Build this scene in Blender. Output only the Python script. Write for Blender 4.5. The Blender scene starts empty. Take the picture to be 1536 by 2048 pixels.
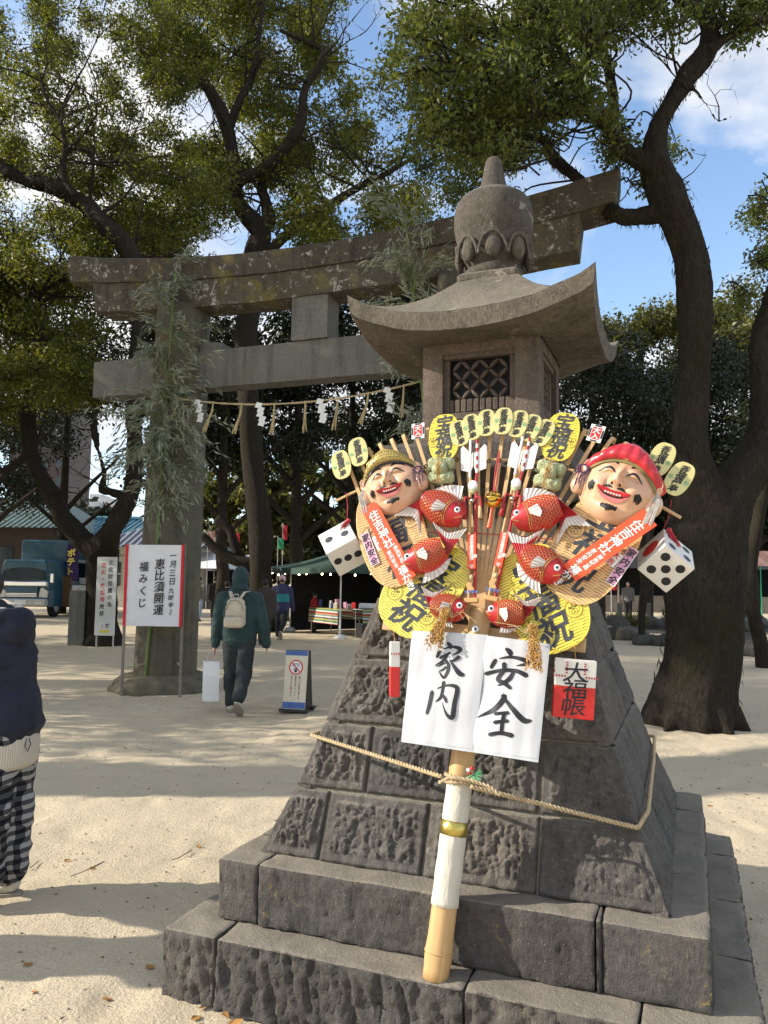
import bpy, math, random
import numpy as np
from mathutils import Matrix, Vector
random.seed(7); RNG = np.random.default_rng(11)
SC = bpy.context.scene
COL = SC.collection
R = math.radians
# ------------------------------------------------------------------ camera
FPX, PITCH, ROLL, CAMH = 1542.8, R(5.038), R(0.638), 1.6      # focal length in px of a 1536x2048 frame
cam = bpy.data.cameras.new('camera'); camo = bpy.data.objects.new('camera', cam); COL.objects.link(camo)
cam.sensor_fit = 'AUTO'; cam.sensor_width = 36; cam.lens = FPX/2048*36; cam.clip_start = .05; cam.clip_end = 3000
_f = Vector((0, math.cos(PITCH), math.sin(PITCH))); _u = Vector((0, -math.sin(PITCH), math.cos(PITCH))); _r = Vector((1, 0, 0))
_c, _s = math.cos(ROLL), math.sin(ROLL)
_r2 = _r*_c + _u*_s; _u2 = -_r*_s + _u*_c
camo.matrix_world = Matrix(((_r2.x, _u2.x, -_f.x, 0), (_r2.y, _u2.y, -_f.y, 0), (_r2.z, _u2.z, -_f.z, CAMH), (0, 0, 0, 1)))
SC.camera = camo
# ------------------------------------------------------------------ sky, sun, exposure
SUN_EL, SUN_AZ = R(27), R(-92)          # azimuth measured from +Y towards +X: the sun stands to the left
world = bpy.data.worlds.new('World'); SC.world = world; world.use_nodes = True
nt = world.node_tree; nt.nodes.clear()
wo = nt.nodes.new('ShaderNodeOutputWorld'); bg = nt.nodes.new('ShaderNodeBackground'); sky = nt.nodes.new('ShaderNodeTexSky')
sky.sky_type = 'NISHITA'; sky.sun_disc = False; sky.sun_elevation = SUN_EL; sky.sun_rotation = SUN_AZ
sky.air_density = 1.0; sky.dust_density = 0.6; sky.ozone_density = 1.6
bg.inputs['Strength'].default_value = 0.15
tc = nt.nodes.new('ShaderNodeTexCoord'); mp = nt.nodes.new('ShaderNodeMapping'); mp.inputs['Scale'].default_value = (1, 1, 2.2)
mp.inputs['Location'].default_value = (5.45, 2.2, .3)
n1 = nt.nodes.new('ShaderNodeTexNoise'); n1.inputs['Scale'].default_value = 2.1; n1.inputs['Detail'].default_value = 8; n1.inputs['Roughness'].default_value = .55
n1.inputs['Distortion'].default_value = .25
cr = nt.nodes.new('ShaderNodeValToRGB'); cr.color_ramp.elements[0].position = .44; cr.color_ramp.elements[1].position = .58
n2 = nt.nodes.new('ShaderNodeTexNoise'); n2.inputs['Scale'].default_value = 5; n2.inputs['Detail'].default_value = 6
cr2 = nt.nodes.new('ShaderNodeValToRGB'); cr2.color_ramp.elements[0].color = (2.7, 2.77, 2.95, 1); cr2.color_ramp.elements[1].color = (4.6, 4.55, 4.4, 1)
cr2.color_ramp.elements[0].position = .3; cr2.color_ramp.elements[1].position = .7
mx = nt.nodes.new('ShaderNodeMixRGB')
L = nt.links.new
L(tc.outputs['Generated'], mp.inputs['Vector']); L(mp.outputs['Vector'], n1.inputs['Vector']); L(mp.outputs['Vector'], n2.inputs['Vector'])
L(n1.outputs['Fac'], cr.inputs['Fac']); L(n2.outputs['Fac'], cr2.inputs['Fac'])
L(cr.outputs['Color'], mx.inputs['Fac']); L(sky.outputs['Color'], mx.inputs[1]); L(cr2.outputs['Color'], mx.inputs[2])
L(mx.outputs['Color'], bg.inputs['Color']); L(bg.outputs['Background'], wo.inputs['Surface'])
sun = bpy.data.lights.new('sun', 'SUN'); sun.energy = 3.7; sun.angle = R(.6); sun.color = (1, .93, .82)
suno = bpy.data.objects.new('sun', sun); COL.objects.link(suno)
_sd = Vector((math.sin(SUN_AZ)*math.cos(SUN_EL), math.cos(SUN_AZ)*math.cos(SUN_EL), math.sin(SUN_EL)))
suno.rotation_euler = _sd.to_track_quat('Z', 'Y').to_euler(); suno.location = _sd*60
vs = SC.view_settings; vs.view_transform = 'Standard'; vs.look = 'None'; vs.gamma = 1; vs.exposure = 1.0; vs.use_curve_mapping = False
SC.cycles.max_bounces = 6; SC.cycles.transparent_max_bounces = 8; SC.cycles.use_denoising = True
# ------------------------------------------------------------------ measuring helpers (photo pixel -> place)
def ray(px, py):
    X, Y = px-768, py-1024
    x = _c*X + _s*Y; y = -_s*X + _c*Y
    x /= FPX; u = -y/FPX
    return Vector((x, math.cos(PITCH)-u*math.sin(PITCH), math.sin(PITCH)+u*math.cos(PITCH)))
def at(px, py, Y):
    r = ray(px, py); return Vector((0, 0, CAMH)) + r*(Y/r.y)
def gnd(px, py, z=0.):
    r = ray(px, py); return Vector((0, 0, CAMH)) + r*((z-CAMH)/r.z)
# ------------------------------------------------------------------ noise
def _hash(ix, iy, iz, seed):
    h = (ix*374761393 + iy*668265263 + iz*2147483647 + seed*1274126177) & 0xffffffff
    h = ((h ^ (h >> 13))*1274126177) & 0xffffffff
    return ((h ^ (h >> 16)) & 0xffff)/65535.0
def vnoise(x, y, z=0., seed=0):
    x = np.asarray(x, float); y = np.asarray(y, float); z = np.asarray(z, float) + 0*x
    ix, iy, iz = np.floor(x).astype(np.int64), np.floor(y).astype(np.int64), np.floor(z).astype(np.int64)
    fx, fy, fz = x-ix, y-iy, z-iz
    fx, fy, fz = fx*fx*(3-2*fx), fy*fy*(3-2*fy), fz*fz*(3-2*fz)
    o = 0
    for dx in (0, 1):
        for dy in (0, 1):
            for dz in (0, 1):
                w = (fx if dx else 1-fx)*(fy if dy else 1-fy)*(fz if dz else 1-fz)
                o = o + w*_hash(ix+dx, iy+dy, iz+dz, seed)
    return o*2-1
def fbm(x, y, z=0., seed=0, oct=4, gain=.5):
    a, s, o = 1, 1, 0
    for k in range(oct):
        o = o + a*vnoise(np.asarray(x)*s, np.asarray(y)*s, np.asarray(z)*s, seed+k*17); a *= gain; s *= 2.03
    return o
# ------------------------------------------------------------------ meshes
class MB:
    def __init__(s): s.v = []; s.f = []
    def add(s, vs, fs, M=None):
        b = len(s.v)
        if M is not None: vs = [M @ Vector(p) for p in vs]
        s.v += [tuple(p) for p in vs]; s.f += [tuple(b+i for i in f) for f in fs]; return s
    def box(s, c, d, M=None, bev=0.):
        x, y, z = d[0]/2, d[1]/2, d[2]/2
        if bev <= 0:
            vs = [(c[0]+a*x, c[1]+b*y, c[2]+e*z) for a in (-1, 1) for b in (-1, 1) for e in (-1, 1)]
            return s.add(vs, [(0, 1, 3, 2), (4, 6, 7, 5), (0, 4, 5, 1), (2, 3, 7, 6), (0, 2, 6, 4), (1, 5, 7, 3)], M)
        o = [(-x+bev, -y), (x-bev, -y), (x, -y+bev), (x, y-bev), (x-bev, y), (-x+bev, y), (-x, y-bev), (-x, -y+bev)]
        k = [((x-bev)/x), ((y-bev)/y)]
        rings = [(-z, k), (-z+bev, (1, 1)), (z-bev, (1, 1)), (z, k)]
        vs = [(c[0]+p[0]*kk[0], c[1]+p[1]*kk[1], c[2]+zz) for zz, kk in rings for p in o]
        fs = [tuple(range(7, -1, -1)), tuple(range(24, 32))]
        for r in range(3):
            for i in range(8): j = (i+1) % 8; fs.append((r*8+i, r*8+j, r*8+8+j, r*8+8+i))
        return s.add(vs, fs, M)
    def prism(s, o, z0, z1, M=None, bev=0.):
        n = len(o)
        if bev > 0:
            ins = inset(o, bev)
            vs = [(p[0], p[1], z0) for p in o] + [(p[0], p[1], z1-bev) for p in o] + [(p[0], p[1], z1) for p in ins]; m = 3
        else:
            vs = [(p[0], p[1], z0) for p in o] + [(p[0], p[1], z1) for p in o]; m = 2
        fs = [tuple(range(n-1, -1, -1)), tuple(range((m-1)*n, m*n))]
        for r in range(m-1):
            for i in range(n): j = (i+1) % n; fs.append((r*n+i, r*n+j, r*n+n+j, r*n+n+i))
        return s.add(vs, fs, M)
    def tube(s, pts, rad, n=8, cap=True, flat=1., M=None, jit=0., seed=0):
        pts = [Vector(p) for p in pts]; k = len(pts)
        if not hasattr(rad, '__len__'): rad = [rad]*k
        vs, fs = [], []; up = None
        for i, p in enumerate(pts):
            t = (pts[min(i+1, k-1)] - pts[max(i-1, 0)]);
            if t.length < 1e-9: t = Vector((0, 0, 1))
            t.normalize()
            if up is None:
                up = Vector((0, 0, 1)) if abs(t.z) < .9 else Vector((0, 1, 0))
            a = t.cross(up);
            if a.length < 1e-6: a = t.orthogonal()
            a.normalize(); up = a.cross(t)
            for j in range(n):
                th = 2*math.pi*j/n
                rr = rad[i]
                if jit: rr *= 1 + jit*float(vnoise(p.x*2.2+math.cos(th)*1.1+seed, p.y*2.2+math.sin(th)*1.1, p.z*1.1))
                vs.append(p + a*(math.cos(th)*rr) + up*(math.sin(th)*rr*flat))
        for i in range(k-1):
            for j in range(n): q = (j+1) % n; fs.append((i*n+j, i*n+q, (i+1)*n+q, (i+1)*n+j))
        if cap: fs.append(tuple(range(n-1, -1, -1))); fs.append(tuple(range((k-1)*n, k*n)))
        return s.add(vs, fs, M)
    def lathe(s, prof, n=24, c=(0, 0, 0), M=None, cap=True):
        vs = [(c[0]+r*math.cos(2*math.pi*j/n), c[1]+r*math.sin(2*math.pi*j/n), c[2]+z) for r, z in prof for j in range(n)]
        fs = [(i*n+j, i*n+(j+1) % n, (i+1)*n+(j+1) % n, (i+1)*n+j) for i in range(len(prof)-1) for j in range(n)]
        if cap: fs.append(tuple(range(n-1, -1, -1))); fs.append(tuple(range((len(prof)-1)*n, len(prof)*n)))
        return s.add(vs, fs, M)
    def ell(s, c, r, n=12, m=8, M=None):
        if not hasattr(r, '__len__'): r = (r, r, r)
        vs, fs = [], []
        for i in range(1, m):
            ph = math.pi*i/m
            for j in range(n):
                th = 2*math.pi*j/n; vs.append((c[0]+r[0]*math.sin(ph)*math.cos(th), c[1]+r[1]*math.sin(ph)*math.sin(th), c[2]+r[2]*math.cos(ph)))
        a = len(vs); vs += [(c[0], c[1], c[2]+r[2]), (c[0], c[1], c[2]-r[2])]
        for i in range(m-2):
            for j in range(n): q = (j+1) % n; fs.append((i*n+j, i*n+n+j, i*n+n+q, i*n+q))
        for j in range(n): q = (j+1) % n; fs.append((a, j, q)); fs.append((a+1, (m-2)*n+q, (m-2)*n+j))
        return s.add(vs, fs, M)
    def quad(s, a, b, c, d): return s.add([a, b, c, d], [(0, 1, 2, 3)])
    def grid(s, P):      # P[i][j] -> points
        P = np.asarray(P); a, b = P.shape[:2]
        return s.add(P.reshape(-1, 3).tolist(), [(i*b+j, i*b+j+1, (i+1)*b+j+1, (i+1)*b+j) for i in range(a-1) for j in range(b-1)])
    def build(s, name, mat, parent=None, smooth=False, M=None):
        me = bpy.data.meshes.new(name); me.from_pydata(s.v, [], s.f)
        if smooth: me.polygons.foreach_set('use_smooth', [True]*len(me.polygons))
        return link(name, me, mat, parent, M)
def inset(o, d):
    n = len(o); out = []
    ar = sum(o[i][0]*o[(i+1) % n][1]-o[(i+1) % n][0]*o[i][1] for i in range(n)); sg = 1 if ar > 0 else -1
    for i in range(n):
        a, b, c = o[i-1], o[i], o[(i+1) % n]
        e1 = Vector((b[0]-a[0], b[1]-a[1])).normalized(); e2 = Vector((c[0]-b[0], c[1]-b[1])).normalized()
        nn = Vector((-e1.y-e2.y, e1.x+e2.x))
        if nn.length < 1e-6: nn = Vector((-e1.y, e1.x))
        nn.normalize(); out.append((b[0]+nn.x*d*sg, b[1]+nn.y*d*sg))
    return out
def link(name, me, mat, parent=None, M=None):
    if mat is not None: me.materials.append(MAT[mat] if isinstance(mat, str) else mat)
    o = bpy.data.objects.new(name, me); COL.objects.link(o)
    if parent is not None: o.parent = parent
    if M is not None: o.matrix_local = M
    return o
def np_mesh(name, V, Fq, mat, parent=None, smooth=False):
    """V (n,3), Fq (m,k) arrays -> object"""
    me = bpy.data.meshes.new(name); k = Fq.shape[1]
    me.vertices.add(len(V)); me.vertices.foreach_set('co', np.ascontiguousarray(V, np.float32).ravel())
    me.loops.add(Fq.size); me.loops.foreach_set('vertex_index', np.ascontiguousarray(Fq, np.int32).ravel())
    me.polygons.add(len(Fq)); me.polygons.foreach_set('loop_start', np.arange(0, Fq.size, k, dtype=np.int32))
    me.update(calc_edges=True)
    if smooth: me.polygons.foreach_set('use_smooth', np.ones(len(Fq), bool))
    return link(name, me, mat, parent)
def tag(o, label, cat=None, group=None, kind=None):
    if label: o['label'] = label
    if cat: o['category'] = cat
    if group: o['group'] = group
    if kind: o['kind'] = kind
    return o
def thing(name, label, cat, loc=(0, 0, 0), rz=0., group=None, M=None):
    o = bpy.data.objects.new(name, None); COL.objects.link(o); o.empty_display_size = .1
    if M is not None: o.matrix_world = M
    else: o.location = loc; o.rotation_euler = (0, 0, rz)
    return tag(o, label, cat, group)
def copy_tree(o, parent=None):
    c = o.copy(); COL.objects.link(c); c.parent = parent
    for ch in o.children: copy_tree(ch, c)
    return c
def remesh(mb, vox, smooth_it=2, disp=None):
    """closed shapes of one MB fused into one continuous surface"""
    me = bpy.data.meshes.new('tmp'); me.from_pydata(mb.v, [], mb.f)
    o = bpy.data.objects.new('tmp', me); COL.objects.link(o)
    m = o.modifiers.new('r', 'REMESH'); m.mode = 'VOXEL'; m.voxel_size = vox; m.use_smooth_shade = True
    if smooth_it: q = o.modifiers.new('s', 'SMOOTH'); q.factor = .5; q.iterations = smooth_it
    dg = bpy.context.evaluated_depsgraph_get(); out = bpy.data.meshes.new_from_object(o.evaluated_get(dg))
    bpy.data.objects.remove(o); bpy.data.meshes.remove(me)
    if disp is not None:
        n = len(out.vertices); co = np.empty(n*3, np.float32); out.vertices.foreach_get('co', co); co = co.reshape(-1, 3)
        no = np.empty(n*3, np.float32); out.vertices.foreach_get('normal', no); no = no.reshape(-1, 3)
        co = co + no*disp(co)[:, None]; out.vertices.foreach_set('co', co.astype(np.float32).ravel())
    out.polygons.foreach_set('use_smooth', [True]*len(out.polygons))
    return out
_glyph = {}
def glyph(ch, off=.012):
    k = (ch, off)
    if k not in _glyph:
        c = bpy.data.curves.new('t', 'FONT'); c.body = ch; c.size = 1; c.offset = off; c.resolution_u = 2
        o = bpy.data.objects.new('t', c); COL.objects.link(o)
        dg = bpy.context.evaluated_depsgraph_get(); m = bpy.data.meshes.new_from_object(o.evaluated_get(dg))
        v = [tuple(p.co) for p in m.vertices]; f = [tuple(p.vertices) for p in m.polygons]
        if v:
            x0, x1 = min(p[0] for p in v), max(p[0] for p in v); y0, y1 = min(p[1] for p in v), max(p[1] for p in v)
            v = [(p[0]-(x0+x1)/2, p[1]-(y0+y1)/2) for p in v]
        _glyph[k] = (v, f); bpy.data.objects.remove(o); bpy.data.meshes.remove(m); bpy.data.curves.remove(c)
    return _glyph[k]
def text_v(mb, s, x, y, size, step=None, z=0., off=.03, sx=1., shear=0., M=None):
    """characters written downwards, first one centred on (x, y)"""
    step = step or size*1.06
    for i, ch in enumerate(s):
        if ch == ' ': continue
        v, f = glyph(ch, off)
        rot = ch in '〜ー'
        vs = [((x + (q[0]*sx + q[1]*shear)*size), (y - i*step + (q[1] + q[0]*.05)*size), z) if not rot else (x - q[1]*size, y - i*step + q[0]*size, z) for q in v]
        mb.add(vs, f, M)
    return mb
def spline(pts, n=8):
    P = [np.array(p, float) for p in pts]
    if len(P) == 2: return [P[0]+(P[1]-P[0])*t for t in np.linspace(0, 1, n)]
    out = []
    Q = [2*P[0]-P[1]] + P + [2*P[-1]-P[-2]]
    for i in range(1, len(Q)-2):
        a, b, c, d = Q[i-1:i+3]
        for t in np.linspace(0, 1, n, endpoint=False):
            out.append(.5*((2*b)+(-a+c)*t+(2*a-5*b+4*c-d)*t*t+(-a+3*b-3*c+d)*t**3))
    out.append(P[-1]); return out
def brush(mb, pts, z=0., zf=None, n=8, ends=True):
    """a brush stroke: pts = (x, y, width); a flat ribbon with rounded ends, laid on z or draped on zf(x, y)"""
    S = spline(pts, n); k = len(S); vs = []; fs = []
    for i, p in enumerate(S):
        t = S[min(i+1, k-1)][:2]-S[max(i-1, 0)][:2]; t = t/(np.linalg.norm(t)+1e-9); nn = np.array([-t[1], t[0]]); w = max(p[2], 1e-5)/2
        if ends and (i == 0 or i == k-1): w *= .55
        for sgn in (-1, 0, 1):
            q = p[:2] + nn*w*sgn
            if ends and sgn == 0 and i in (0, k-1): q = q + t*w*(.7 if i else -.7)
            vs.append((q[0], q[1], (zf(q[0], q[1]) if zf else 0) + z))
    for i in range(k-1):
        a = i*3; fs += [(a, a+3, a+4, a+1), (a+1, a+4, a+5, a+2)]
    return mb.add(vs, fs)
def disc(mb, x, y, r, z, n=20, rin=0., ry=None):
    ry = ry or r
    o = [(x+r*math.cos(2*math.pi*i/n), y+ry*math.sin(2*math.pi*i/n), z) for i in range(n)]
    if rin <= 0: return mb.add(o, [tuple(range(n))])
    q = [(x+rin*math.cos(2*math.pi*i/n), y+rin*ry/r*math.sin(2*math.pi*i/n), z) for i in range(n)]
    return mb.add(o+q, [(i, (i+1) % n, n+(i+1) % n, n+i) for i in range(n)])
# ------------------------------------------------------------------ materials (all procedural)
MAT = {}
class NT:
    def __init__(s, name):
        s.m = bpy.data.materials.new(name); s.m.use_nodes = True; s.t = s.m.node_tree; s.b = s.t.nodes['Principled BSDF']; MAT[name] = s.m
        s.tc = s.t.nodes.new('ShaderNodeTexCoord'); s.coord = s.tc.outputs['Object']
    def n(s, t, **k):
        q = s.t.nodes.new('ShaderNode'+t)
        for a, v in k.items(): setattr(q, a, v)
        return q
    def l(s, a, b): s.t.links.new(a, b)
    def noise(s, scale, detail=5, rough=.55, vec=None, dist=0., stretch=None):
        q = s.n('TexNoise'); q.inputs['Scale'].default_value = scale; q.inputs['Detail'].default_value = detail
        q.inputs['Roughness'].default_value = rough; q.inputs['Distortion'].default_value = dist
        v = vec or s.coord
        if stretch:
            mp_ = s.n('Mapping'); mp_.inputs['Scale'].default_value = stretch; s.l(v, mp_.inputs['Vector']); v = mp_.outputs['Vector']
        s.l(v, q.inputs['Vector']); return q.outputs['Fac']
    def voro(s, scale, feature='F1', vec=None, rnd=1.):
        q = s.n('TexVoronoi', feature=feature); q.inputs['Scale'].default_value = scale; q.inputs['Randomness'].default_value = rnd
        s.l(vec or s.coord, q.inputs['Vector']); return q
    def ramp(s, fac, stops):
        q = s.n('ValToRGB'); e = q.color_ramp.elements
        while len(e) < len(stops): e.new(.5)
        for i, (p, c) in enumerate(stops):
            e[i].position = p; e[i].color = (c if hasattr(c, '__len__') else (c, c, c)) + ((1,) if not hasattr(c, '__len__') or len(c) == 3 else ())
        s.l(fac, q.inputs['Fac']); return q.outputs['Color']
    def mix(s, fac, a, b, mode='MIX'):
        q = s.n('MixRGB', blend_type=mode)
        for i, v in ((0, fac), (1, a), (2, b)):
            if isinstance(v, (int, float)): q.inputs[i].default_value = v
            elif isinstance(v, tuple): q.inputs[i].default_value = v + (1,)
            else: s.l(v, q.inputs[i])
        return q.outputs['Color']
    def math(s, op, a, b=0.):
        q = s.n('Math', operation=op)
        for i, v in ((0, a), (1, b)):
            if isinstance(v, (int, float)): q.inputs[i].default_value = v
            else: s.l(v, q.inputs[i])
        return q.outputs[0]
    def col(s, v):
        if isinstance(v, tuple): s.b.inputs['Base Color'].default_value = v + (1,)
        else: s.l(v, s.b.inputs['Base Color'])
    def bump(s, h, strength=.5, dist=.01):
        q = s.n('Bump'); q.inputs['Strength'].default_value = strength; q.inputs['Distance'].default_value = dist
        s.l(h, q.inputs['Height']); s.l(q.outputs['Normal'], s.b.inputs['Normal'])
    def set(s, rough=.6, metal=0., spec=.5, coat=0., sheen=0., trans=0.):
        for k, v in (('Roughness', rough), ('Metallic', metal), ('Specular IOR Level', spec), ('Coat Weight', coat), ('Sheen Weight', sheen), ('Transmission Weight', trans)):
            s.b.inputs[k].default_value = v
        return s
def plain(name, c, rough=.6, var=.12, scale=14, bump=.15, metal=0., spec=.4, coat=0., dist=.004, sheen=0., stretch=None):
    """one paint or cloth with slight unevenness, wear and relief"""
    t = NT(name); t.set(rough, metal, spec, coat, sheen)
    f = t.noise(scale, 6, stretch=stretch); k = tuple(x*(1-var*1.6) for x in c); h = tuple(min(1, x*(1+var)) for x in c)
    t.col(t.ramp(f, [(.3, k), (.7, h)]))
    if bump: t.bump(t.noise(scale*4, 4, stretch=stretch), bump, dist)
    t.l(t.ramp(t.noise(scale*.7), [(.2, rough*.85), (.8, min(1, rough*1.15))]), t.b.inputs['Roughness'])
    return t
# sand
t = NT('sand'); t.set(.95, spec=.15)
big = t.noise(.35, 6); mid = t.noise(3.0, 6); fine = t.noise(70, 4, .7); grit = t.voro(160)
c1 = t.ramp(big, [(.3, (.495, .41, .28)), (.7, (.615, .515, .36))])
c2 = t.mix(.35, c1, t.ramp(mid, [(.3, (.46, .385, .275)), (.7, (.655, .55, .39))]))
c3 = t.mix(.5, c2, t.ramp(fine, [(.25, (.42, .35, .25)), (.6, (.635, .53, .375)), (.8, (.72, .635, .48))]))
dk = t.ramp(t.noise(26, 3, .6), [(.69, 0.), (.74, 1.)])
c3 = t.mix(t.math('MULTIPLY', dk, .35), c3, (.2, .165, .12))
t.col(c3)
sc = t.noise(16, 6, .65, stretch=(1, 1.5, 1), dist=.4)
t.bump(t.math('ADD', t.math('MULTIPLY', fine, .75), t.math('ADD', t.math('MULTIPLY', sc, .9), t.math('MULTIPLY', mid, .7))), .7, .022)
# dark andesite of the lantern
def stone(name, lo, hi, spot, spotamt, bumpd=.006, moss=None, speck=.3, brown=(.16, .12, .09), dust_light=0.):
    t = NT(name); t.set(.9, spec=.2)
    a = t.noise(3.2, 7, .6); b = t.noise(38, 5, .7); c = t.ramp(a, [(.25, lo), (.75, hi)])
    c = t.mix(.55, c, t.ramp(b, [(.25, tuple(x*.55 for x in lo)), (.55, hi), (.8, tuple(min(1, x*1.35) for x in hi))]))
    c = t.mix(t.math('MULTIPLY', t.ramp(t.noise(1.4, 4), [(.5, 0.), (.7, 1.)]), .45), c, brown)
    oi = t.n('ObjectInfo'); tone = t.ramp(oi.outputs['Random'], [(0., (.74, .74, .76)), (.5, (1., .98, .96)), (1., (1.22, 1.17, 1.1))]); c = t.mix(1., c, tone, 'MULTIPLY')
    stk = t.ramp(t.noise(7, 5, .6, stretch=(1, 1, .10), dist=.3), [(.50, 0.), (.68, 1.)]); c = t.mix(t.math('MULTIPLY', stk, .42), c, tuple(x*.45 for x in lo))
    sp = t.voro(110); rnd = t.n('SeparateColor'); t.l(sp.outputs['Color'], rnd.inputs['Color'])
    sm = t.math('MULTIPLY', t.math('LESS_THAN', sp.outputs['Distance'], .26), t.math('GREATER_THAN', rnd.outputs[0], 1-speck))
    c = t.mix(t.math('MULTIPLY', sm, .38), c, tuple(min(1, x*2.4) for x in hi))
    if spotamt:
        q = t.noise(5.5, 6, .65, dist=1.2); r_ = t.ramp(q, [(spotamt, 0.), (spotamt+.05, 1.)]); br = t.ramp(t.noise(30, 4), [(.42, 0.), (.55, 1.)])
        c = t.mix(t.math('MULTIPLY', r_, t.math('MULTIPLY', br, .8)), c, spot)
    if moss:
        q = t.noise(2.1, 6, .65, dist=.8); r_ = t.ramp(q, [(moss[1], 0.), (moss[1]+.12, 1.)]); c = t.mix(t.math('MULTIPLY', r_, .5), c, moss[0])
    if dust_light:      # dusty sand on upper faces, also painting in the light on their tops
        gn = t.n('NewGeometry'); sz_ = t.n('SeparateXYZ'); t.l(gn.outputs['Normal'], sz_.inputs[0]); dm = t.math('MULTIPLY', t.ramp(sz_.outputs[2], [(.55, 0.), (.9, 1.)]), t.ramp(t.noise(4.5, 6, .65), [(.25, dust_light*.45), (.7, dust_light)]))
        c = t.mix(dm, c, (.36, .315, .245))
    t.col(c)
    t.bump(t.math('ADD', t.math('MULTIPLY', t.noise(70, 6, .75, stretch=(1, 1, .45)), 1.2), t.math('MULTIPLY', t.noise(150, 3, .6), .5)), 1., bumpd*1.6)
    return t
stone('andesite', (.060, .056, .052), (.158, .148, .135), (.26, .23, .17), .66, .006, speck=.14, brown=(.12, .095, .078), dust_light=.5)
stone('andesite_step', (.055, .051, .048), (.148, .137, .124), (.30, .22, .085), .63, .006, speck=.1, brown=(.11, .082, .075), dust_light=.75)
stone('andesite_weathered', (.058, .051, .043), (.155, .138, .114), (.34, .31, .26), .62, .007, speck=.3, brown=(.13, .10, .072), dust_light=.55)
stone('firebox_stone', (.085, .068, .058), (.155, .127, .109), (.42, .38, .3), .72, .003, speck=.42)
stone('granite', (.085, .083, .077), (.17, .167, .155), (.4, .39, .35), .70, .003, speck=.45, brown=(.16, .145, .11))
stone('granite_mossy', (.034, .030, .024), (.105, .094, .075), (.46, .45, .42), .565, .005, moss=((.235, .19, .045), .53), speck=.3, brown=(.08, .062, .045))
stone('granite_pillar', (.060, .057, .044), (.130, .124, .096), (.3, .28, .2), .68, .004, moss=((.19, .16, .09), .50), speck=.4)
stone('mortar', (.26, .235, .18), (.40, .37, .29), (.2, .18, .1), .66, .006, speck=.1)
stone('rock', (.04, .038, .034), (.12, .115, .105), (.2, .22, .1), .62, .01, speck=.15)
# wood, bamboo, bark
def wood(name, lo, hi, axis=(1, 1, .06), sc=40, rough=.6, bump=.25):
    t = NT(name); t.set(rough, spec=.3); f = t.noise(sc, 5, .6, stretch=axis); g = t.noise(4, 4)
    t.col(t.mix(.35, t.ramp(f, [(.25, lo), (.75, hi)]), t.ramp(g, [(.3, lo), (.7, hi)]))); t.bump(f, bump, .003); return t
wood('bamboo', (.42, .25, .10), (.62, .41, .20), (1, .06, 1), 60, .42, .12)
wood('bamboo_slat', (.42, .26, .11), (.70, .48, .26), (1, 1, 1), 26, .5, .1)
wood('bamboo_green', (.10, .15, .045), (.2, .25, .075), (1, 1, .1), 20, .45, .1)
wood('stake_wood', (.15, .125, .10), (.30, .26, .215), (1, 1, .05), 60, .85, .3)
wood('block_wood', (.42, .24, .09), (.6, .37, .16), (.1, 1, 1), 40, .55, .15)
t = NT('bark'); t.set(.95, spec=.1)
rid = t.noise(34, 7, .7, stretch=(1, 1, .28), dist=.7); g = t.noise(2.0, 5); fi = t.noise(90, 4, .75)
c = t.mix(.55, t.ramp(rid, [(.36, (.010, .008, .006)), (.55, (.052, .042, .033)), (.75, (.125, .104, .084))]), t.ramp(fi, [(.35, (.022, .018, .014)), (.62, (.065, .054, .044)), (.75, (.24, .21, .17))]))
c = t.mix(t.math('MULTIPLY', t.ramp(t.noise(1.1, 4), [(.52, 0.), (.66, 1.)]), .5), c, (.035, .037, .013))
t.col(c); t.bump(t.math('ADD', t.math('MULTIPLY', rid, 1.4), t.math('MULTIPLY', fi, .35)), 1., .05)
t = NT('moss_fern'); t.set(.9, spec=.1); t.col(t.ramp(t.noise(6, 3), [(.3, (.012, .015, .005)), (.7, (.040, .042, .012))]))
# leaves: diffuse + translucent, colour differs leaf by leaf
def leafmat(name, cols, trans=.45, rough=.45, spec=.35):
    t = NT(name); t.set(rough, spec=spec); geo = t.n('NewGeometry')
    k = len(cols); c = t.ramp(geo.outputs['Random Per Island'], [(i/(k-1), q) for i, q in enumerate(cols)])
    c = t.mix(.35, c, t.ramp(t.noise(.7, 4), [(.35, cols[0]), (.65, cols[-1])]))
    t.col(c); tr = t.n('BsdfTranslucent'); mxs = t.n('MixShader'); mxs.inputs[0].default_value = trans
    hs = t.n('HueSaturation'); hs.inputs['Saturation'].default_value = 1.15; hs.inputs['Value'].default_value = 1.5; t.l(c, hs.inputs['Color']); t.l(hs.outputs['Color'], tr.inputs['Color'])
    out = t.t.nodes['Material Output']; t.l(t.b.outputs[0], mxs.inputs[1]); t.l(tr.outputs[0], mxs.inputs[2]); t.l(mxs.outputs[0], out.inputs['Surface'])
    return t
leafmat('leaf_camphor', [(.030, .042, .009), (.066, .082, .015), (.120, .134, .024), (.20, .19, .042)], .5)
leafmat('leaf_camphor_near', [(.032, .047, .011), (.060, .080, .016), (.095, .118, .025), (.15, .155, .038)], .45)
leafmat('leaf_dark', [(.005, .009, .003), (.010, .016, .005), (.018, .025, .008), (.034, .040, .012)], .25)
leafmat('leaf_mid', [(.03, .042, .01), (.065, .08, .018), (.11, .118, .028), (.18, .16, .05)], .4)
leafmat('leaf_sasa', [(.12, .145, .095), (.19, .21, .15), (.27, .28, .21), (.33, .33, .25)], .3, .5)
leafmat('grass_dry', [(.05, .06, .02), (.10, .11, .03), (.2, .17, .07)], .3)
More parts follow.
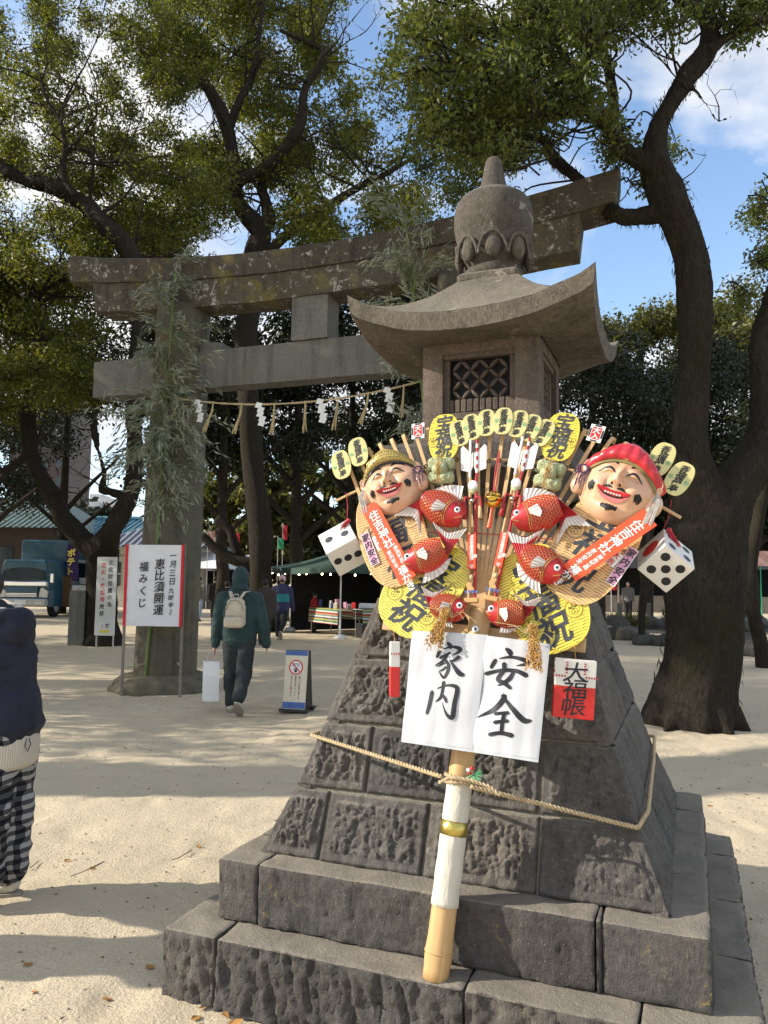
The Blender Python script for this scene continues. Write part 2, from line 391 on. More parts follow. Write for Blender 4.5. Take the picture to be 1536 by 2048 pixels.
# paints, papers, cloth
plain('paper_white', (.78, .78, .76), .55, .03, 3, .05)
plain('paper_wrap', (.56, .52, .435), .7, .07, 6, .5, dist=.012, stretch=(2, .5, 1))
plain('film', (.50, .52, .53), .12, .05, 5, .1, spec=.7)
plain('sheet_white', (.52, .52, .53), .22, .03, 4, .25, spec=.6, coat=.5, dist=.01, stretch=(1, .3, 1))
plain('ink', (.018, .018, .022), .5, .3, 20, .1)
plain('ink_grey', (.05, .055, .065), .5, .3, 20, .1)
plain('print_red', (.62, .03, .025), .5, .1)
plain('print_blue', (.06, .13, .36), .5, .15)
plain('print_green', (.16, .42, .22), .5, .1)
plain('print_yellow', (.68, .55, .08), .5, .1)
plain('gold_line', (.52, .32, .10), .4, .1, metal=.3)
plain('coin_pale', (.64, .57, .24), .30, .12, 9, .1, metal=.25, coat=.3)
plain('coin_yellow', (.78, .61, .07), .45, .06, 8, .08, coat=.2)
plain('coin_lime', (.76, .64, .10), .45, .08, 8, .08, coat=.2)
plain('coin_peach', (.70, .43, .18), .5, .05, 8, .08, coat=.15)
plain('ribbon_red', (.80, .085, .025), .45, .04, 5, .1)
plain('sticker_pink', (.62, .31, .45), .5, .05)
plain('fish_red', (.48, .022, .026), .33, .22, 10, .1, coat=.25)
plain('fish_dark', (.38, .018, .024), .45, .2, 10, .1)
plain('fin_white', (.70, .66, .62), .55, .06, 10, .15)
plain('fin_line', (.42, .30, .27), .6, .1)
plain('skin_paint', (.65, .38, .235), .26, .06, 6, .03, coat=.45)
plain('lip_red', (.48, .012, .022), .22, .1, coat=.5)
plain('lip_pink', (.62, .17, .17), .25, .1, coat=.4)
plain('cap_red', (.50, .022, .035), .28, .15, 9, .1, coat=.4)
plain('cap_gold', (.40, .30, .095), .36, .1, 12, .1, metal=.35, coat=.2)
plain('cap_band', (.022, .022, .026), .3, .2, coat=.3)
plain('olive_band', (.20, .18, .06), .4, .1)
plain('hair_black', (.012, .011, .012), .55, .2, 40, .6)
plain('tassel_purple', (.10, .055, .11), .7, .3, 40, .4)
plain('tassel_grey', (.45, .42, .38), .7, .2, 40, .4)
plain('tassel_red', (.50, .014, .03), .7, .2, 60, .5, sheen=.3)
plain('cord_red', (.42, .03, .04), .7, .15, 60, .4)
plain('dice_white', (.70, .675, .62), .5, .04, 5, .06)
plain('bell_gold', (.85, .58, .10), .14, .05, 5, .02, metal=1.)
plain('bell_silver', (.5, .48, .45), .25, .1, 8, .05, metal=1.)
plain('foil_gold', (.66, .52, .14), .25, .15, 30, .6, metal=.9)
plain('straw', (.55, .44, .24), .8, .2, 50, .6, stretch=(1, 1, .2))
plain('straw_green', (.44, .48, .28), .85, .22, 45, .8, dist=.012)
plain('rope', (.52, .40, .235), .9, .2, 90, .6)
plain('rice', (.45, .24, .055), .7, .25, 60, .4)
plain('cloth_white', (.72, .72, .735), .8, .04, 3, .2, dist=.02)
plain('cloth_red', (.62, .02, .03), .7, .08, 4, .15)
plain('board_white', (.62, .62, .60), .6, .06, 2, .06)
plain('board_cream', (.66, .60, .46), .5, .04, 3, .05)
plain('black_plastic', (.015, .015, .017), .4, .2, 20, .15)
plain('metal_grey', (.42, .43, .43), .4, .1, 10, .05, metal=.6)
plain('pole_white', (.60, .61, .60), .45, .08, 8, .05)
plain('canopy_green', (.028, .062, .045), .65, .15, 3, .2, dist=.02)
plain('canopy_white', (.62, .63, .64), .7, .08, 3, .2)
plain('dark_cloth', (.011, .011, .012), .85, .2, 6, .2)
plain('jacket_teal', (.014, .042, .042), .75, .14, 5, .35, dist=.012, sheen=.1)
plain('trouser_charcoal', (.024, .029, .031), .85, .16, 7, .35, dist=.012)
plain('canvas_beige', (.50, .44, .34), .85, .08, 18, .4)
plain('shoe_offwhite', (.56, .52, .44), .7, .1, 12, .3)
plain('shoe_sole', (.30, .27, .22), .8, .1)
plain('navy', (.012, .014, .030), .7, .22, 6, .3, dist=.012)
plain('fleece', (.62, .53, .41), .95, .12, 60, .9, sheen=.4)
plain('knit_cream', (.62, .55, .45), .9, .06, 30, .3)
plain('skin', (.55, .33, .23), .5, .06)
plain('hair', (.016, .012, .012), .5, .2, 40, .5)
plain('pink_wool', (.62, .42, .42), .95, .1, 40, .6)
plain('teal_bright', (.03, .22, .23), .75, .08)
plain('navy_bright', (.035, .035, .09), .75, .1)
plain('coat_brown', (.055, .042, .036), .95, .25, 30, .7)
plain('coat_black', (.016, .016, .019), .85, .2)
plain('coat_grey', (.15, .14, .13), .85, .12)
plain('jacket_red', (.30, .012, .022), .75, .12)
plain('coat_tan', (.15, .085, .042), .85, .12)
plain('denim', (.30, .36, .46), .85, .1)
plain('truck_blue', (.008, .075, .125), .35, .12, 3, .02, coat=.4)
plain('chrome', (.72, .72, .72), .12, .08, 4, .05, metal=1.)
plain('glass_dark', (.03, .04, .045), .12, .2, 2, 0, spec=.45)
plain('tyre', (.012, .012, .012), .85, .2)
plain('lamp_lens', (.6, .58, .55), .1, .1, spec=.8)
plain('tile_teal', (.07, .20, .26), .5, .15, 4, .2, stretch=(1, 1, 1))
plain('tile_grey', (.22, .23, .26), .55, .15, 6, .2)
plain('copper_roof', (.17, .22, .18), .6, .2, 3, .2)
plain('plaster', (.60, .57, .50), .8, .06, 2, .1)
plain('brown_tile', (.055, .040, .038), .6, .12, 20, .1)
plain('apartment', (.50, .51, .53), .7, .06)
plain('pond', (.045, .050, .040), .06, .2, 2, .1, spec=.8)
plain('earth', (.16, .13, .085), .95, .15, 6, .6, dist=.02)
plain('dry_leaf', (.40, .20, .055), .7, .25, 20, .3)
plain('twig', (.11, .085, .06), .9, .2, 30, .4)
plain('flag_red', (.5, .03, .04), .75, .1); plain('flag_pink', (.66, .38, .32), .75, .15, 4); plain('flag_green', (.03, .33, .16), .75, .1); plain('flag_purple', (.045, .02, .10), .75, .15)
plain('bear_gold', (.42, .26, .07), .7, .2)
t = NT('gingham'); t.set(.9, spec=.15)
def stripe(t, axis, sc):
    sx = t.n('SeparateXYZ'); t.l(t.coord, sx.inputs[0]); return t.math('GREATER_THAN', t.math('FRACT', t.math('MULTIPLY', sx.outputs[axis], sc)), .5)
nx_ = t.noise(5, 3)
wv = t.n('VectorMath', operation='ADD'); t.l(t.tc.outputs['Object'], wv.inputs[0])
cmb = t.n('CombineXYZ'); t.l(t.math('MULTIPLY', t.math('SUBTRACT', nx_, .5), .02), cmb.inputs[0]); t.l(t.math('MULTIPLY', t.math('SUBTRACT', nx_, .5), .02), cmb.inputs[2]); t.l(cmb.outputs[0], wv.inputs[1]); t.coord = wv.outputs[0]
s1, s2 = stripe(t, 1, 22), stripe(t, 2, 21); sm = t.math('MULTIPLY', t.math('ADD', s1, s2), .5)
t.col(t.ramp(sm, [(0., (.34, .335, .33)), (.5, (.07, .07, .075)), (1., (.012, .013, .018))])); t.bump(t.noise(160, 2), .3, .003)
t = NT('stripe_cloth'); t.set(.85, spec=.15)
sx = t.n('SeparateXYZ'); t.l(t.coord, sx.inputs[0])
fr = t.math('FRACT', t.math('MULTIPLY', sx.outputs[2], 3.2)); rp = t.n('ValToRGB'); rp.color_ramp.interpolation = 'CONSTANT'
e = rp.color_ramp.elements
for i, (p, c) in enumerate([(0, (.25, .03, .035)), (.14, (.5, .47, .4)), (.26, (.09, .17, .10)), (.42, (.45, .36, .10)), (.52, (.06, .07, .10)), (.66, (.5, .47, .42)), (.78, (.11, .2, .2)), (.9, (.4, .2, .07))]):
    q = e[i] if i < 2 else e.new(p); q.position = p; q.color = c + (1,)
t.l(fr, rp.inputs[0]); t.col(rp.outputs[0])
t = NT('ribbed'); t.set(.95, spec=.1); wv = t.n('TexWave'); wv.inputs['Scale'].default_value = 34; wv.bands_direction = 'X'; t.l(t.coord, wv.inputs['Vector'])
t.col(t.ramp(wv.outputs['Fac'], [(0., (.48, .42, .34)), (1., (.66, .60, .50))])); t.bump(wv.outputs['Fac'], .5, .004)
t = NT('bulb'); t.col((1., .8, .5)); t.b.inputs['Emission Color'].default_value = (1, .72, .38, 1); t.b.inputs['Emission Strength'].default_value = 14
t = NT('white_lamp'); t.col((1., 1., 1.)); t.b.inputs['Emission Color'].default_value = (1, .97, .9, 1); t.b.inputs['Emission Strength'].default_value = 6
t = NT('eye_white'); t.set(.12, spec=.6); t.col((.8, .8, .78))
t = NT('eye_black'); t.set(.1, spec=.6); t.col((.01, .012, .02))
# ------------------------------------------------------------------ ground
def axis(lo, a, b, hi, d, g=1.16):
    c = list(np.arange(a, b+1e-6, d)); s = d; q = b
    while q < hi: s *= g; q += s; c.append(q)
    s = d; q = a; pre = []
    while q > lo: s *= g; q -= s; pre.append(q)
    return np.array(pre[::-1]+c)
gx = axis(-500, -4, 4, 500, .04); gy = axis(-80, 1.4, 10, 900, .04)
GX, GY = np.meshgrid(gx, gy)
def ground_z(x, y):
    ft = np.clip(fbm(x*4.2, y*3.6, 0, 31, 2)-.30, 0, .5)
    return (.014*fbm(x*.8, y*.8, 0, 3, 4) + .005*fbm(x*6, y*6, 0, 5, 3) - .030*ft + .004*np.abs(fbm(x*11, y*9, 0, 8, 2)))*np.clip(1.5-np.hypot(x, y)/40, 0, 1)
GZ = ground_z(GX, GY) - .006
nxg, nyg = len(gx), len(gy)
idx = np.arange(nxg*nyg).reshape(nyg, nxg)
np_mesh('ground', np.stack([GX, GY, GZ], -1).reshape(-1, 3), np.stack([idx[:-1, :-1], idx[:-1, 1:], idx[1:, 1:], idx[1:, :-1]], -1).reshape(-1, 4), 'sand', smooth=True)['kind'] = 'structure'
# ------------------------------------------------------------------ stone lantern
LAN = thing('stone_lantern', 'weathered dark stone lantern on a stepped pyramid base with carved finial', 'stone lantern', (.5344, 3.734, 0), R(-21.498))
def rock_box(c, d, r=.02, res=.02, amp=.006, fr=None, seed=0, grooves=0., taper=None):
    """worn block: rounded edges, uneven faces; fr = normal (axis, sign) of the rough-hewn face"""
    mb = MB(); hx, hy, hz = d[0]/2, d[1]/2, d[2]/2; H3 = np.array([hx, hy, hz])
    for ax in range(3):
        u, v = [(1, 2), (0, 2), (0, 1)][ax]
        nu, nv = max(2, int(d[u]/res)), max(2, int(d[v]/res))
        for sg in (-1, 1):
            A, B = np.meshgrid(np.linspace(-1, 1, nu+1), np.linspace(-1, 1, nv+1), indexing='ij')
            P = np.zeros(A.shape+(3,)); P[..., u] = A*H3[u]; P[..., v] = B*H3[v]; P[..., ax] = sg*H3[ax]
            I = np.clip(P, -(H3-r), H3-r); N = P-I; N /= np.linalg.norm(N, axis=-1, keepdims=True)+1e-9
            P = I + N*r; w = P + np.array(c)
            disp = amp*fbm(w[..., 0]*9+seed, w[..., 1]*9, w[..., 2]*9, seed, 4)
            if fr is not None:
                f = np.clip(N[..., fr[0]]*fr[1], 0, 1)**2
                gv = .8-1.9*np.abs(fbm(w[..., 0]*30+w[..., 2]*7, w[..., 1]*30+seed, w[..., 2]*8, seed+9, 3, .6))
                disp = disp + f*grooves*.62*(gv - .35)
            P = P + N*disp[..., None] + np.array(c)
            if taper: P = taper(P)
            mb.grid(P if (sg > 0) == (ax != 1) else P[:, ::-1])
    return mb
W1, Z1, W2, Z2 = 1.0626, .2442, .917, .4792
def ring_blocks(w, z0, z1, depth, cuts, seed, rough, mat):
    """a course of edge blocks round a square; cuts[i] = joints on side i (front, right, back, left)"""
    k = seed; g = .004; h = z1-z0
    for sd in range(4):
        M = Matrix.Rotation(R(90*sd), 4, 'Z')
        xs = [-w] + list(cuts[sd]) + [w-depth]
        for a, b in zip(xs[:-1], xs[1:]):
            k += 1; res = .012 if sd < 2 else .06
            mb = rock_box(((a+b)/2, -(w-depth/2), (z0+z1)/2), (b-a-g, depth, h-.003), .013, res, .0055, (1, -1), k, rough)
            mb.build('stone_block', mat, LAN, True, M)
ring_blocks(W1, -.03, Z1, .36, [(-.826, .144), (-.45, .1), (-.4, .3), (-.3, .3)], 10, .021, 'andesite_step')
ring_blocks(W2, Z1, Z2, .34, [(-.73, .56), (-.35, .2), (-.2, .3), (-.3, .2)], 40, .010, 'andesite_step')
MB().box((0, 0, Z1/2-.02), (1.5, 1.5, Z1-.02)).box((0, 0, (Z1+Z2)/2-.01), (1.25, 1.25, Z2-Z1)).build('core', 'mortar', LAN)
PYR = [(.799, Z2), (.6907, .7339), (.6025, .9929), (.514, 1.2635), (.43, 1.53), (.385, 1.66)]
JO = [[(-.53, -.095, .34), (-.2, .25), (-.3, .2), (-.3, .2)], [(-.374, -.02, .33), (-.05,), (0,), (0,)], [(-.08, .26), (.1,), (.1,), (0,)], [(.05,), (0,), (0,), (0,)], [(), (), (), ()]]
core = MB()
for (w0, z0), (w1, z1) in zip(PYR[:-1], PYR[1:]):
    a, b = w0-.022, w1-.022
    core.add([(-a, -a, z0), (a, -a, z0), (a, a, z0), (-a, a, z0), (-b, -b, z1), (b, -b, z1), (b, b, z1), (-b, b, z1)], [(0, 1, 5, 4), (1, 2, 6, 5), (2, 3, 7, 6), (3, 0, 4, 7), (4, 5, 6, 7)])
core.build('joint_mortar', 'mortar', LAN)
def pyr_block(k, sd, a0, a1, first, last, seed):
    (w0, z0), (w1, z1) = PYR[k], PYR[k+1]
    g = .005; L0 = -w0 if first else a0+g; L1 = -w1 if first else a0+g; R0 = w0 if last else a1-g; R1 = w1 if last else a1-g
    wid = max(R0-L0, R1-L1); hgt = math.hypot(z1-z0, w0-w1)
    res = .0062 if sd == 0 else (.014 if sd == 1 else .05)
    nu, nv = int(wid/res)+2, int(hgt/res)+2
    S, T = np.meshgrid(np.linspace(0, 1, nu), np.linspace(0, 1, nv), indexing='ij')
    gz = g/(z1-z0); T2 = gz + T*(1-2*gz)
    x = (L0+(L1-L0)*T2)*(1-S) + (R0+(R1-R0)*T2)*S; w = w0+(w1-w0)*T2; z = z0+(z1-z0)*T2
    ds = np.minimum(S, 1-S)*wid; dt = np.minimum(T, 1-T)*hgt; m = np.minimum(ds, dt)
    inn = np.clip((m-.034)/.012, 0, 1); inn = inn*inn*(3-2*inn)
    rnd = np.clip(m/.012, 0, 1); edge = -(1-np.sqrt(1-(1-rnd)**2+1e-9))*.014
    rough = {0: 1., 1: .3, 2: .5, 3: .8}[sd]*(0.55 if (sd == 0 and L0 > .25) else 1.)
    gr = fbm(x*62+z*14, z*12+seed*3.1, seed*1.7, seed, 4, .62); gr2 = fbm(x*13, z*11, seed*.7, seed+5, 4, .6)
    ph = .45*math.sin(seed*12.7); xr = x*math.cos(ph)+z*math.sin(ph); zr = z*math.cos(ph)-x*math.sin(ph); q1 = fbm(xr*40+1.5*gr2, zr*11+seed*2.1+1.2*gr2, seed*1.3, seed+21, 3, .55); ch = .75*(1-2.4*np.abs(q1))+.35*(1-2.2*np.abs(gr))-.35
    h = edge + .004*fbm(x*30, z*30, seed, seed+3, 3) + inn*rough*(.010 + .0105*ch + .0065*gr2 + .004*fbm(x*75, z*48, seed, seed+40, 2))
    nrm = np.array([0, -(z1-z0), (w0-w1)]); nrm = nrm/np.linalg.norm(nrm)*np.array([1, 1, 1])
    P = np.stack([x, -w, z], -1) + h[..., None]*nrm
    B = P.copy(); 
    mb = MB(); mb.grid(P)
    for E_ in (P[:, 0], P[::-1, -1], P[::-1, 0:1][:, 0][:0], P[0, ::-1], P[-1]):
        if len(E_) < 2: continue
        mb.grid(np.stack([E_ - nrm*.05, E_], 0))
    mb.build('stone_block', 'andesite', LAN, True, Matrix.Rotation(R(90*sd), 4, 'Z'))
k = 100
for ci in range(5):
    for sd in range(4):
        j = [None]+list(JO[ci][sd])+[None]
        for a, b in zip(j[:-1], j[1:]):
            k += 1; pyr_block(ci, sd, a, b, a is None, b is None, k)
MB().box((0, 0, 1.65), (.74, .74, .03)).build('cap_slab', 'andesite', LAN)
# neck, flared platform
def square_loft(prof, res=8, seed=0, amp=.004):
    mb = MB(); ring = []
    for w, z in prof:
        for sd in range(4):
            for i in range(res):
                a = -w+2*w*i/res; p = [(a, -w), (w, a), (-a, w), (-w, -a)][sd]
                n_ = amp*float(vnoise(p[0]*9+seed, p[1]*9, z*9)); q = 1+n_/max(w, .05); ring.append((p[0]*q, p[1]*q, z))
    n_ = res*4
    fs = [(i*n_+j, i*n_+(j+1) % n_, (i+1)*n_+(j+1) % n_, (i+1)*n_+j) for i in range(len(prof)-1) for j in range(n_)]
    fs += [tuple(range(n_-1, -1, -1)), tuple(range((len(prof)-1)*n_, len(prof)*n_))]
    return mb.add(ring, fs)
square_loft([(.30, 1.66), (.27, 1.75), (.255, 1.85), (.27, 1.95)], 8, 1).build('shaft', 'andesite', LAN)
square_loft([(.27, 1.95), (.30, 1.98), (.36, 2.03), (.41, 2.08), (.425, 2.09), (.43, 2.20), (.42, 2.215)], 10, 2).build('platform', 'andesite', LAN)
# firebox with lattice
WF = .2775
fb = MB()
fb.box((0, 0, 2.26), (2*WF+.06, 2*WF+.06, .09), bev=.006).box((0, 0, 2.685), (2*WF-.003, 2*WF-.003, .06))
fb.build('firebox_frame', 'firebox_stone', LAN)
for sx_ in (-1, 1):
    for sy_ in (-1, 1):
        wd = .1 if sx_ < 0 else .117
        rock_box((sx_*(WF-wd/2), sy_*(WF-.05), 2.485), (wd, .1, .36), .006, .02, .0012, None, 5+sx_*2+sy_).build('corner_post', 'firebox_stone', LAN, True)
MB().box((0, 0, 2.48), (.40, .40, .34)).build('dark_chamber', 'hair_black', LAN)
for sd in range(4):
    M = Matrix.Rotation(R(90*sd), 4, 'Z'); x0, x1 = (-.178, .161); xc = (x0+x1)/2
    p = MB().box((xc, -WF+.012+.02, 2.651), (x1-x0+.02, .04, .036)).box((x0+.013, -WF+.04, 2.5), (.026, .03, .29)).box((x1-.013, -WF+.04, 2.5), (.026, .03, .29))
    p.box((xc, -WF+.034, 2.363), (x1-x0+.02, .036, .03))
    p.build('lattice_frame', 'firebox_stone', LAN, False, M)
    la = MB(); q = .0435; cx0, cz0 = xc, 2.535
    for i in range(-4, 5):
        for j in range(-3, 4):
            if (i+j) % 2: continue
            nx_, nz_ = cx0+i*q, cz0+j*q*1.06
            for dx, dz in ((1, 1), (1, -1)):
                mx_, mz_ = nx_+dx*q/2, nz_+dz*q*.53
                if not (x0+.028 < mx_ < x1-.028 and 2.447 < mz_ < 2.63): continue
                Mm = Matrix.Translation((mx_, -WF+.040, mz_)) @ Matrix.Rotation(math.atan2(-dz*1.06, dx), 4, 'Y')
                la.ell((0, 0, 0), (.0315, .013, .0095), 10, 6, Mm)
    la.build('lattice', 'firebox_stone', LAN, True, M)
    for i in range(10):
        xx = x0+.034+i*(x1-x0-.068)/9
        MB().box((xx, -WF+.038, 2.412), (.026, .024, .062), bev=.004).build('fence_slat', 'firebox_stone', LAN, False, M)
# roof with upturned corners
WR, WA = .5512, .13
def roof_pt(sd, s, r, under=False, z_in=2.70):
    if not under:
        w = WA+(WR-WA)*r; z = 2.775+.30*(1-r)**1.55 + .118*abs(s)**2.8*r**2.6
    else:
        w = .285+(WR-.012-.285)*r; z = z_in + (2.695-z_in)*r + .118*abs(s)**2.8*r**2.2
    x = s*w; y = -w*(1-.035*(1-s*s)*r)
    dz = .006*float(fbm(x*8+sd*3, y*8, z*3, 4, 3)); cs, sn = [(1, 0), (0, 1), (-1, 0), (0, -1)][sd]
    return (x*cs-y*sn, x*sn+y*cs, z+dz)
rf = MB(); ns, nr = 36, 16
for sd in range(4):
    top = [[roof_pt(sd, -1+2*i/ns, j/nr) for i in range(ns+1)] for j in range(nr+1)]
    und = [[roof_pt(sd, -1+2*i/ns, 1-j/8, True) for i in range(ns+1)] for j in range(9)]
    rf.grid(top); rf.grid(und)
    rf.grid([top[-1], [tuple(np.array(a)*.96+np.array(b)*.04+np.array([0, 0, -.004])) for a, b in zip(top[-1], und[0])], [tuple(np.array(a)*.4+np.array(b)*.6) for a, b in zip(top[-1], und[0])], und[0]])
rf.build('roof', 'andesite_weathered', LAN, True)
MB().box((0, 0, 3.07), (.30, .30, .05), bev=.012).build('roof_cap', 'andesite_weathered', LAN)
fin = MB().lathe([(.0, 3.06), (.12, 3.07), (.135, 3.10), (.145, 3.13), (.125, 3.15), (.14, 3.17), (.172, 3.22), (.185, 3.26), (.178, 3.285), (.188, 3.31), (.197, 3.36), (.198, 3.42), (.188, 3.47), (.170, 3.500), (.135, 3.524), (.095, 3.536), (.078, 3.539), (.074, 3.546), (.064, 3.59), (.053, 3.64), (.044, 3.69), (.040, 3.715), (.03, 3.727), (0., 3.73)], 36, cap=False)
fo = fin.build('finial', 'andesite_weathered', LAN, True)
for i in range(8):
    M = Matrix.Rotation(R(i*45+12), 4, 'Z'); pm = MB()
    arch = [(.172+.012*math.sin(t_), .068*math.cos(t_), 3.165+.108*math.sin(t_)) for t_ in np.linspace(0, math.pi, 11)]
    pm.tube(arch, [.008]*11, 6); pm.ell((.168, 0, 3.205), (.026, .042, .058), 12, 8)
    pm.build('lotus_petal', 'andesite_weathered', fo, True, M)
# ------------------------------------------------------------------ torii
TOR = thing('torii_gate', 'tall mossy stone torii gate with lichen on its curved top beam', 'torii gate', (-1.01, 10.7, 0), R(-19.72))
def beam(prof, n, zf, name, mat, ends):
    """loft of a closed section along x; prof(x) -> [(y, z)...]"""
    xs = np.linspace(-1, 1, n); mb = MB(); rings = []
    for s in xs:
        pr = prof(s); rings.append([(ends(s, z_, y_), y_, z_) for y_, z_ in pr])
    m = len(rings[0]); vs = [p for r_ in rings for p in r_]
    fs = [(i*m+j, (i+1)*m+j, (i+1)*m+(j+1) % m, i*m+(j+1) % m) for i in range(n-1) for j in range(m)] + [tuple(range(m)), tuple(range((n-1)*m+m-1, (n-1)*m-1, -1))]
    vs = [(p[0]+.01*float(vnoise(p[0]*3, p[1]*5, p[2]*5)), p[1]+.012*float(vnoise(p[0]*4, p[1]*5, p[2]*9+4)), p[2]+.012*float(vnoise(p[0]*4+9, p[1]*5, p[2]*5))) for p in vs]
    return mb.add(vs, fs).build(name, mat, TOR)
beam(lambda s: [(-.30, 5.93+.30*s*s), (-.33, 6.24+.39*s*s), (-.10, 6.33+.41*s*s), (.10, 6.33+.41*s*s), (.33, 6.24+.39*s*s), (.30, 5.93+.30*s*s)], 41, None, 'top_beam', 'granite_mossy', lambda s, z, y: s*(4.12+.12*(z-6.2)))
beam(lambda s: [(-.23, 5.56+.16*s*s), (-.265, 5.926+.245*s*s), (.265, 5.926+.245*s*s), (.23, 5.56+.16*s*s)], 35, None, 'second_beam', 'granite_mossy', lambda s, z, y: s*(3.66+.1*(z-5.7)))
rock_box((0, 0, 4.657), (7.42, .32, .562), .012, .09, .005, None, 3).build('tie_beam', 'granite', TOR, True)
rock_box((0, 0, 5.26), (.56, .40, .64), .012, .05, .004, None, 8).build('centre_strut', 'granite', TOR, True)
for sg in (-1, 1):
    pts = [(sg*(2.31-.02*z), 0, z) for z in np.linspace(-.05, 5.66, 24)]; rad = [.450-.010*z for z in np.linspace(-.05, 5.66, 24)]
    MB().tube(pts, rad, 40, jit=.015).build('pillar', 'granite_pillar', TOR, True)
    MB().lathe([(.80, -.05), (.78, .04), (.72, .12), (.62, .185), (.52, .215), (.47, .22)], 40, (sg*2.31, 0, 0)).build('pillar_base', 'granite_pillar', TOR, True)
    for s2 in (-1, 1):
        wv_ = [(0, 0), (.38, 0), (.38, .10), (0, .17)]
        x0 = sg*2.21 + s2*.40; MB().prism([(x0+s2*a, b) for a, b in wv_], -.13, .13, Matrix.Translation((0, 0, 4.94)) @ Matrix.Rotation(R(90), 4, 'X')).build('wedge', 'granite', TOR)
# ------------------------------------------------------------------ trees
def blades(name, C, D, L_, Wd, mat, parent, curl=.25, rng=RNG):
    """many leaf-shaped faces: centres C, directions D, lengths, widths"""
    n = len(C); D = D/(np.linalg.norm(D, axis=1, keepdims=True)+1e-9); r_ = rng.normal(size=(n, 3)); S = np.cross(D, r_); S /= np.linalg.norm(S, axis=1, keepdims=True)+1e-9; N = np.cross(S, D)
    L_ = np.asarray(L_).reshape(-1, 1)*np.ones((n, 1)); Wd = np.asarray(Wd).reshape(-1, 1)*np.ones((n, 1))
    V = np.stack([C-D*L_*.5, C-D*L_*.05+S*Wd*.5+N*Wd*curl, C+D*L_*.5, C-D*L_*.05-S*Wd*.5+N*Wd*curl], 1).reshape(-1, 3)
    return np_mesh(name, V, np.arange(4*n).reshape(-1, 4), mat, parent)
def foliage(blobs, dens, size, rng, sub=.42, droop=.35, sig=.17):
    """blobs (centre, radius in m) -> leaf centres and directions, in small clumps through the volume"""
    Cs, Ds = [], []
    for c, r_ in blobs:
        vol = r_**2; k_ = max(3, int(9*vol*dens/(sub*sub)*.75)); nl = 60
        d = rng.normal(size=(k_, 3)); d /= np.linalg.norm(d, axis=1, keepdims=True); q = np.array(c)+d*(rng.random((k_, 1))**.45)*r_*np.array([1, 1, .8])
        p = np.repeat(q, nl, 0)+rng.normal(size=(k_*nl, 3))*sig*np.array([1, 1, .7])
        o = p-np.repeat(q, nl, 0); o /= np.linalg.norm(o, axis=1, keepdims=True)+1e-6
        Cs.append(p); Ds.append(o*.6+rng.normal(size=p.shape)*.6-np.array([0, 0, droop]))
    C, D = np.concatenate(Cs), np.concatenate(Ds); n = len(C)
    return C, D, size*(.65+.7*rng.random(n)), size*.46*(.7+.6*rng.random(n))
def limb(mb, P, n=12, jit=.16, seed=0.):
    """P: (x, y, z, radius)"""
    S = spline(P, 6); mb.tube([tuple(p[:3]) for p in S], [max(p[3], .004) for p in S], n, jit=jit, seed=seed); return S
def pxl(pts, Y0):
    """photo trace (px, py, width px[, depth]) -> 3-D limb"""
    out = []
    for p in pts:
        Y = p[3] if len(p) > 3 else Y0; q = at(p[0], p[1], Y); out.append((q.x, q.y, q.z, p[2]*.5*Y/FPX))
    return out
def ferns(S, rng, n_per_m=190, ln=.12):
    C = []; 
    for a, b in zip(S[:-1], S[1:]):
        a, b = np.array(a), np.array(b); L_ = np.linalg.norm(b[:3]-a[:3]); k_ = int(L_*n_per_m)
        for _ in range(k_):
            t_ = rng.random(); p = a+(b-a)*t_; d = rng.normal(size=3); d /= np.linalg.norm(d); C.append(p[:3]+d*p[3]*1.05-np.array([0, 0, ln*.2]))
    return np.array(C) if C else np.zeros((0, 3))
def bare_twigs(mb, start, d, L_, r_, rng, lev=0):
    pts = [Vector(start)]; d = Vector(d).normalized()
    for i in range(4):
        d = (d+Vector(rng.normal(size=3))*.28).normalized(); pts.append(pts[-1]+d*L_/4)
    mb.tube(pts, [r_*(1-.2*i) for i in range(5)], 4, False)
    if lev < 2:
        for i in (1, 2, 3, 4):
            if rng.random() < .8: bare_twigs(mb, pts[i], d+Vector(rng.normal(size=3))*.75, L_*.5, r_*.5, rng, lev+1)
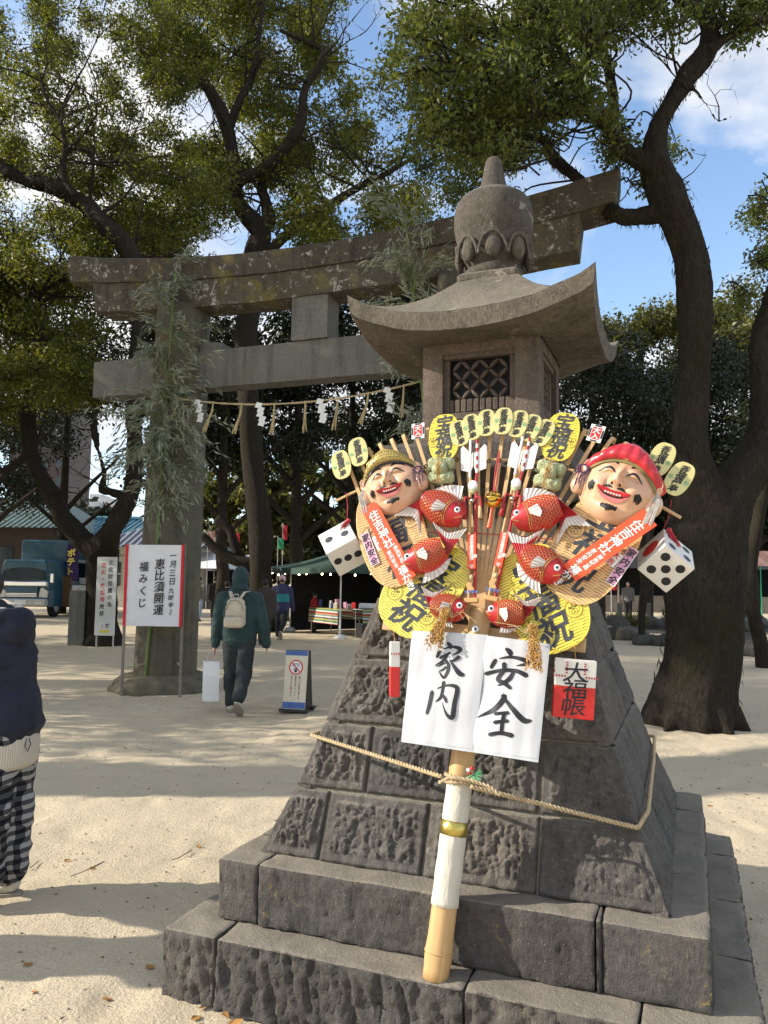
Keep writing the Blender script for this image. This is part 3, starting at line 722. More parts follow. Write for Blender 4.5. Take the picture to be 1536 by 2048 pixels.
def make_tree(name, label, limbs, blobs, dens, size, mat, fern=(), seed=1, twigs=True, n=12, group=None, sub=.42, sig=.17, base=None, droop=.35, bare=(), spray=0):
    rng = np.random.default_rng(seed); T_ = thing(name, label, 'tree', group=group)
    mb = MB(); SS = []
    for i, P in enumerate(limbs): SS.append(limb(mb, P, n if i == 0 else max(6, n-4), .16, seed*3.3+i))
    if base is not None:        # flared roots
        c, r0 = Vector(base[0]), base[1]; rg = random.Random(seed)
        for k_ in range(11):
            a = k_*.571+seed+rg.uniform(-.15, .15); e = rg.uniform(1.05, 1.38); cs, sn = math.cos(a), math.sin(a)
            mb.tube([c+Vector((cs*r0*.45, sn*r0*.45, r0*1.5)), c+Vector((cs*r0*.72, sn*r0*.72, r0*.6)), c+Vector((cs*r0*1.05, sn*r0*1.05, r0*.14)), c+Vector((cs*r0*e, sn*r0*e, -.05)), c+Vector((cs*r0*e*1.1, sn*r0*e*1.1, -.15))], [r0*.36, r0*.38, r0*.30, r0*.16, r0*.06], 10)
        vx = base[2] if len(base) > 2 else .05
        def bd(co):
            q = fbm(co[:, 0]*11, co[:, 1]*11, co[:, 2]*2.6, seed, 4, .6); l_ = fbm(co[:, 0]*2.2, co[:, 1]*2.2, co[:, 2]*1.2, seed+3, 3)
            th_ = np.clip((co[:, 2]+.5)/1.2, .4, 1); return vx*.55*(.35-np.abs(q))*th_ + .035*l_
        link('trunk', remesh(mb, vx, 3, bd), 'bark', T_)
    else: mb.build('trunk', 'bark', T_, True)
    pts = np.array([p[:3] for S in SS for p in S])
    if len(blobs):
        tw = MB()
        if twigs:
            used = np.zeros(len(pts))
            for c, r_ in blobs:
                d = np.linalg.norm(pts-np.array(c), axis=1)+used*.12; j = int(np.argmin(d)); used[max(0, j-2):j+3] += 1; s = Vector(pts[j]); e = Vector(c); L0 = (e-s).length
                if L0 > 1.4+r_: s = e+(s-e).normalized()*(.5+r_); L0 = (e-s).length
                w1, w2 = Vector(rng.normal(size=3))*.14*L0, Vector(rng.normal(size=3))*.14*L0
                S2 = spline([tuple(s), tuple(s.lerp(e, .33)+w1), tuple(s.lerp(e, .68)+w2), tuple(e)], 4); k0 = min(.022, .006+.008*L0); tw.tube([tuple(p) for p in S2], [k0*(1-.75*q/len(S2)) for q in range(len(S2))], 5, False)
                for _ in range(7):
                    o = Vector(rng.normal(size=3)).normalized()*r_*.95; b0 = Vector(S2[int(len(S2)*rng.uniform(.5, .95))]); tw.tube([b0, b0.lerp(e+o, .5)+Vector(rng.normal(size=3))*.08*r_, e+o], [.010, .007, .003], 4, False)
        for q in range(spray):      # sinuous side branches
            S = SS[int(rng.integers(0, len(SS)))]; p = S[int(rng.uniform(.35, .98)*(len(S)-1))]
            if p[2] < 6: continue
            bare_twigs(tw, p[:3], Vector((rng.normal()*.8, -.35+rng.normal()*.4, .35+rng.normal()*.55)), rng.uniform(1.2, 2.8), min(.045, p[3]*.5), rng)
        for st_, d_, L_, r_ in bare: bare_twigs(tw, st_, d_, L_, r_, rng)
        if tw.v: tw.build('branches', 'bark', T_, True)
        blades('crown', *foliage(blobs, dens, size, rng, sub, droop, sig), mat, T_, rng=rng)['kind'] = 'stuff'
    if fern:
        C = np.concatenate([ferns(SS[i], rng) for i in fern]); n_ = len(C)
        if n_: blades('fern_tufts', C, rng.normal(size=(n_, 3))*.30+np.array([0, 0, -1.]), .11*(.5+rng.random(n_)), .014, 'moss_fern', T_, rng=rng)['kind'] = 'stuff'
    return T_
def blob_field(n, x0, x1, y0, y1, rpx, Y0, Y1, rng, holes=(), shape=None):
    out = []; tries = 0
    while len(out) < n and tries < n*30:
        tries += 1; x, y = rng.uniform(x0, x1), rng.uniform(y0, y1); r_ = rng.uniform(*rpx)
        if any(((x-hx)/(hr+r_*.55))**2+((y-hy)/(hv+r_*.55))**2 < 1 for hx, hy, hr, hv in holes): continue
        if shape and not shape(x, y): continue
        Y = rng.uniform(Y0, Y1); out.append((at(x, y, Y), r_*Y/FPX))
    return out
rt = np.random.default_rng(21)
# --- the near tree on the right
g0 = gnd(1388, 1448)
Yr = g0.y
RL = [[(g0.x, g0.y, -.1, .46)]+pxl([(1392, 1400, 160), (1402, 1300, 146), (1408, 1200, 150), (1414, 1100, 150), (1412, 1030, 150)], Yr)+pxl([(1392, 960, 88), (1380, 880, 64), (1391, 743, 60), (1390, 606, 64), (1376, 500, 74), (1338, 395, 70), (1306, 325, 58)], Yr-.1),
      pxl([(1425, 1060, 110), (1462, 985, 100), (1505, 920, 76), (1530, 860, 62), (1527, 780, 50), (1520, 690, 44), (1540, 600, 40), (1580, 480, 34)], Yr),
      pxl([(1308, 330, 54), (1316, 255, 40), (1340, 205, 46), (1372, 155, 48), (1415, 102, 44), (1423, 50, 40), (1396, 20, 32), (1350, -20, 26)], Yr-.2),
      pxl([(1412, 105, 34), (1440, 85, 26), (1493, 52, 22), (1560, 35, 18), (1620, 30, 12)], Yr-.3),
      pxl([(1308, 330, 44), (1268, 318, 38), (1240, 295, 36), (1220, 262, 38), (1200, 235, 30), (1160, 225, 18, Yr-.8), (1080, 235, 12, Yr-1.3)], Yr-.2),
      pxl([(1225, 265, 30), (1226, 200, 24), (1210, 120, 18), (1180, 30, 14), (1150, -60, 10)], Yr-.3),
      pxl([(1345, 425, 40), (1290, 432, 36), (1235, 428, 34), (1190, 395, 30, Yr+1.0), (1150, 352, 28, Yr+1.2), (1105, 315, 26, Yr+1.2), (1085, 280, 18, Yr+1.2), (1030, 262, 12, Yr+.8)], Yr),
      pxl([(1384, 172, 14), (1402, 195, 10), (1418, 216, 9), (1436, 240, 8), (1470, 231, 5)], Yr-.3)]
bl = blob_field(135, 815, 1240, -70, 310, (22, 46), Yr-2.6, Yr+.6, rt, [(790, 300, 30, 90), (1290, 160, 60, 140), (1150, 320, 70, 30)])
bl += blob_field(24, 1120, 1330, -80, 60, (40, 60), Yr-1.5, Yr+1, rt) + blob_field(16, 1420, 1600, -70, 60, (30, 48), Yr-1, Yr+.8, rt) + blob_field(9, 1225, 1345, 270, 380, (18, 34), Yr+.2, Yr+1.2, rt)
bl += blob_field(12, 840, 1060, 270, 400, (26, 44), Yr+1, Yr+3.6, rt)
bl += blob_field(15, 1445, 1600, 340, 640, (24, 42), Yr+.6, Yr+2.5, rt, [(1400, 480, 60, 300)])
tw0 = [(at(1348, 375, Yr), (.5, 0, .45), .55, .010), (at(1438, 240, Yr-.3), (-.1, 0, 1), .7, .010), (at(800, 330, 9), (.3, 0, 1), 1.3, .012), (at(1420, 15, Yr-.3), (.3, 0, 1), .8, .014)]
make_tree('camphor_tree', 'rough-barked camphor tree forking right behind the red-capped mask and white die', RL, bl, 1.15, .068, 'leaf_camphor_near', (0, 1, 2, 4, 6), 5, n=22, sub=.26, sig=.10, base=(g0, .43, .028), bare=tw0)
# --- the forked tree on the left, by the white notice
g1 = gnd(205, 1290); Ya = g1.y
AL = [[(g1.x, g1.y, -.1, .36)]+pxl([(202, 1250, 54), (204, 1180, 56), (206, 1110, 64)], Ya)+pxl([(216, 1070, 44), (240, 1031, 40), (262, 982, 36), (271, 927, 32), (268, 850, 30), (262, 760, 28), (275, 660, 30), (282, 560, 34), (250, 490, 38), (212, 455, 40), (170, 410, 36), (100, 372, 30), (30, 350, 24), (-60, 290, 18)], Ya-1),
      pxl([(200, 1105, 52), (164, 1076, 42), (131, 1042, 40), (109, 996, 37), (82, 955, 34), (63, 910, 31), (56, 850, 29), (58, 790, 28), (74, 724, 28), (79, 683, 26), (72, 655, 24), (45, 648, 22), (5, 612, 18), (-60, 560, 14)], Ya-.3),
      pxl([(78, 675, 22), (77, 628, 16), (82, 590, 13), (120, 560, 10), (160, 540, 6)], Ya-.3),
      pxl([(253, 994, 22), (222, 984, 16), (203, 980, 16), (208, 949, 13), (200, 914, 12), (188, 850, 10), (192, 790, 9), (186, 720, 8)], Ya-.6),
      pxl([(268, 850, 20), (300, 760, 16), (320, 690, 16), (340, 620, 12), (360, 560, 10)], Ya-.5),
      pxl([(150, 395, 18), (125, 345, 16), (130, 296, 13), (120, 240, 12), (90, 190, 10), (70, 100, 7)], Ya-1.5),
      pxl([(128, 300, 12), (175, 300, 11), (190, 325, 10), (240, 330, 8), (290, 280, 6)], Ya-1.5),
      pxl([(62, 905, 14), (20, 935, 12), (-20, 950, 9)], Ya-.3)]
bl = blob_field(215, -60, 420, -80, 520, (22, 46), Ya-1.2, Ya+5, rt, [(405, 215, 40, 52), (430, 490, 30, 25), (48, 395, 28, 22), (270, 170, 26, 22), (180, 120, 18, 18), (330, 400, 26, 20), (70, 250, 20, 20)])
bl += blob_field(56, -60, 200, 500, 830, (38, 60), Ya-2, Ya+2.5, rt, [(110, 640, 14, 14), (195, 600, 18, 22)])
tw0 = [(at(x, y, Ya-.5), (dx, .1, dz), L_, .02) for x, y, dx, dz, L_ in ((200, 930, .7, .3, 1.3), (188, 860, -.8, .3, 1.4), (60, 900, .9, .1, 1.7), (110, 985, 1., .15, 1.5), (205, 975, -.9, .1, 1.2), (195, 800, .6, .1, 1.2), (131, 1040, -.8, .5, 1.5), (60, 850, 1, -.2, 1.6))]
make_tree('camphor_tree', 'V-shaped forked tree behind the white no-smoking notice on the left', AL, bl, .86, .108, 'leaf_camphor', (0, 1, 4), 6, n=16, sub=.40, sig=.17, base=((g1.x, g1.y, 0), .36, .06), bare=tw0, twigs=True, spray=60)
# --- the tall tree behind the torii's middle
Yb = 23.
gb = gnd(528, 1215); Yb = 24.
BL = [[(at(524, 1190, Yb).x, Yb, -.1, .45)]+pxl([(522, 1150, 46), (520, 1050, 46), (508, 950, 44), (498, 800, 44), (492, 680, 46), (500, 600, 50), (513, 505, 50), (520, 462, 42), (484, 418, 32), (470, 380, 27), (478, 355, 26), (466, 312, 26), (456, 262, 30), (437, 212, 30), (402, 158, 20), (352, 106, 15), (300, 72, 11), (240, 30, 8)], Yb-1),
      pxl([(520, 465, 36), (538, 440, 34), (532, 405, 24), (524, 372, 20), (540, 340, 15), (560, 320, 10)], Yb-1),
      pxl([(478, 362, 24), (505, 348, 22), (532, 334, 22), (570, 296, 26), (600, 250, 22), (610, 178, 17), (640, 130, 15), (646, 100, 13), (616, 85, 11), (560, 60, 7)], Yb-1.5),
      pxl([(456, 260, 22), (480, 200, 17), (505, 150, 13), (520, 60, 9), (530, -40, 6)], Yb-1),
      pxl([(438, 210, 18), (398, 140, 20), (384, 90, 18), (340, 30, 13), (345, -30, 9)], Yb-1),
      pxl([(535, 505, 20), (575, 468, 20), (620, 432, 20), (668, 404, 18), (715, 375, 14), (768, 350, 11), (838, 308, 7)], Yb-2),
      pxl([(500, 620, 26), (440, 600, 18), (390, 560, 14), (345, 500, 11), (350, 430, 10), (385, 385, 8)], Yb-1),
      pxl([(520, 1130, 26), (470, 1120, 24), (432, 1098, 20), (404, 1070, 16)], Yb-.6),
      pxl([(500, 1160, 24), (470, 1090, 20), (460, 1060, 18), (430, 1040, 14)], Yb-.3)]
bl = blob_field(185, 370, 740, -80, 360, (20, 42), Yb-1.2, Yb+5, rt, [(412, 225, 40, 45), (432, 488, 32, 26), (765, 90, 60, 180), (760, 390, 60, 60), (690, 60, 24, 60), (640, 190, 20, 20)])
bl += blob_field(34, 560, 860, 380, 500, (26, 42), Yb-5, Yb+1, rt, [(700, 330, 60, 50), (440, 485, 40, 30)]) + blob_field(30, 250, 480, 330, 560, (30, 46), Yb-3, Yb+2, rt, [(432, 488, 36, 30)])
bl += blob_field(10, 700, 800, 110, 340, (18, 30), Yb-4, Yb, rt)
tw0 = [(at(x, y, Yb-2), (dx, .1, dz), L_, .03) for x, y, dx, dz, L_ in ((668, 404, .5, .9, 3.2), (715, 375, .6, .8, 3.4), (768, 350, .4, 1, 3), (640, 125, .9, .2, 3.2), (700, 380, .9, .5, 3.), (650, 110, .5, 1, 2.6), (560, 300, .9, .3, 2.5))]
make_tree('camphor_tree', 'tall twisting camphor tree rising behind the middle of the torii beam', BL, bl, .88, .15, 'leaf_camphor', (0, 1, 2, 5, 7), 7, n=14, sub=.55, sig=.24, bare=tw0, spray=70)
# --- the darker wood behind
def bg_tree(px, Y, wpx, top, crown, dens, size, mat, label, seed, lean=0, name='evergreen_tree'):
    b = at(px, 1160, Y); rr_ = wpx*.5*Y/FPX
    P = [(b.x, Y, -.1, rr_*1.25), (b.x+.1, Y, 1.5, rr_), (b.x+lean*.4, Y, 3.5, rr_*.85), (b.x+lean, Y, at(px, top, Y).z, rr_*.35)]
    up = at(px, top, Y).z; ex_ = [[(b.x+lean*.4, Y, 3.+.7*k_, rr_*.5), (b.x+lean*.4+s*1.2, Y-.3, 4.+.8*k_, rr_*.35), (b.x+s*2.6, Y-.6, 5.+.9*k_, rr_*.15)] for k_, s in enumerate((1, -1, 1, -1))]
    rng = np.random.default_rng(seed); bl = []
    for x0, x1, y0, y1, n_, r0, r1, dep in crown: bl += blob_field(n_, x0, x1, y0, y1, (r0, r1), Y-dep, Y+dep, rng)
    return make_tree(name, label, [P]+ex_, bl, dens, size, mat, (), seed, True, 10, 'trees of the wood behind', sub=.75, sig=.32)
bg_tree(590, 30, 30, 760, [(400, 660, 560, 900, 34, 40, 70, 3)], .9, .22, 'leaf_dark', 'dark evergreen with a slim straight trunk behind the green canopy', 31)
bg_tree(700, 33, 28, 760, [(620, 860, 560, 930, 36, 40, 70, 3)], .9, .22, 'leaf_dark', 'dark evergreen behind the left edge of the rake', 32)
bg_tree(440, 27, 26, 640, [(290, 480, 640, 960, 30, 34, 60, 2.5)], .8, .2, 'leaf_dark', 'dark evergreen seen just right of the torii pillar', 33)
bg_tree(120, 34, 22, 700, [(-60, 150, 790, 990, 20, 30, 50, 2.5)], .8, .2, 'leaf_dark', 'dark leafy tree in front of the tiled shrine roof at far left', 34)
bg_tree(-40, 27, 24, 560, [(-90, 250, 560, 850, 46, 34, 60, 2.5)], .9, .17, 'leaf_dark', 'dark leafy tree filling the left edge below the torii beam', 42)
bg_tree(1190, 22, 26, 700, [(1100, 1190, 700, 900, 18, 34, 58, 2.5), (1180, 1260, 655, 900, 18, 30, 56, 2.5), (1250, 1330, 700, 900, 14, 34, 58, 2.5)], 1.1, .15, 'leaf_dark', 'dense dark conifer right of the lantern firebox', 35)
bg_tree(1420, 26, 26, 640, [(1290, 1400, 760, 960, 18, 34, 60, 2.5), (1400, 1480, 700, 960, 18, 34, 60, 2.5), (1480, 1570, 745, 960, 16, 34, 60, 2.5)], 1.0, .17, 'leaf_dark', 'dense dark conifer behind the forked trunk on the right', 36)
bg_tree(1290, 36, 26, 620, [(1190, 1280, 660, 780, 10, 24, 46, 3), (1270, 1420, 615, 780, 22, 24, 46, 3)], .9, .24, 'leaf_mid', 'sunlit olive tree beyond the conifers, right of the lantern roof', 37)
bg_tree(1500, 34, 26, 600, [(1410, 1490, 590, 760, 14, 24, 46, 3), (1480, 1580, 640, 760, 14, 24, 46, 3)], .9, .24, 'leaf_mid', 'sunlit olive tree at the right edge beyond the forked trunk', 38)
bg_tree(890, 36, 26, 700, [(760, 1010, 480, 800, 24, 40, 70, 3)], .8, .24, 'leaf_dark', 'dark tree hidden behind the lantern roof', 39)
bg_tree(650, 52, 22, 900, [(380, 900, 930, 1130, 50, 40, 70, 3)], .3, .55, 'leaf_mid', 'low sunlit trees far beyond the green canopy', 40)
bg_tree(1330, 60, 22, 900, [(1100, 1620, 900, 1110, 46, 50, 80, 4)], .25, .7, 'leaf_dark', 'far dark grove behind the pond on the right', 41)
# thin trunks on the right
for pts, Y, lab in (([(1284, 1285, 14), (1284, 1240, 13), (1290, 1180, 14), (1296, 1120, 14), (1302, 1050, 13), (1306, 960, 11)], gnd(1284, 1285).y, 'slim dark sapling trunk standing by the pond below the right die'), ([(1532, 1340, 34), (1524, 1290, 28), (1508, 1220, 26), (1500, 1140, 28), (1512, 1060, 26), (1530, 960, 24)], gnd(1532, 1335).y, 'leaning trunk at the right edge behind the big forked tree')):
    make_tree('thin_tree', lab, [pxl(pts, Y)], [(at(pts[-1][0], pts[-1][1]-60, Y), .7), (at(pts[-1][0]+30, pts[-1][1]-120, Y), .8)], .7, .12, 'leaf_dark', (), 50, True, 10)
# --- camphors standing just outside the frame on the left; they shade the middle of the court
def side_tree(x, y, r_, top, blobs, label, seed):
    P = [(x, y, -.1, r_*1.3), (x+.1, y, 1.2, r_), (x-.1, y+.1, 3, r_*.9), (x, y, 5, r_*.8), (x+.3, y, top, r_*.3)]
    ex_ = [[(x, y, 4.5+.5*k_, r_*.5), (x+s*1.5, y+q*1.2, 6.+.6*k_, r_*.35), (x+s*3, y+q*2.5, 7.2+.7*k_, r_*.12)] for k_, (s, q) in enumerate(((1, .3), (-1, .5), (.6, -.2), (-.6, .9)))]
    return make_tree('camphor_tree', label, [P]+ex_, blobs, .55, .2, 'leaf_camphor', (), seed, True, 12, 'camphor trees just left of the view', sub=.8, sig=.35)
def rb(n, x, y, z, seed): 
    q = np.random.default_rng(seed); return [((q.uniform(*x), q.uniform(*y), q.uniform(*z)), q.uniform(.7, 1.3)) for _ in range(n)]
side_tree(-10.5, 6.0, .62, 10, rb(34, (-15, -8), (6.8, 11), (9.2, 13), 1)+[(c_, r_*.55) for c_, r_ in rb(26, (-13, -9.5), (6.6, 10.5), (2.6, 6.5), 4)], 'massive camphor trunk out of view on the left whose shadow crosses the sand', 61)
side_tree(-14, 11.5, .5, 9, rb(105, (-21, -9), (8.6, 15), (2.8, 14.5), 2), 'leafy camphor out of view on the left shading the torii', 62)
side_tree(-19, 16, .5, 10, rb(90, (-26, -13), (13.5, 21), (3, 13), 3), 'leafy camphor out of view farther left shading the walkers', 63)
side_tree(-27, 31, .5, 11, rb(90, (-36, -20), (25, 37), (3, 13), 6), 'leafy camphor out of view at far left shading the blue truck', 64)
# ------------------------------------------------------------------ the giant rake of good luck, leaning on the lantern
FO = Vector((.18432, 2.7521, .244)); FX = Vector((.92695, -.36830, -.07157)); FY = Vector((.14372, .17235, .97450)); FZ = Vector((-.34657, -.91359, .21269))
FM = Matrix(((FX.x, FY.x, FZ.x, FO.x), (FX.y, FY.y, FZ.y, FO.y), (FX.z, FY.z, FZ.z, FO.z), (0, 0, 0, 1)))
def fuv(px, py, h=0.):
    r = ray(px, py); o = Vector((0, 0, CAMH)); t = ((FO+FZ*h-o).dot(FZ))/r.dot(FZ); p = o+r*t-FO
    return Vector((p.dot(FX), p.dot(FY)))
def fT(u, v, h, ang=0.): return FM @ Matrix.Translation((u, v, h)) @ Matrix.Rotation(ang, 4, 'Z')
RAKE = thing('giant_bamboo_rake', 'giant decorated bamboo luck rake with long handle leaning on the stone lantern', 'bamboo rake', M=FM)
# handle: split bamboo culm with nodes, paper wrap, gold band
hp = []; hr = []
for v in np.linspace(-.0, 1.285, 40):
    hp.append((0, v, -.03)); hr.append(.0455-.0045*v/1.28 + (.0028 if abs(v-.085) < .02 or abs(v-.70) < .02 else 0))
MB().tube(hp, hr, 28).build('handle', 'bamboo', RAKE, True)
MB().tube([(0, .083, -.03), (0, .089, -.03)], [.0505, .0505], 28).build('node_ring', 'bamboo', RAKE, True)
wr = MB(); vv = np.linspace(.232, .66, 30); wr.tube([(0, v, -.03) for v in vv], [.0490-.0035*v + .0008*math.sin(v*60) for v in vv], 26, jit=.012)
wr.build('paper_wrap', 'paper_wrap', RAKE, True)
MB().tube([(0, v, -.03) for v in (.466, .490, .515)], [.0492, .0496, .0491], 26, jit=.01).build('gold_band', 'foil_gold', RAKE, True)
th = MB()
for q in (.765, .772, .779): th.tube([(.0455*math.cos(a), q+.006*math.sin(a), -.03+.0455*math.sin(a)) for a in np.linspace(0, 2*math.pi, 25)], .002, 5, False)
th.build('green_thread', 'print_green', RAKE)
st = fuv(951, 1258, .015); disc_ = MB().lathe([(.0, 0), (.013, 0), (.0135, .003), (.011, .005), (0, .006)], 18, (st.x, st.y, .012), cap=False); disc_.build('stud', 'eye_white', RAKE, True)
disc(MB(), st.x, st.y, .005, .0186, 12).build('stud_centre', 'ink_grey', RAKE)
# ribs
def rib(u0, v0, u1, v1, hook=.03, w=.0145):
    d = Vector((u1-u0, v1-v0)).normalized(); n = Vector((-d.y, d.x))*w/2; mb = MB(); path = []
    for t in np.linspace(0, 1, 9): path.append((u0+(u1-u0)*t, v0+(v1-v0)*t, -.022-.010*math.sin(t*3.14)))
    for a in np.linspace(.25, 1., 6):
        ph = a*R(150); path.append((u1+d.x*hook*math.sin(ph), v1+d.y*hook*math.sin(ph), -.022-hook*(1-math.cos(ph))))
    P = []
    for i, p in enumerate(path):
        t_ = Vector(path[min(i+1, len(path)-1)])-Vector(path[max(i-1, 0)]); nn = Vector((n.x, n.y, 0)); bn = t_.normalized().cross(nn.normalized())*.0025; p = Vector(p)
        P.append([p-nn-bn, p+nn-bn, p+nn+bn, p-nn+bn, p-nn-bn])
    return mb.grid([[tuple(q) for q in r_] for r_ in P])
NR = 27
for i in range(NR):
    s = -1+2*i/(NR-1); th_ = s*R(31.5)
    tu, tv = 1.285*math.sin(th_), .775+1.285*math.cos(th_)
    bu = .042*s + (.0 if abs(s) < .95 else 0); bv = 1.24
    if abs(s) > .98: bu, bv = .05*s, .78
    if .86 < abs(s) < .98: bu, bv = .06*s, 1.02
    rib(bu, bv, tu, tv, .028).build('rib', 'bamboo_slat', RAKE)
def bow(v_mid, sag, half, r=.006, h=-.032, name='cross_bar', mat='bamboo_slat'):
    MB().tube([(s*half, v_mid-sag*s*s, h) for s in np.linspace(-1, 1, 25)], r, 6).build(name, mat, RAKE)
bow(1.905, .21, .70); bow(1.585, .02, .42, .0018, -.016, 'binding_wire', 'cord_red')
MB().box((0, 1.195, -.05), (.80, .055, .016), bev=.003).build('support_board', 'bamboo_slat', RAKE)
ties = MB()
for i in range(NR):
    s = -1+2*i/(NR-1); th_ = s*R(31.5); ti, tv = 1.285*math.sin(th_), .775+1.285*math.cos(th_); bu = .042*s
    for t_ in np.linspace(.3, .95, 40):
        uu = bu+(ti-bu)*t_; v_ = 1.24+(tv-1.24)*t_
        if abs(v_-(1.905-.21*(uu/.7)**2)) < .01: ties.tube([(uu+.008*math.cos(a), v_+.007*math.sin(a), -.022+.004*math.sin(2*a)) for a in np.linspace(0, 6.28, 9)], .0022, 4, False); break
ties.build('thread_ties', 'ink', RAKE)
# oval coin plaques ------------------------------------------------
def oval(w, h, n=40, e=2.9):
    o = []
    for i in range(n):
        a = 2*math.pi*i/n; c, s = math.cos(a), math.sin(a)
        o.append((w/2*abs(c)**(2/e)*(1 if c > 0 else -1), h/2*abs(s)**(2/2.35)*(1 if s > 0 else -1)))
    return o
def crest(mb, x, y, r, z):
    disc(mb, x, y, r, z, 28, r*.95); disc(mb, x, y, r*.89, z, 28, r*.855)
    for a, L_ in ((90, .30), (150, .26), (30, .26)):        # three leaves
        ca, sa = math.cos(R(a-180)), math.sin(R(a-180)); cx, cy = x+ca*r*.34, y+sa*r*.34+r*.05
        disc(mb, cx, cy, r*.33, z+.0001, 16, r*.29, r*.36); brush(mb, [(x, y+r*.1, r*.05), (cx+ca*r*.2, cy+sa*r*.2, r*.03)], z+.0002, n=4)
    for a, m in ((90, 4), (140, 3), (40, 3)):
        for k_ in range(m):
            for s in (-1, 1): disc(mb, x+math.cos(R(a))*r*(.28+.15*k_)+s*r*.07*math.sin(R(a)), y+math.sin(R(a))*r*(.28+.15*k_)-s*r*.07*math.cos(R(a)), r*.065, z+.0003, 6)
def coin(pc, top, wpx, hpx, h, kind, label, text, group=None, mirror=False, crests=(), stamp=None, uvm=None, sz=None):
    """pc = photo pixel of the centre, top = lean in degrees (+ = top to the right)"""
    c = fuv(pc[0], pc[1], h) if uvm is None else uvm
    w, ht = sz or (wpx, hpx)
    T_ = thing('oval_coin_plaque', label, 'coin plaque', group=group, M=fT(c.x, c.y, h, R(-top)))
    o = oval(w, ht); MB().prism(o, -.004, 0, None, .0012).build('plate', kind, T_)
    if 'pale' not in kind:
        d = MB(); rows = int(ht/.0105); 
        for r_ in range(rows):
            y = -ht/2+(r_+.5)*ht/rows
            for cidx, (a, b) in enumerate(((-.47, -.30), (-.29, -.13), (-.1, .1), (.13, .29), (.30, .47))):
                jx = .02*math.sin(r_*1.7+cidx); a_, b_ = (a+jx)*w, (b+jx)*w; yy = y+(.3 if cidx % 2 else 0)*ht/rows
                q = 1-abs(2*yy/ht)**2.6; lim = w/2*max(q, 0)**.38*.955
                a_, b_ = max(a_, -lim), min(b_, lim)
                if b_-a_ > .008: brush(d, [(a_, yy, .0022), ((a_+b_)/2, yy+.001, .0018), (b_, yy-.001, .0008)], .0004, n=2, ends=False)
        d.build('chisel_marks', 'ink', T_)
    if crests:
        for x, y, r_ in crests: bgd = MB(); cm = MB(); disc(bgd, x, y, r_*1.06, .0008, 28); crest(cm, x, y, r_, .0012); go = bgd.build('crest_ground', kind, T_); cm.build('crest_print', 'ink', go)['kind'] = 'stuff'
    if text:
        s, size, step, ox, oy = text; m = MB(); text_v(m, s, ox, oy, size, step, .0016, .022, 1.05, .18)
        m.build('lettering', 'ink_grey' if 'pale' not in kind else 'ink', T_)
    if stamp:
        m = MB()
        for x, y, r_ in stamp: m = MB(); disc(m, x, y, r_, .0010, 20, r_*.82); disc(m, x, y, r_*.6, .0010, 14, r_*.25); m.build('green_stamp', 'print_green', T_)
    return T_
# big ones: yellow below, peach above (left measured, right mirrored)
for sg, nm in ((-1, 'left'), (1, 'right')):
    side = 'gold-capped mask' if sg < 0 else 'red-capped mask'
    c = Vector((sg*.236, 1.348)); s = .42; w = .295
    coin(None, -sg*30 if sg > 0 else 30, 0, 0, -.002 if sg > 0 else -.0022, 'coin_yellow' if sg > 0 else 'coin_lime', 'large yellow oval coin at the rake foot, %s of the handle' % ('left' if sg < 0 else 'right'), ('宝福祝', .125, .118, -sg*.01, .11), 'large coin plaques on the rake',
         crests=((-.088, .045, .036), (.088, .045, .036), (-.085, -.085, .034), (.085, -.085, .034)), uvm=c, sz=(w, s))
    c = Vector((sg*.402, 1.555)); s = .45; w = .29
    coin(None, sg*25, 0, 0, .006, 'coin_peach', 'large peach oval coin tucked below the %s' % side, ('宝福祝', .125, .128, -sg*.005, .13), 'large coin plaques on the rake',
         crests=((-.09, .03, .038), (.09, .03, .038)), uvm=c, sz=(w, s))
for pc, lean, sz, nm in (((888, 874), -7, (.132, .208), 'left'), ((1121, 873), 9, (.138, .205), 'right')):
    coin(pc, lean, 0, 0, .004, 'coin_yellow', 'yellow oval coin at the top edge, %s of the fanned pale coins' % nm, ('宝福祝', .072, .062, 0, .064), 'yellow coin plaques at the top', crests=((-.046, -.02, .022), (.046, -.02, .022)), sz=sz)
ORD = ['leftmost', 'second from the left', 'third from the left', 'middle', 'third from the right', 'second from the right', 'rightmost']
for i, (pc, lean) in enumerate(zip(((918.6, 866), (943, 853.7), (972.4, 845), (1006, 841.5), (1036, 847), (1060.5, 855), (1086, 865)), (-20, -14, -6, 0, 9, 16, 22))):
    lay = [.010, .014, .018, .024, .019, .015, .011][i]
    coin(pc, lean, 0, 0, lay, 'coin_pale', 'small pale gold oval coin, %s of the seven fanned along the top' % ORD[i], ('香福禄寿', .030, .0255, 0, .037), 'seven small coins along the top', stamp=((-.027, .0, .0088),) if i < 3 else (((-.027, 0, .0088), (.027, 0, .0088)) if i == 3 else ((.027, 0, .0088),)), sz=(.078, .118))
for pc, lean, lay, lab in (((682, 929), -22, .012, 'outermost small pale coin at the upper left corner of the rake'), ((716, 903), -20, .008, 'inner small pale coin at the upper left, beside the gold cap'), ((1358, 957), 27, .012, 'outermost small pale coin at the upper right corner of the rake'), ((1322, 918), 22, .008, 'inner small pale coin at the upper right, behind the red cap')):
    coin(pc, lean, 0, 0, lay, 'coin_pale', lab, ('香福禄寿', .032, .028, 0, .041), 'small coins at the upper corners', stamp=((-.03, -.005, .009), (.03, -.005, .009)), sz=(.088, .135))
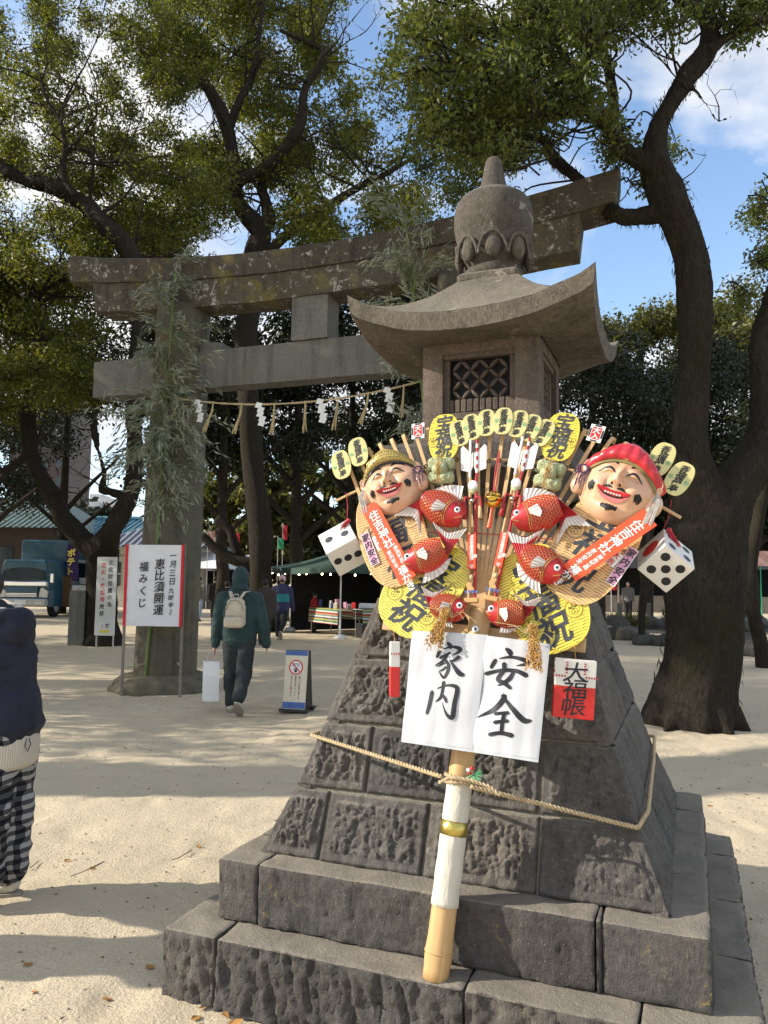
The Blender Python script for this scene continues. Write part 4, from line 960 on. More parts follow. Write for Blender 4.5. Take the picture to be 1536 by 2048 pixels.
# little 'full house' cards
for pc, lean, nm in (((836, 862), -8, 'left'), ((1192, 867), 14, 'right')):
    c = fuv(*pc, .0); T_ = thing('lucky_card', 'small white card with red panel and black corners, on the %s top edge' % nm, 'card', group='lucky cards on the rake', M=fT(c.x, c.y, .0, R(-lean)))
    MB().box((0, 0, 0), (.056, .07, .003)).build('card', 'paper_white', T_)
    m = MB(); [m.box((x, y, .0018), d) for x, y, d in ((-.024, 0, (.006, .034, .001)), (.024, 0, (.006, .034, .001)), (0, .031, (.026, .006, .001)), (0, -.031, (.026, .006, .001)))]; m.build('border', 'ink', T_)
    MB().box((0, 0, .0018), (.036, .05, .0012)).build('panel', 'print_red', T_)
    m = MB(); text_v(m, '大入', 0, .012, .027, .024, .0028, .02, 1.1); m.build('lettering', 'paper_white', T_)
# laughing masks -----------------------------------------------------
def g2(x, y, cx, cy, sx_, sy_): return np.exp(-((x-cx)/sx_)**2-((y-cy)/sy_)**2)
def face_h(x, y):
    x = np.asarray(x, float); y = np.asarray(y, float); ax_ = np.abs(x)
    rr = np.clip(1-(x/1.10)**2-((y+.05)/1.13)**2, 0, None); h = .58*np.sqrt(rr+1e-6)
    h = h + .15*g2(ax_, y, .52, -.22, .30, .26) + .27*g2(x, y, 0, -.02, .13, .20) + .12*g2(x, y, 0, .2, .08, .22) + .13*g2(ax_, y, .14, -.10, .09, .075)
    h = h + .09*g2(ax_, y, .36, .36, .22, .07) + .075*g2(ax_, y, .37, .22, .17, .075) - .05*g2(ax_, y, .36, .14, .2, .035)
    h = h + .14*g2(x, y, 0, -.86, .26, .17) - .07*g2(x, y, 0, -.69, .4, .05) + .05*g2(x, y, 0, -.34, .40, .07) - .05*g2(ax_, y, .60, -.47, .07, .17) - .05*g2(ax_, y, .27, -.16, .05, .13)
    return h
def make_mask(pc, lean, S, label, kind, h=.004):
    c = fuv(*pc, .05); T_ = thing('laughing_mask', label, 'mask', group='laughing masks on the rake', M=fT(c.x, c.y, h, R(-lean)))
    def wrap(mb): mb.v = [(p[0]*S, p[1]*S, p[2]*S) for p in mb.v]; return mb
    zf = lambda x, y: float(face_h(x, y))
    nr_, na = 40, 84; V = []
    for i in range(nr_+1):
        for j in range(na):
            a = 2*math.pi*j/na; r_ = i/nr_; ca, sa = math.cos(a), math.sin(a)
            k_ = 1/math.sqrt((ca/1.10)**2+(sa/1.13)**2); jow = 1+.05*math.exp(-((sa+.45)/.3)**2)
            V.append((r_*k_*ca*jow*.985, r_*k_*sa*jow*.985-.05))
    X = np.array(V); Zh = face_h(X[:, 0], X[:, 1]); Zh = np.where(np.arange(len(V)) >= nr_*na, -.02, Zh)
    Vn = np.column_stack([X, Zh])*S; Fn = np.array([(i*na+j, i*na+(j+1) % na, (i+1)*na+(j+1) % na, (i+1)*na+j) for i in range(nr_) for j in range(na)])
    np_mesh('face', Vn, Fn, 'skin_paint', T_, True)
    for s in (-1, 1):        # ears with great long lobes
        m = MB(); m.ell((s*1.03, .26, .13), (.16, .25, .14), 14, 10); m.ell((s*1.07, -.30, .16), (.26, .36, .22), 16, 10); m.ell((s*1.0, .0, .13), (.15, .28, .14), 12, 8)
        me = remesh(wrap(m), .0045, 3); link('ear', me, 'skin_paint', T_)
        m = MB(); m.tube([(s*(1.03+.10*math.cos(a)), .28+.15*math.sin(a), .265) for a in np.linspace(-.6, 3.6, 10)], .030, 6); link('ear_fold', remesh(wrap(m), .004, 1), 'skin_paint', T_)
    def dr(name, mat, strokes, z=.012, n=8):
        m = MB(); [brush(m, st_, z+.0015*i, zf, n) for i, st_ in enumerate(strokes)]; return wrap(m).build(name, mat, T_, True)
    for s in (-1, 1):
        dr('eyebrow', 'hair_black', [[(s*.18, .47, .03), (s*.34, .58, .13), (s*.52, .55, .15), (s*.66, .40, .05)]])
        dr('eye_slit', 'ink', [[(s*.15, .17, .025), (s*.28, .285, .065), (s*.42, .285, .065), (s*.64, .11, .025)]])
        dr('eyelid_line', 'gold_line', [[(s*.14, .13, .012), (s*.34, .2, .016), (s*.56, .08, .012)]])
        dr('moustache', 'hair_black', [[(s*.07, -.27, .03), (s*.20, -.245, .08), (s*.33, -.30, .03)]], .02)
        wh = MB(); [brush(wh, [(s*(.58+.16*q+.02*math.sin(q*40)), -.20-.13*abs(q-.5)+.0*q, .035), (s*(.60+.15*q), -.33-.03*math.cos(q*31), .045), (s*(.59+.12*q+.015*math.sin(q*23)), -.45+.03*math.sin(q*17), .02)], .012+.0006*i, zf, 4) for i, q in enumerate(np.linspace(0, 1, 7))]
        wrap(wh).build('cheek_whiskers', 'hair_black', T_, True)
        no = MB(); disc(no, s*.115, -.175, .03, 0, 10); no.v = [(p[0], p[1], zf(p[0], p[1])+.012) for p in no.v]; wrap(no).build('nostril', 'hair_black', T_)
    dr('mouth_opening', 'hair_black', [[(-.46, -.36, .03), (-.25, -.455, .16), (0, -.48, .19), (.25, -.455, .16), (.46, -.36, .03)]], .014)
    dr('upper_lip', 'lip_red', [[(-.49, -.335, .04), (-.25, -.375, .13), (0, -.41, .12), (.25, -.375, .13), (.49, -.335, .04)]], .03)
    dr('lower_lip', 'lip_pink', [[(-.44, -.40, .02), (-.24, -.545, .10), (0, -.585, .12), (.24, -.545, .10), (.44, -.40, .02)]], .03)
    for i in range(6):
        x = (i-2.5)*.082; y = -.425+.11*x*x; wrap(MB().ell((x, y, zf(x, y)+.035), (.036, .03, .03), 10, 6)).build('tooth', 'fin_white', T_, True)
    be = MB(); [brush(be, [(x, -.72-.05*abs(x)+.02*math.sin(x*60), .05), (x*.95, -.82, .06), (x*.8, -.93+.10*abs(x)/.2+.015*math.sin(x*80), .03)], .015+.001*i, zf, 4) for i, x in enumerate(np.linspace(-.22, .22, 10))]
    wrap(be).build('chin_beard', 'hair_black', T_, True)
    # cap
    cap = MB(); na2 = 40
    if kind == 'red':
        rows = [(1.08, .63, .28), (1.18, .66, .40), (1.25, .78, .46), (1.18, .96, .42), (.98, 1.12, .32), (.6, 1.22, .14), (.05, 1.25, -.02)]
    else:
        rows = [(1.05, .68, .28), (1.10, .72, .38), (1.07, .88, .40), (.92, 1.06, .36), (.66, 1.20, .24), (.34, 1.27, .08), (.05, 1.28, -.02)]
    P = []
    for wd, yy, zz in rows:
        ro = []
        for j in range(na2+1):
            s = -1+2*j/na2; drop = (.58 if kind == 'red' else .44)*abs(s)**2.2; puff = (.05*math.sin(j*1.25)*math.sin(yy*5) if kind == 'red' else 0)
            x = s*wd; y = yy-drop*(1 if yy < 1.15 else .7); z = zz*(1-abs(s)**3)+.16*(1-s*s)+.10+puff*.6
            ro.append((x, y, max(z, zf(x, y)+.02 if abs(s) < .98 and yy < .85 else z)))
        P.append(ro)
    co_ = wrap(cap.grid(P)).build('cap', 'cap_red' if kind == 'red' else 'cap_gold', T_, True)
    bnd = MB(); lo = P[0]; B2 = [(x*.985, y-.075, max(zf(x*.95, y-.075)+.04, z*.75)) for x, y, z in lo]; B3 = [(x, y+.03, z+.025) for x, y, z in lo]
    wrap(bnd.grid([B2, B3])).build('cap_band', 'olive_band' if kind == 'red' else 'cap_band', T_, True)
    if kind == 'red':
        m = MB()
        for q, mt in ((.20, 'cap_gold'), (.125, 'cap_red')):
            zc_ = .62+.004*(q < .15); wrap(MB().add([(q*1.2, .80, zc_), (0, .80+q, zc_-.04), (-q*1.2, .80, zc_), (0, .80-q, zc_+.02)], [(0, 1, 2, 3)])).build('cap_badge', mt, T_)
        lu = MB(); [lu.ell((x, .72-.35*abs(x)**2, .52-.3*x*x), (.055, .055, .03), 8, 6) for x in (-.85, -.6, -.38, .4, .62, .86)]; wrap(lu).build('cap_boss', 'cap_red', T_, True)
    else:
        st2 = MB()
        for i in range(9):
            for j in range(22):
                f_ = (i+.5)/9*(len(P)-1); i0 = int(f_); fr_ = f_-i0; jj = 2+(j*1.7+(.8 if i % 2 else 0)); j0 = int(jj)
                if j0 >= na2: continue
                a_, b_ = np.array(P[i0][j0]), np.array(P[min(i0+1, len(P)-1)][j0]); q = a_*(1-fr_)+b_*fr_; st2.ell(tuple(q+np.array([0, 0, .012])), (.03, .024, .022), 6, 4)
        wrap(st2).build('cap_studs', 'cap_gold', T_, True)
        pk = MB().ell((-.28, .98, .30), (.36, .16, .15), 14, 8, Matrix.Rotation(R(8), 4, 'Z')); wrap(pk).build('cap_fold', 'cap_gold', T_, True)
    # ear tassels
    for s in (-1, 1):
        out = (s < 0) == (kind == 'red'); m = MB(); rg = random.Random(3 if s > 0 else 9)
        if out:
            for q in range(26):
                a = rg.uniform(0, 6.28); m.tube([(s*1.08+.16*math.cos(a+t_*3)*rg.uniform(.5, 1.2), .08+.13*math.sin(a+t_*3), .36+.06*rg.random()) for t_ in np.linspace(0, 1.4, 6)], .013, 4, False)
            for q in range(9):
                x = s*(.90+.045*q); m.tube([(x, .04, .40), (x+.03*rg.uniform(-1, 1), -.2, .44), (x+.05*rg.uniform(-1, 1), -.3-.35*rg.random(), .40)], .011, 4, False)
            wrap(m).build('ear_tassel', 'tassel_purple', T_)
        else:
            for q in range(9):
                x = s*(1.04+.025*q); m.tube([(s*1.08, .05, .30), (x, -.2, .36), (x+s*.03*rg.uniform(-1, 1), -.85-.06*rg.random(), .36)], .018, 4, False)
            wrap(m).build('ear_tassel', 'tassel_grey', T_)
    return T_
make_mask((779, 962), -21, .117, 'laughing painted mask with a gold cap and black cap band', 'gold')
make_mask((1238, 966), 17, .131, 'laughing painted mask with a puffy red cap and diamond badge', 'red')
# ------------------------------------------------------------------ sea bream ornaments
def make_fish(m, head, rear, tail, dorsal, belly, wid, h, label, eye_r=.0125, mir=1):
    """head, rear: (u, v) of snout and tail root; tail: two lobe tips; dorsal / belly: fin rim points; all in rake coordinates"""
    mm = lambda p: Vector((p[0]*mir, p[1]))
    hd, rr_ = mm(head), mm(rear); ctr = (hd+rr_)/2; T_ = thing('sea_bream_ornament', label, 'fish ornament', group='red fish on the rake', M=fT(ctr.x, ctr.y, h))
    hd -= ctr; rr_ -= ctr; ax_ = (hd-rr_); Ln = ax_.length; ax_.normalize()
    dn = [mm(p)-ctr for p in dorsal]; side = Vector((-ax_.y, ax_.x))
    if sum((p-(hd+rr_)/2).dot(side) for p in dn) < 0: side = -side           # towards the back fin
    def L2(s, t): return rr_+ax_*(s*Ln)+side*t                               # s 0..1 tail -> snout
    def half(s): return wid*.5*(max(math.sin(math.pi*min(1, s*.80+.14)), 0)**.62)*(1 if s < .93 else math.sqrt(max(0, 1-((s-.93)/.07)**2))*1.0)
    def body_z(s, t):
        hw = half(s)+1e-6; q = max(0, 1-(t/hw)**2); return .050*(wid/.10)*math.sqrt(q)*(.55+.45*math.sin(math.pi*min(1, .25+s*.62)))
    ns_, nt_ = 30, 16; P = []
    for i in range(ns_+1):
        s = i/ns_; hw = half(s); P.append([tuple(L2(s, hw*math.sin(R(-90+180*j/nt_))))+(body_z(s, hw*math.sin(R(-90+180*j/nt_))),) for j in range(nt_+1)])
    MB().grid(P).build('body', 'fish_red', T_, True)
    sc_ = MB(); lift = .0012
    for i in range(11):            # scale net in relief
        for j in range(-5, 6):
            s = .05+.054*i; t = (j+(.5 if i % 2 else 0))*wid*.098; hw = half(s)
            if abs(t) > hw*.93: continue
            arc = []
            for a in np.linspace(-1, 1, 5):
                ss, tt = s-.03*(1-a*a)*1.2+.02, t+a*wid*.052
                if abs(tt) > half(ss)*.97: continue
                q = L2(ss, tt); arc.append((q.x, q.y, body_z(ss, tt)+lift))
            if len(arc) > 2: sc_.tube(arc, .0009, 4, False)
    for k_, s0 in enumerate((.66, .70)):   # gill cover
        arc = []
        for a in np.linspace(-1, 1, 11):
            tt = a*half(s0)*.9; ss = s0-.06*(1-a*a)+.05*k_*0; q = L2(ss, tt); arc.append((q.x, q.y, body_z(ss, tt)+lift))
        sc_.tube(arc, .0016, 4, False)
    mo = [(L2(s, -half(s)*f)).to_tuple()+(body_z(s, -half(s)*f)+lift,) for s, f in ((.99, .1), (.95, .25), (.90, .38), (.86, .42))]; sc_.tube(mo, .0018, 4, False)
    sc_.build('scale_relief', 'gold_line', T_)
    q = L2(.845, half(.845)*.30); ez_ = body_z(.845, half(.845)*.30)
    MB().ell((q.x, q.y, ez_), (eye_r, eye_r, eye_r*.55), 16, 8).build('eye', 'eye_white', T_, True)
    MB().ell((q.x, q.y, ez_+eye_r*.35), (eye_r*.55, eye_r*.55, eye_r*.3), 12, 6).build('pupil', 'eye_black', T_, True)
    # fins: fans of ridged rays
    def fan(name, root, rim, z0, z1, mat, n, ridge=.003, inner=None, line=True):
        P = [spline([(p.x, p.y) for p in root], max(2, n//(max(1, len(root)-1))))[:], spline([(p.x, p.y) for p in rim], max(2, n//(max(1, len(rim)-1))))]
        def res(Q): 
            Q = np.array(Q); t_ = np.linspace(0, len(Q)-1, n); i0 = np.clip(t_.astype(int), 0, len(Q)-2); f = (t_-i0)[:, None]; return Q[i0]*(1-f)+Q[i0+1]*f
        A, B = res(P[0]), res(P[1]); G = []
        for t_ in np.linspace(0 if inner is None else inner[0], 1 if inner is None else inner[1], 5):
            G.append([(A[k_][0]*(1-t_)+B[k_][0]*t_, A[k_][1]*(1-t_)+B[k_][1]*t_, z0*(1-t_)+z1*t_+ridge*(1 if k_ % 2 else -1)*t_) for k_ in range(n)])
        mb = MB(); mb.grid(G); mb.grid([[(x, y, z-.004) for x, y, z in r_] for r_ in G]); mb.build(name, mat, T_, False)
        if line:
            ln = MB()
            for k_ in range(1, n-1, 2): ln.tube([(g[k_][0], g[k_][1], g[k_][2]+.0003) for g in G], .0011, 4, False)
            ln.build('fin_rays', 'fin_line' if 'white' in mat else 'fish_dark', T_)
    tl = [mm(p)-ctr for p in tail]; w0 = half(.03)*.8
    t0, t1 = L2(.02, w0), L2(.02, -w0)
    if (tl[0]-t0).length+(tl[1]-t1).length > (tl[0]-t1).length+(tl[1]-t0).length: t0, t1 = t1, t0
    mid = (tl[0]+tl[1])/2; notch = mid*.66+L2(.02, 0)*.34
    e0 = t0*.08+tl[0]*.92; e1 = t1*.08+tl[1]*.92
    fan('tail_fin', [t0, L2(.0, 0), t1], [tl[0], (tl[0]*.5+notch*.5)+(notch-mid)*.05, notch, (tl[1]*.5+notch*.5)+(notch-mid)*.05, tl[1]], .012, .010, 'fish_red', 22, .0025, (0, .62))
    fan('tail_tip', [t0, L2(.0, 0), t1], [tl[0], (tl[0]*.5+notch*.5)+(notch-mid)*.05, notch, (tl[1]*.5+notch*.5)+(notch-mid)*.05, tl[1]], .012, .010, 'fin_white', 22, .0025, (.62, 1.0))
    ss = np.linspace(.12, .70, len(dn)) if (dn[0]-rr_).length < (dn[-1]-rr_).length else np.linspace(.70, .12, len(dn))
    fan('back_fin', [L2(s, half(s)*.9) for s in ss], dn, .006, .003, 'fin_white', 20, .002)
    bn = [mm(p)-ctr for p in belly]; ss = np.linspace(.1, .62, len(bn)) if (bn[0]-rr_).length < (bn[-1]-rr_).length else np.linspace(.62, .1, len(bn))
    fan('belly_fin', [L2(s, -half(s)*.9) for s in ss], bn, .006, .002, 'fin_white', 16, .002)
    r0 = L2(.58, 0); z_ = body_z(.58, 0)+.002
    fan('side_fin', [L2(.60, .010), L2(.60, -.010)], [L2(.40, .012), L2(.36, -.02), L2(.42, -.04)], z_, z_+.014, 'fin_white', 9, .002)
    return T_
fl = lambda *ps: [tuple(fuv(*p, .02)) for p in ps]
F1 = dict(head=fl((930, 1040))[0], rear=fl((852, 1000))[0], tail=fl((789, 1032), (842, 1075)), dorsal=fl((848, 992), (872, 977), (900, 970), (927, 972)), belly=fl((868, 1040), (880, 1052), (895, 1056)), wid=.142)
F2 = dict(head=fl((815, 1132))[0], rear=fl((893, 1098))[0], tail=fl((868, 1046), (936, 1060)), dorsal=fl((868, 1082), (852, 1082), (838, 1086)), belly=fl((904, 1117), (892, 1143), (866, 1160), (846, 1168)), wid=.135)
F3 = dict(head=fl((934, 1223))[0], rear=fl((866, 1210))[0], tail=fl((843, 1172), (897, 1175)), dorsal=fl((880, 1195), (895, 1192), (912, 1193)), belly=fl((868, 1232), (885, 1250), (905, 1255)), wid=.112)
for mir, nm in ((1, 'left'), (-1, 'right')):
    far = 'the gold-capped mask' if mir > 0 else 'the red-capped mask'
    for F_, hh, lab in ((F1, .016, 'upper red sea bream ornament nearest the bell, on the %s half of the rake' % nm), (F2, .030, 'large red sea bream ornament overlapping the orange banner below %s' % far), (F3, .016, 'smallest red sea bream ornament at the rake foot, %s of the bamboo tube' % nm)):
        make_fish(None, h=hh, label=lab, mir=mir, **F_)
# ------------------------------------------------------------------ orange banners, stickers
def strip(name, cat, label, pt, pb, w, h, mat, group=None, thick=.0015, bend=0.):
    a, b = fuv(*pt, h), fuv(*pb, h); d = a-b; ln = d.length; ang = math.atan2(d.y, d.x)-math.pi/2; c = (a+b)/2
    T_ = thing(name, label, cat, group=group, M=fT(c.x, c.y, h, ang))
    mb = MB(); n_ = 12; top = [[(x, -ln/2+ln*i/n_, bend*math.sin(math.pi*i/n_)+z) for x in (-w/2, w/2)] for i in range(n_+1) for z in (0,)]
    mb.grid(top); mb.grid([[(x, y, z-thick) for x, y, z in r_] for r_ in top]); mb.build('strip', mat, T_)
    return T_, ln
for nm, pt, pb, w, h in (('left', (737, 1010), (816, 1160), .072, .046), ('right', (1300, 1034), (1139, 1146), .078, .050)):
    T_, ln = strip('prayer_banner', 'banner', 'orange-red paper banner with white writing, beside the %s mask' % ('gold-capped' if nm == 'left' else 'red-capped'), pt, pb, w, h, 'ribbon_red', 'orange banners on the rake')
    m = MB(); y = ln/2-.055
    text_v(m, '住吉神社', 0, y, .046, .046, .0012, .015, 1., .05); y2 = y-.046*3-.035
    text_v(m, '商売繁昌', .017, y2, .021, .0205, .0012, .012); text_v(m, '家内安全', -.015, y2-.004, .021, .0205, .0012, .012)
    text_v(m, '福かき', 0, y2-.098, .040, .037, .0012, .015, 1., .05); m.build('lettering', 'paper_white', T_)
    MB().tube([(0, ln/2-.012, .001), (-.02, ln/2+.012, -.005), (-.05, ln/2+.02, -.01)], .001, 4).build('thread', 'straw', T_)
for nm, pt, pb in (('left', (728.5, 1067), (751, 1129)), ('right', (1269, 1098), (1220, 1168))):
    T_, ln = strip('household_safety_sticker', 'sticker', 'pink sticker with black writing on the edge of the %s peach coin' % nm, pt, pb, .036, .012, 'sticker_pink', 'pink stickers on the rake', .001)
    m = MB(); [m.box((x, 0, .0003), (.002, ln, .0004)) for x in (-.0175, .0175)]; [m.box((0, y, .0003), (.036, .002, .0004)) for y in (-ln/2, ln/2)]; m.build('border', 'paper_white', T_)
    m = MB(); text_v(m, '家内安全', 0, ln/2-.02, .034, (ln-.038)/3, .0009, .02, 1., .1); m.build('lettering', 'ink', T_)
for nm, pt, pb in (('left', (752, 1071), (764, 1097)), ('right', (1238, 1105), (1217, 1129))):
    T_, ln = strip('fortune_slip', 'paper slip', 'small white slip with two red characters beside the %s orange banner' % nm, pt, pb, .040, .024, 'paper_white', 'white fortune slips on the rake')
    m = MB(); text_v(m, '大吉', 0, ln/4, .026, ln/2, .0009, .02); m.build('lettering', 'print_red', T_)
# ------------------------------------------------------------------ lucky arrows, bell, straw bales
for nm, ptop, pbot in (('left', (948, 882), (944, 1200)), ('right', (1053, 876), (984, 1196))):
    a, b = fuv(*ptop, .012), fuv(*pbot, .012); d = a-b; ln = d.length; ang = math.atan2(d.y, d.x)-math.pi/2; c = (a+b)/2
    T_ = thing('lucky_arrow', 'pair of feathered lucky arrows, %s of the golden bell' % nm, 'arrow', group='lucky arrows on the rake', M=fT(c.x, c.y, .014, ang)); y1 = ln/2
    for s, mt in ((-1, 'block_wood'), (1, 'cord_red')): MB().tube([(s*.012, -y1, 0), (s*.012, y1-.16, 0)], .006, 8).build('shaft', mt, T_)
    for s in (-1, 1):
        for k_ in range(9):
            MB().tube([(s*.014, y1-.16+.018*k_, .002), (s*.014, y1-.16+.018*(k_+1), .002)], .005, 8).build('shaft_stripe', 'paper_white' if k_ % 2 or s < 0 else 'cord_red', T_)
        f = [(s*.016, y1-.135), (s*.052, y1-.125+.0), (s*.054, y1-.03), (s*.045, y1-.018), (s*.016, y1-.05)]
        MB().prism(f if s > 0 else f[::-1], -.001, .001).build('feather', 'fin_white', T_)
        f = [(s*.014, y1-.155), (s*.002, y1-.11), (s*.002, y1-.05), (s*.014, y1-.07)]; MB().prism(f if s < 0 else f[::-1], .003, .004).build('feather', 'fin_white', T_)
    MB().lathe([(0, 0), (.019, 0), (.020, .004), (.017, .008), (0, .009)], 18, (0, y1-.195, .006), cap=False).build('round_head', 'eye_white', T_, True)
    MB().ell((0, y1-.207, .0), (.021, .025, .012), 14, 8).build('turnip_head', 'straw_green', T_, True)
    MB().ell((0, y1-.262, .012), .010, 12, 8).build('jingle_bell', 'bell_silver', T_, True)
    tw = MB(); [tw.tube([(s*.008, y1-.25, .008), (s*.03, y1-.245, .010), (s*.034, y1-.275, .008), (s*.03, y1-.30, .006)], [.004, .005, .006, .007], 6) for s in (-1, 1)]; tw.build('twisted_cord', 'cord_red', T_, True)
    MB().tube([(-.030, y1-.285, .008), (-.032, y1-.335, .008)], [.006, .010], 8).build('tassel', 'cord_red', T_, True); MB().tube([(.030, y1-.285, .008), (.032, y1-.335, .008)], [.006, .010], 8).build('tassel', 'straw', T_, True)
    yy = y1-.47; MB().box((0, yy, .014), (.032, .138, .0015)).build('paper_strip', 'ribbon_red', T_)
    m = MB(); text_v(m, '住吉宮開運厄除御守', 0, yy+.060, .0165, .0150, .0153, .012); m.build('lettering', 'paper_white', T_)
    for k_ in range(7): MB().prism([(0, 0), (.021*math.cos(R(70+k_*34)), .021*math.sin(R(70+k_*34))), (.021*math.cos(R(104+k_*34)), .021*math.sin(R(104+k_*34)))], .010, .012, Matrix.Translation((0, -y1+.055, 0))).build('fan_leaf', 'block_wood', T_)
    zz = MB(); [zz.add([(x-.006, -y1+.034, .014), (x+.006, -y1+.034, .014), (x, -y1+.018, .014)], [(0, 1, 2)]) for x in np.linspace(-.02, .02, 4)]; zz.build('blue_zigzag', 'print_blue', T_)
    MB().ell((0, -y1+.085, .012), (.010, .012, .008), 10, 6).build('shell_bead', 'straw', T_, True)
    MB().box((0, -y1-.004, .006), (.055, .02, .018), bev=.003).build('wood_block', 'block_wood', T_)
c = fuv(986, 998, .03); BT = thing('golden_bell', 'round golden bell hanging on a red cord in the middle of the rake', 'bell', M=fT(c.x, c.y, .022))
MB().lathe([(.002, -.034), (.020, -.030), (.031, -.016), (.034, -.003), (.0375, -.002), (.0375, .003), (.034, .004), (.030, .018), (.018, .030), (.006, .034), (.002, .036)], 26, M=Matrix.Rotation(R(-90), 4, 'X')).build('shell', 'bell_gold', BT, True)
MB().tube([(-.022, -.012, .027), (0, -.018, .032), (.022, -.012, .027)], .0026, 6).build('slit', 'hair_black', BT)
for s in (-1, 1): MB().ell((s*.023, -.011, .0275), (.005, .005, .003), 8, 6).build('slit_end', 'hair_black', BT)
e_ = fuv(999, 902, .0)-c
for s in (-1, 1): MB().tube([(s*.003, .034, .004), (e_.x*.5+s*.006, .034+e_.y*.45, -.004), (e_.x, e_.y, -.02)], .0026, 5).build('cord', 'cord_red', BT)
MB().tube([(-.004, -.034, -.005), (-.004, -.08, -.005), (-.006, -.115, -.004)], [.004, .007, .009], 8).build('tassel', 'ribbon_red', BT)
for pc, lean, nm in (((882, 942), -6, 'left'), ((1098, 951), 10, 'right')):
    c = fuv(*pc, .02); T_ = thing('straw_bale_ornament', 'pale green straw bales bundled with orange cord, on the %s of the arrows' % nm, 'straw bale', group='straw bale ornaments', M=fT(c.x, c.y, .016, R(-lean)))
    for x, y, z, r_ in ((-.024, .034, 0, .026), (.024, .032, .002, .026), (-.021, -.026, 0, .026), (.023, -.030, .002, .026), (0, .002, .020, .024)):
        m = MB().tube([(x-.03, y, z), (x-.018, y, z), (x, y, z), (x+.018, y, z), (x+.03, y, z)], [r_*.7, r_, r_*.94, r_, r_*.7], 16, jit=.12, seed=x*90)
        m.build('bale', 'straw_green', T_, True)
    fz = MB(); rg = random.Random(5)
    for q in range(160):
        a = rg.uniform(0, 6.28); rr2 = rg.uniform(.03, .055); p = Vector((math.cos(a)*rr2*.95, math.sin(a)*rr2*1.1, rg.uniform(0, .03))); v_ = Vector((math.cos(a+rg.uniform(-1, 1)), math.sin(a+rg.uniform(-1, 1)), rg.uniform(-.3, .8)))*.012; fz.tube([p, p+v_], .0007, 3, False)
    fz.build('straw_ends', 'straw_green', T_)
    m = MB(); [m.tube([(x+.002*math.sin(t_*9), t_, .047-abs(t_)*.35), ] and [(x, t_, .046-abs(t_)*.25) for t_ in np.linspace(-.06, .06, 9)], .0022, 5) for x in (-.006, .004)]
    m.tube([(-.02, .02, .048), (0, .0, .05), (.018, .022, .05)], .0018, 5); m.tube([(-.012, -.02, .048), (0, .0, .05), (.016, -.018, .05)], .0018, 5); m.build('orange_cord', 'rice', T_)
# ------------------------------------------------------------------ hanging dice
def die(ctr, half, rot, faces, label, hang, knot):
    M = Matrix.Translation(ctr) @ Matrix([list(r_)+[0] for r_ in rot]+[[0, 0, 0, 1]])
    T_ = thing('hanging_die', label, 'die', group='dice hanging from the rake', M=M)
    MB().box((0, 0, 0), (2*half,)*3, bev=.0025).build('cube', 'dice_white', T_)
    for ax_, sg, pips, mt, rad in faces:
        B = {(2, 1): Matrix.Identity(4), (1, 1): Matrix.Rotation(R(-90), 4, 'X'), (0, 1): Matrix.Rotation(R(90), 4, 'Y'), (0, -1): Matrix.Rotation(R(-90), 4, 'Y'), (1, -1): Matrix.Rotation(R(90), 4, 'X'), (2, -1): Matrix.Rotation(R(180), 4, 'X')}[(ax_, sg)]
        for x, y in pips:
            mb = MB(); disc(mb, x*half, y*half, rad*half, half+.0008, 24); mb.v = [tuple(B @ Vector(p)) for p in mb.v]; mb.build('pip', mt, T_)
    Mi = M.inverted(); k_ = Vector(knot); h_ = M @ (Vector(hang)*half)
    MB().tube([Mi @ p for p in (k_, (k_+h_)/2+Vector((.006, 0, 0)), h_)], .0018, 5).build('cord', 'cord_red', T_)
    ts = h_+Vector((.012, -.012, .0)); td = Vector((.25, -.35, -1)).normalized() if ctr[0] > .5 else Vector((-.55, -.35, -.75)).normalized()
    L_ = .085 if ctr[0] > .5 else .05
    m = MB(); rg = random.Random(2)
    m.ell(Mi @ (ts+td*.010), .011, 10, 6)
    for q in range(26):
        o_ = Vector((rg.uniform(-1, 1), rg.uniform(-1, 1), rg.uniform(-1, 1)))*.009; m.tube([Mi @ (ts+td*.012+o_*.5), Mi @ (ts+td*L_*.6+o_*1.1), Mi @ (ts+td*L_*(.93+.1*rg.random())+o_*1.4)], .0022, 4, False)
    m.build('tassel', 'tassel_red', T_)
P3 = [(-.5, .5), (0, 0), (.5, -.5)]; P2 = [(-.5, 0.1), (.5, -.05)]; P5 = [(-.5, -.5), (.5, .5), (-.5, .5), (.5, -.5), (0, 0)]; P6 = [(-.45, -.55), (-.45, 0), (-.45, .55), (.45, -.55), (.45, 0), (.45, .55)]; P4 = P5[:4]
kL, kR = FM @ Vector((*fuv(692, 985, -.02), -.02)), FM @ Vector((*fuv(1343, 1000, -.02), -.02))
die(at(687, 1096, 3.30), .0714, [[0.8715, -0.3711, 0.3205], [-0.0128, -0.6706, -0.7418], [0.4902, 0.6424, -0.5891]], [(1, 1, [(-.5, .1), (.5, -.1)], 'ink_grey', .25), (2, 1, [(-.62, .12), (0, 0), (.62, -.1)], 'ink', .24), (0, -1, P6, 'ink', .2), (0, 1, P4, 'ink', .2), (1, -1, P5, 'ink', .2), (2, -1, P4, 'ink', .2)],
    'white hanging die at the left edge of the rake showing three black pips', (1, 1, -1), kL)
die(at(1330, 1121, 2.86), .0700, [[0.5561, -0.7838, -0.2764], [-0.5395, -0.0875, -0.8374], [0.6322, 0.6148, -0.4715]], [(2, 1, P5, 'ink', .24), (1, 1, [(0, 0)], 'print_red', .55), (0, 1, P4, 'ink', .24), (0, -1, P3, 'ink', .2), (1, -1, P6, 'ink', .2), (2, -1, P2, 'ink', .2)],
    'white hanging die at the right edge of the rake with one big red pip', (1, 1, -1), kR)
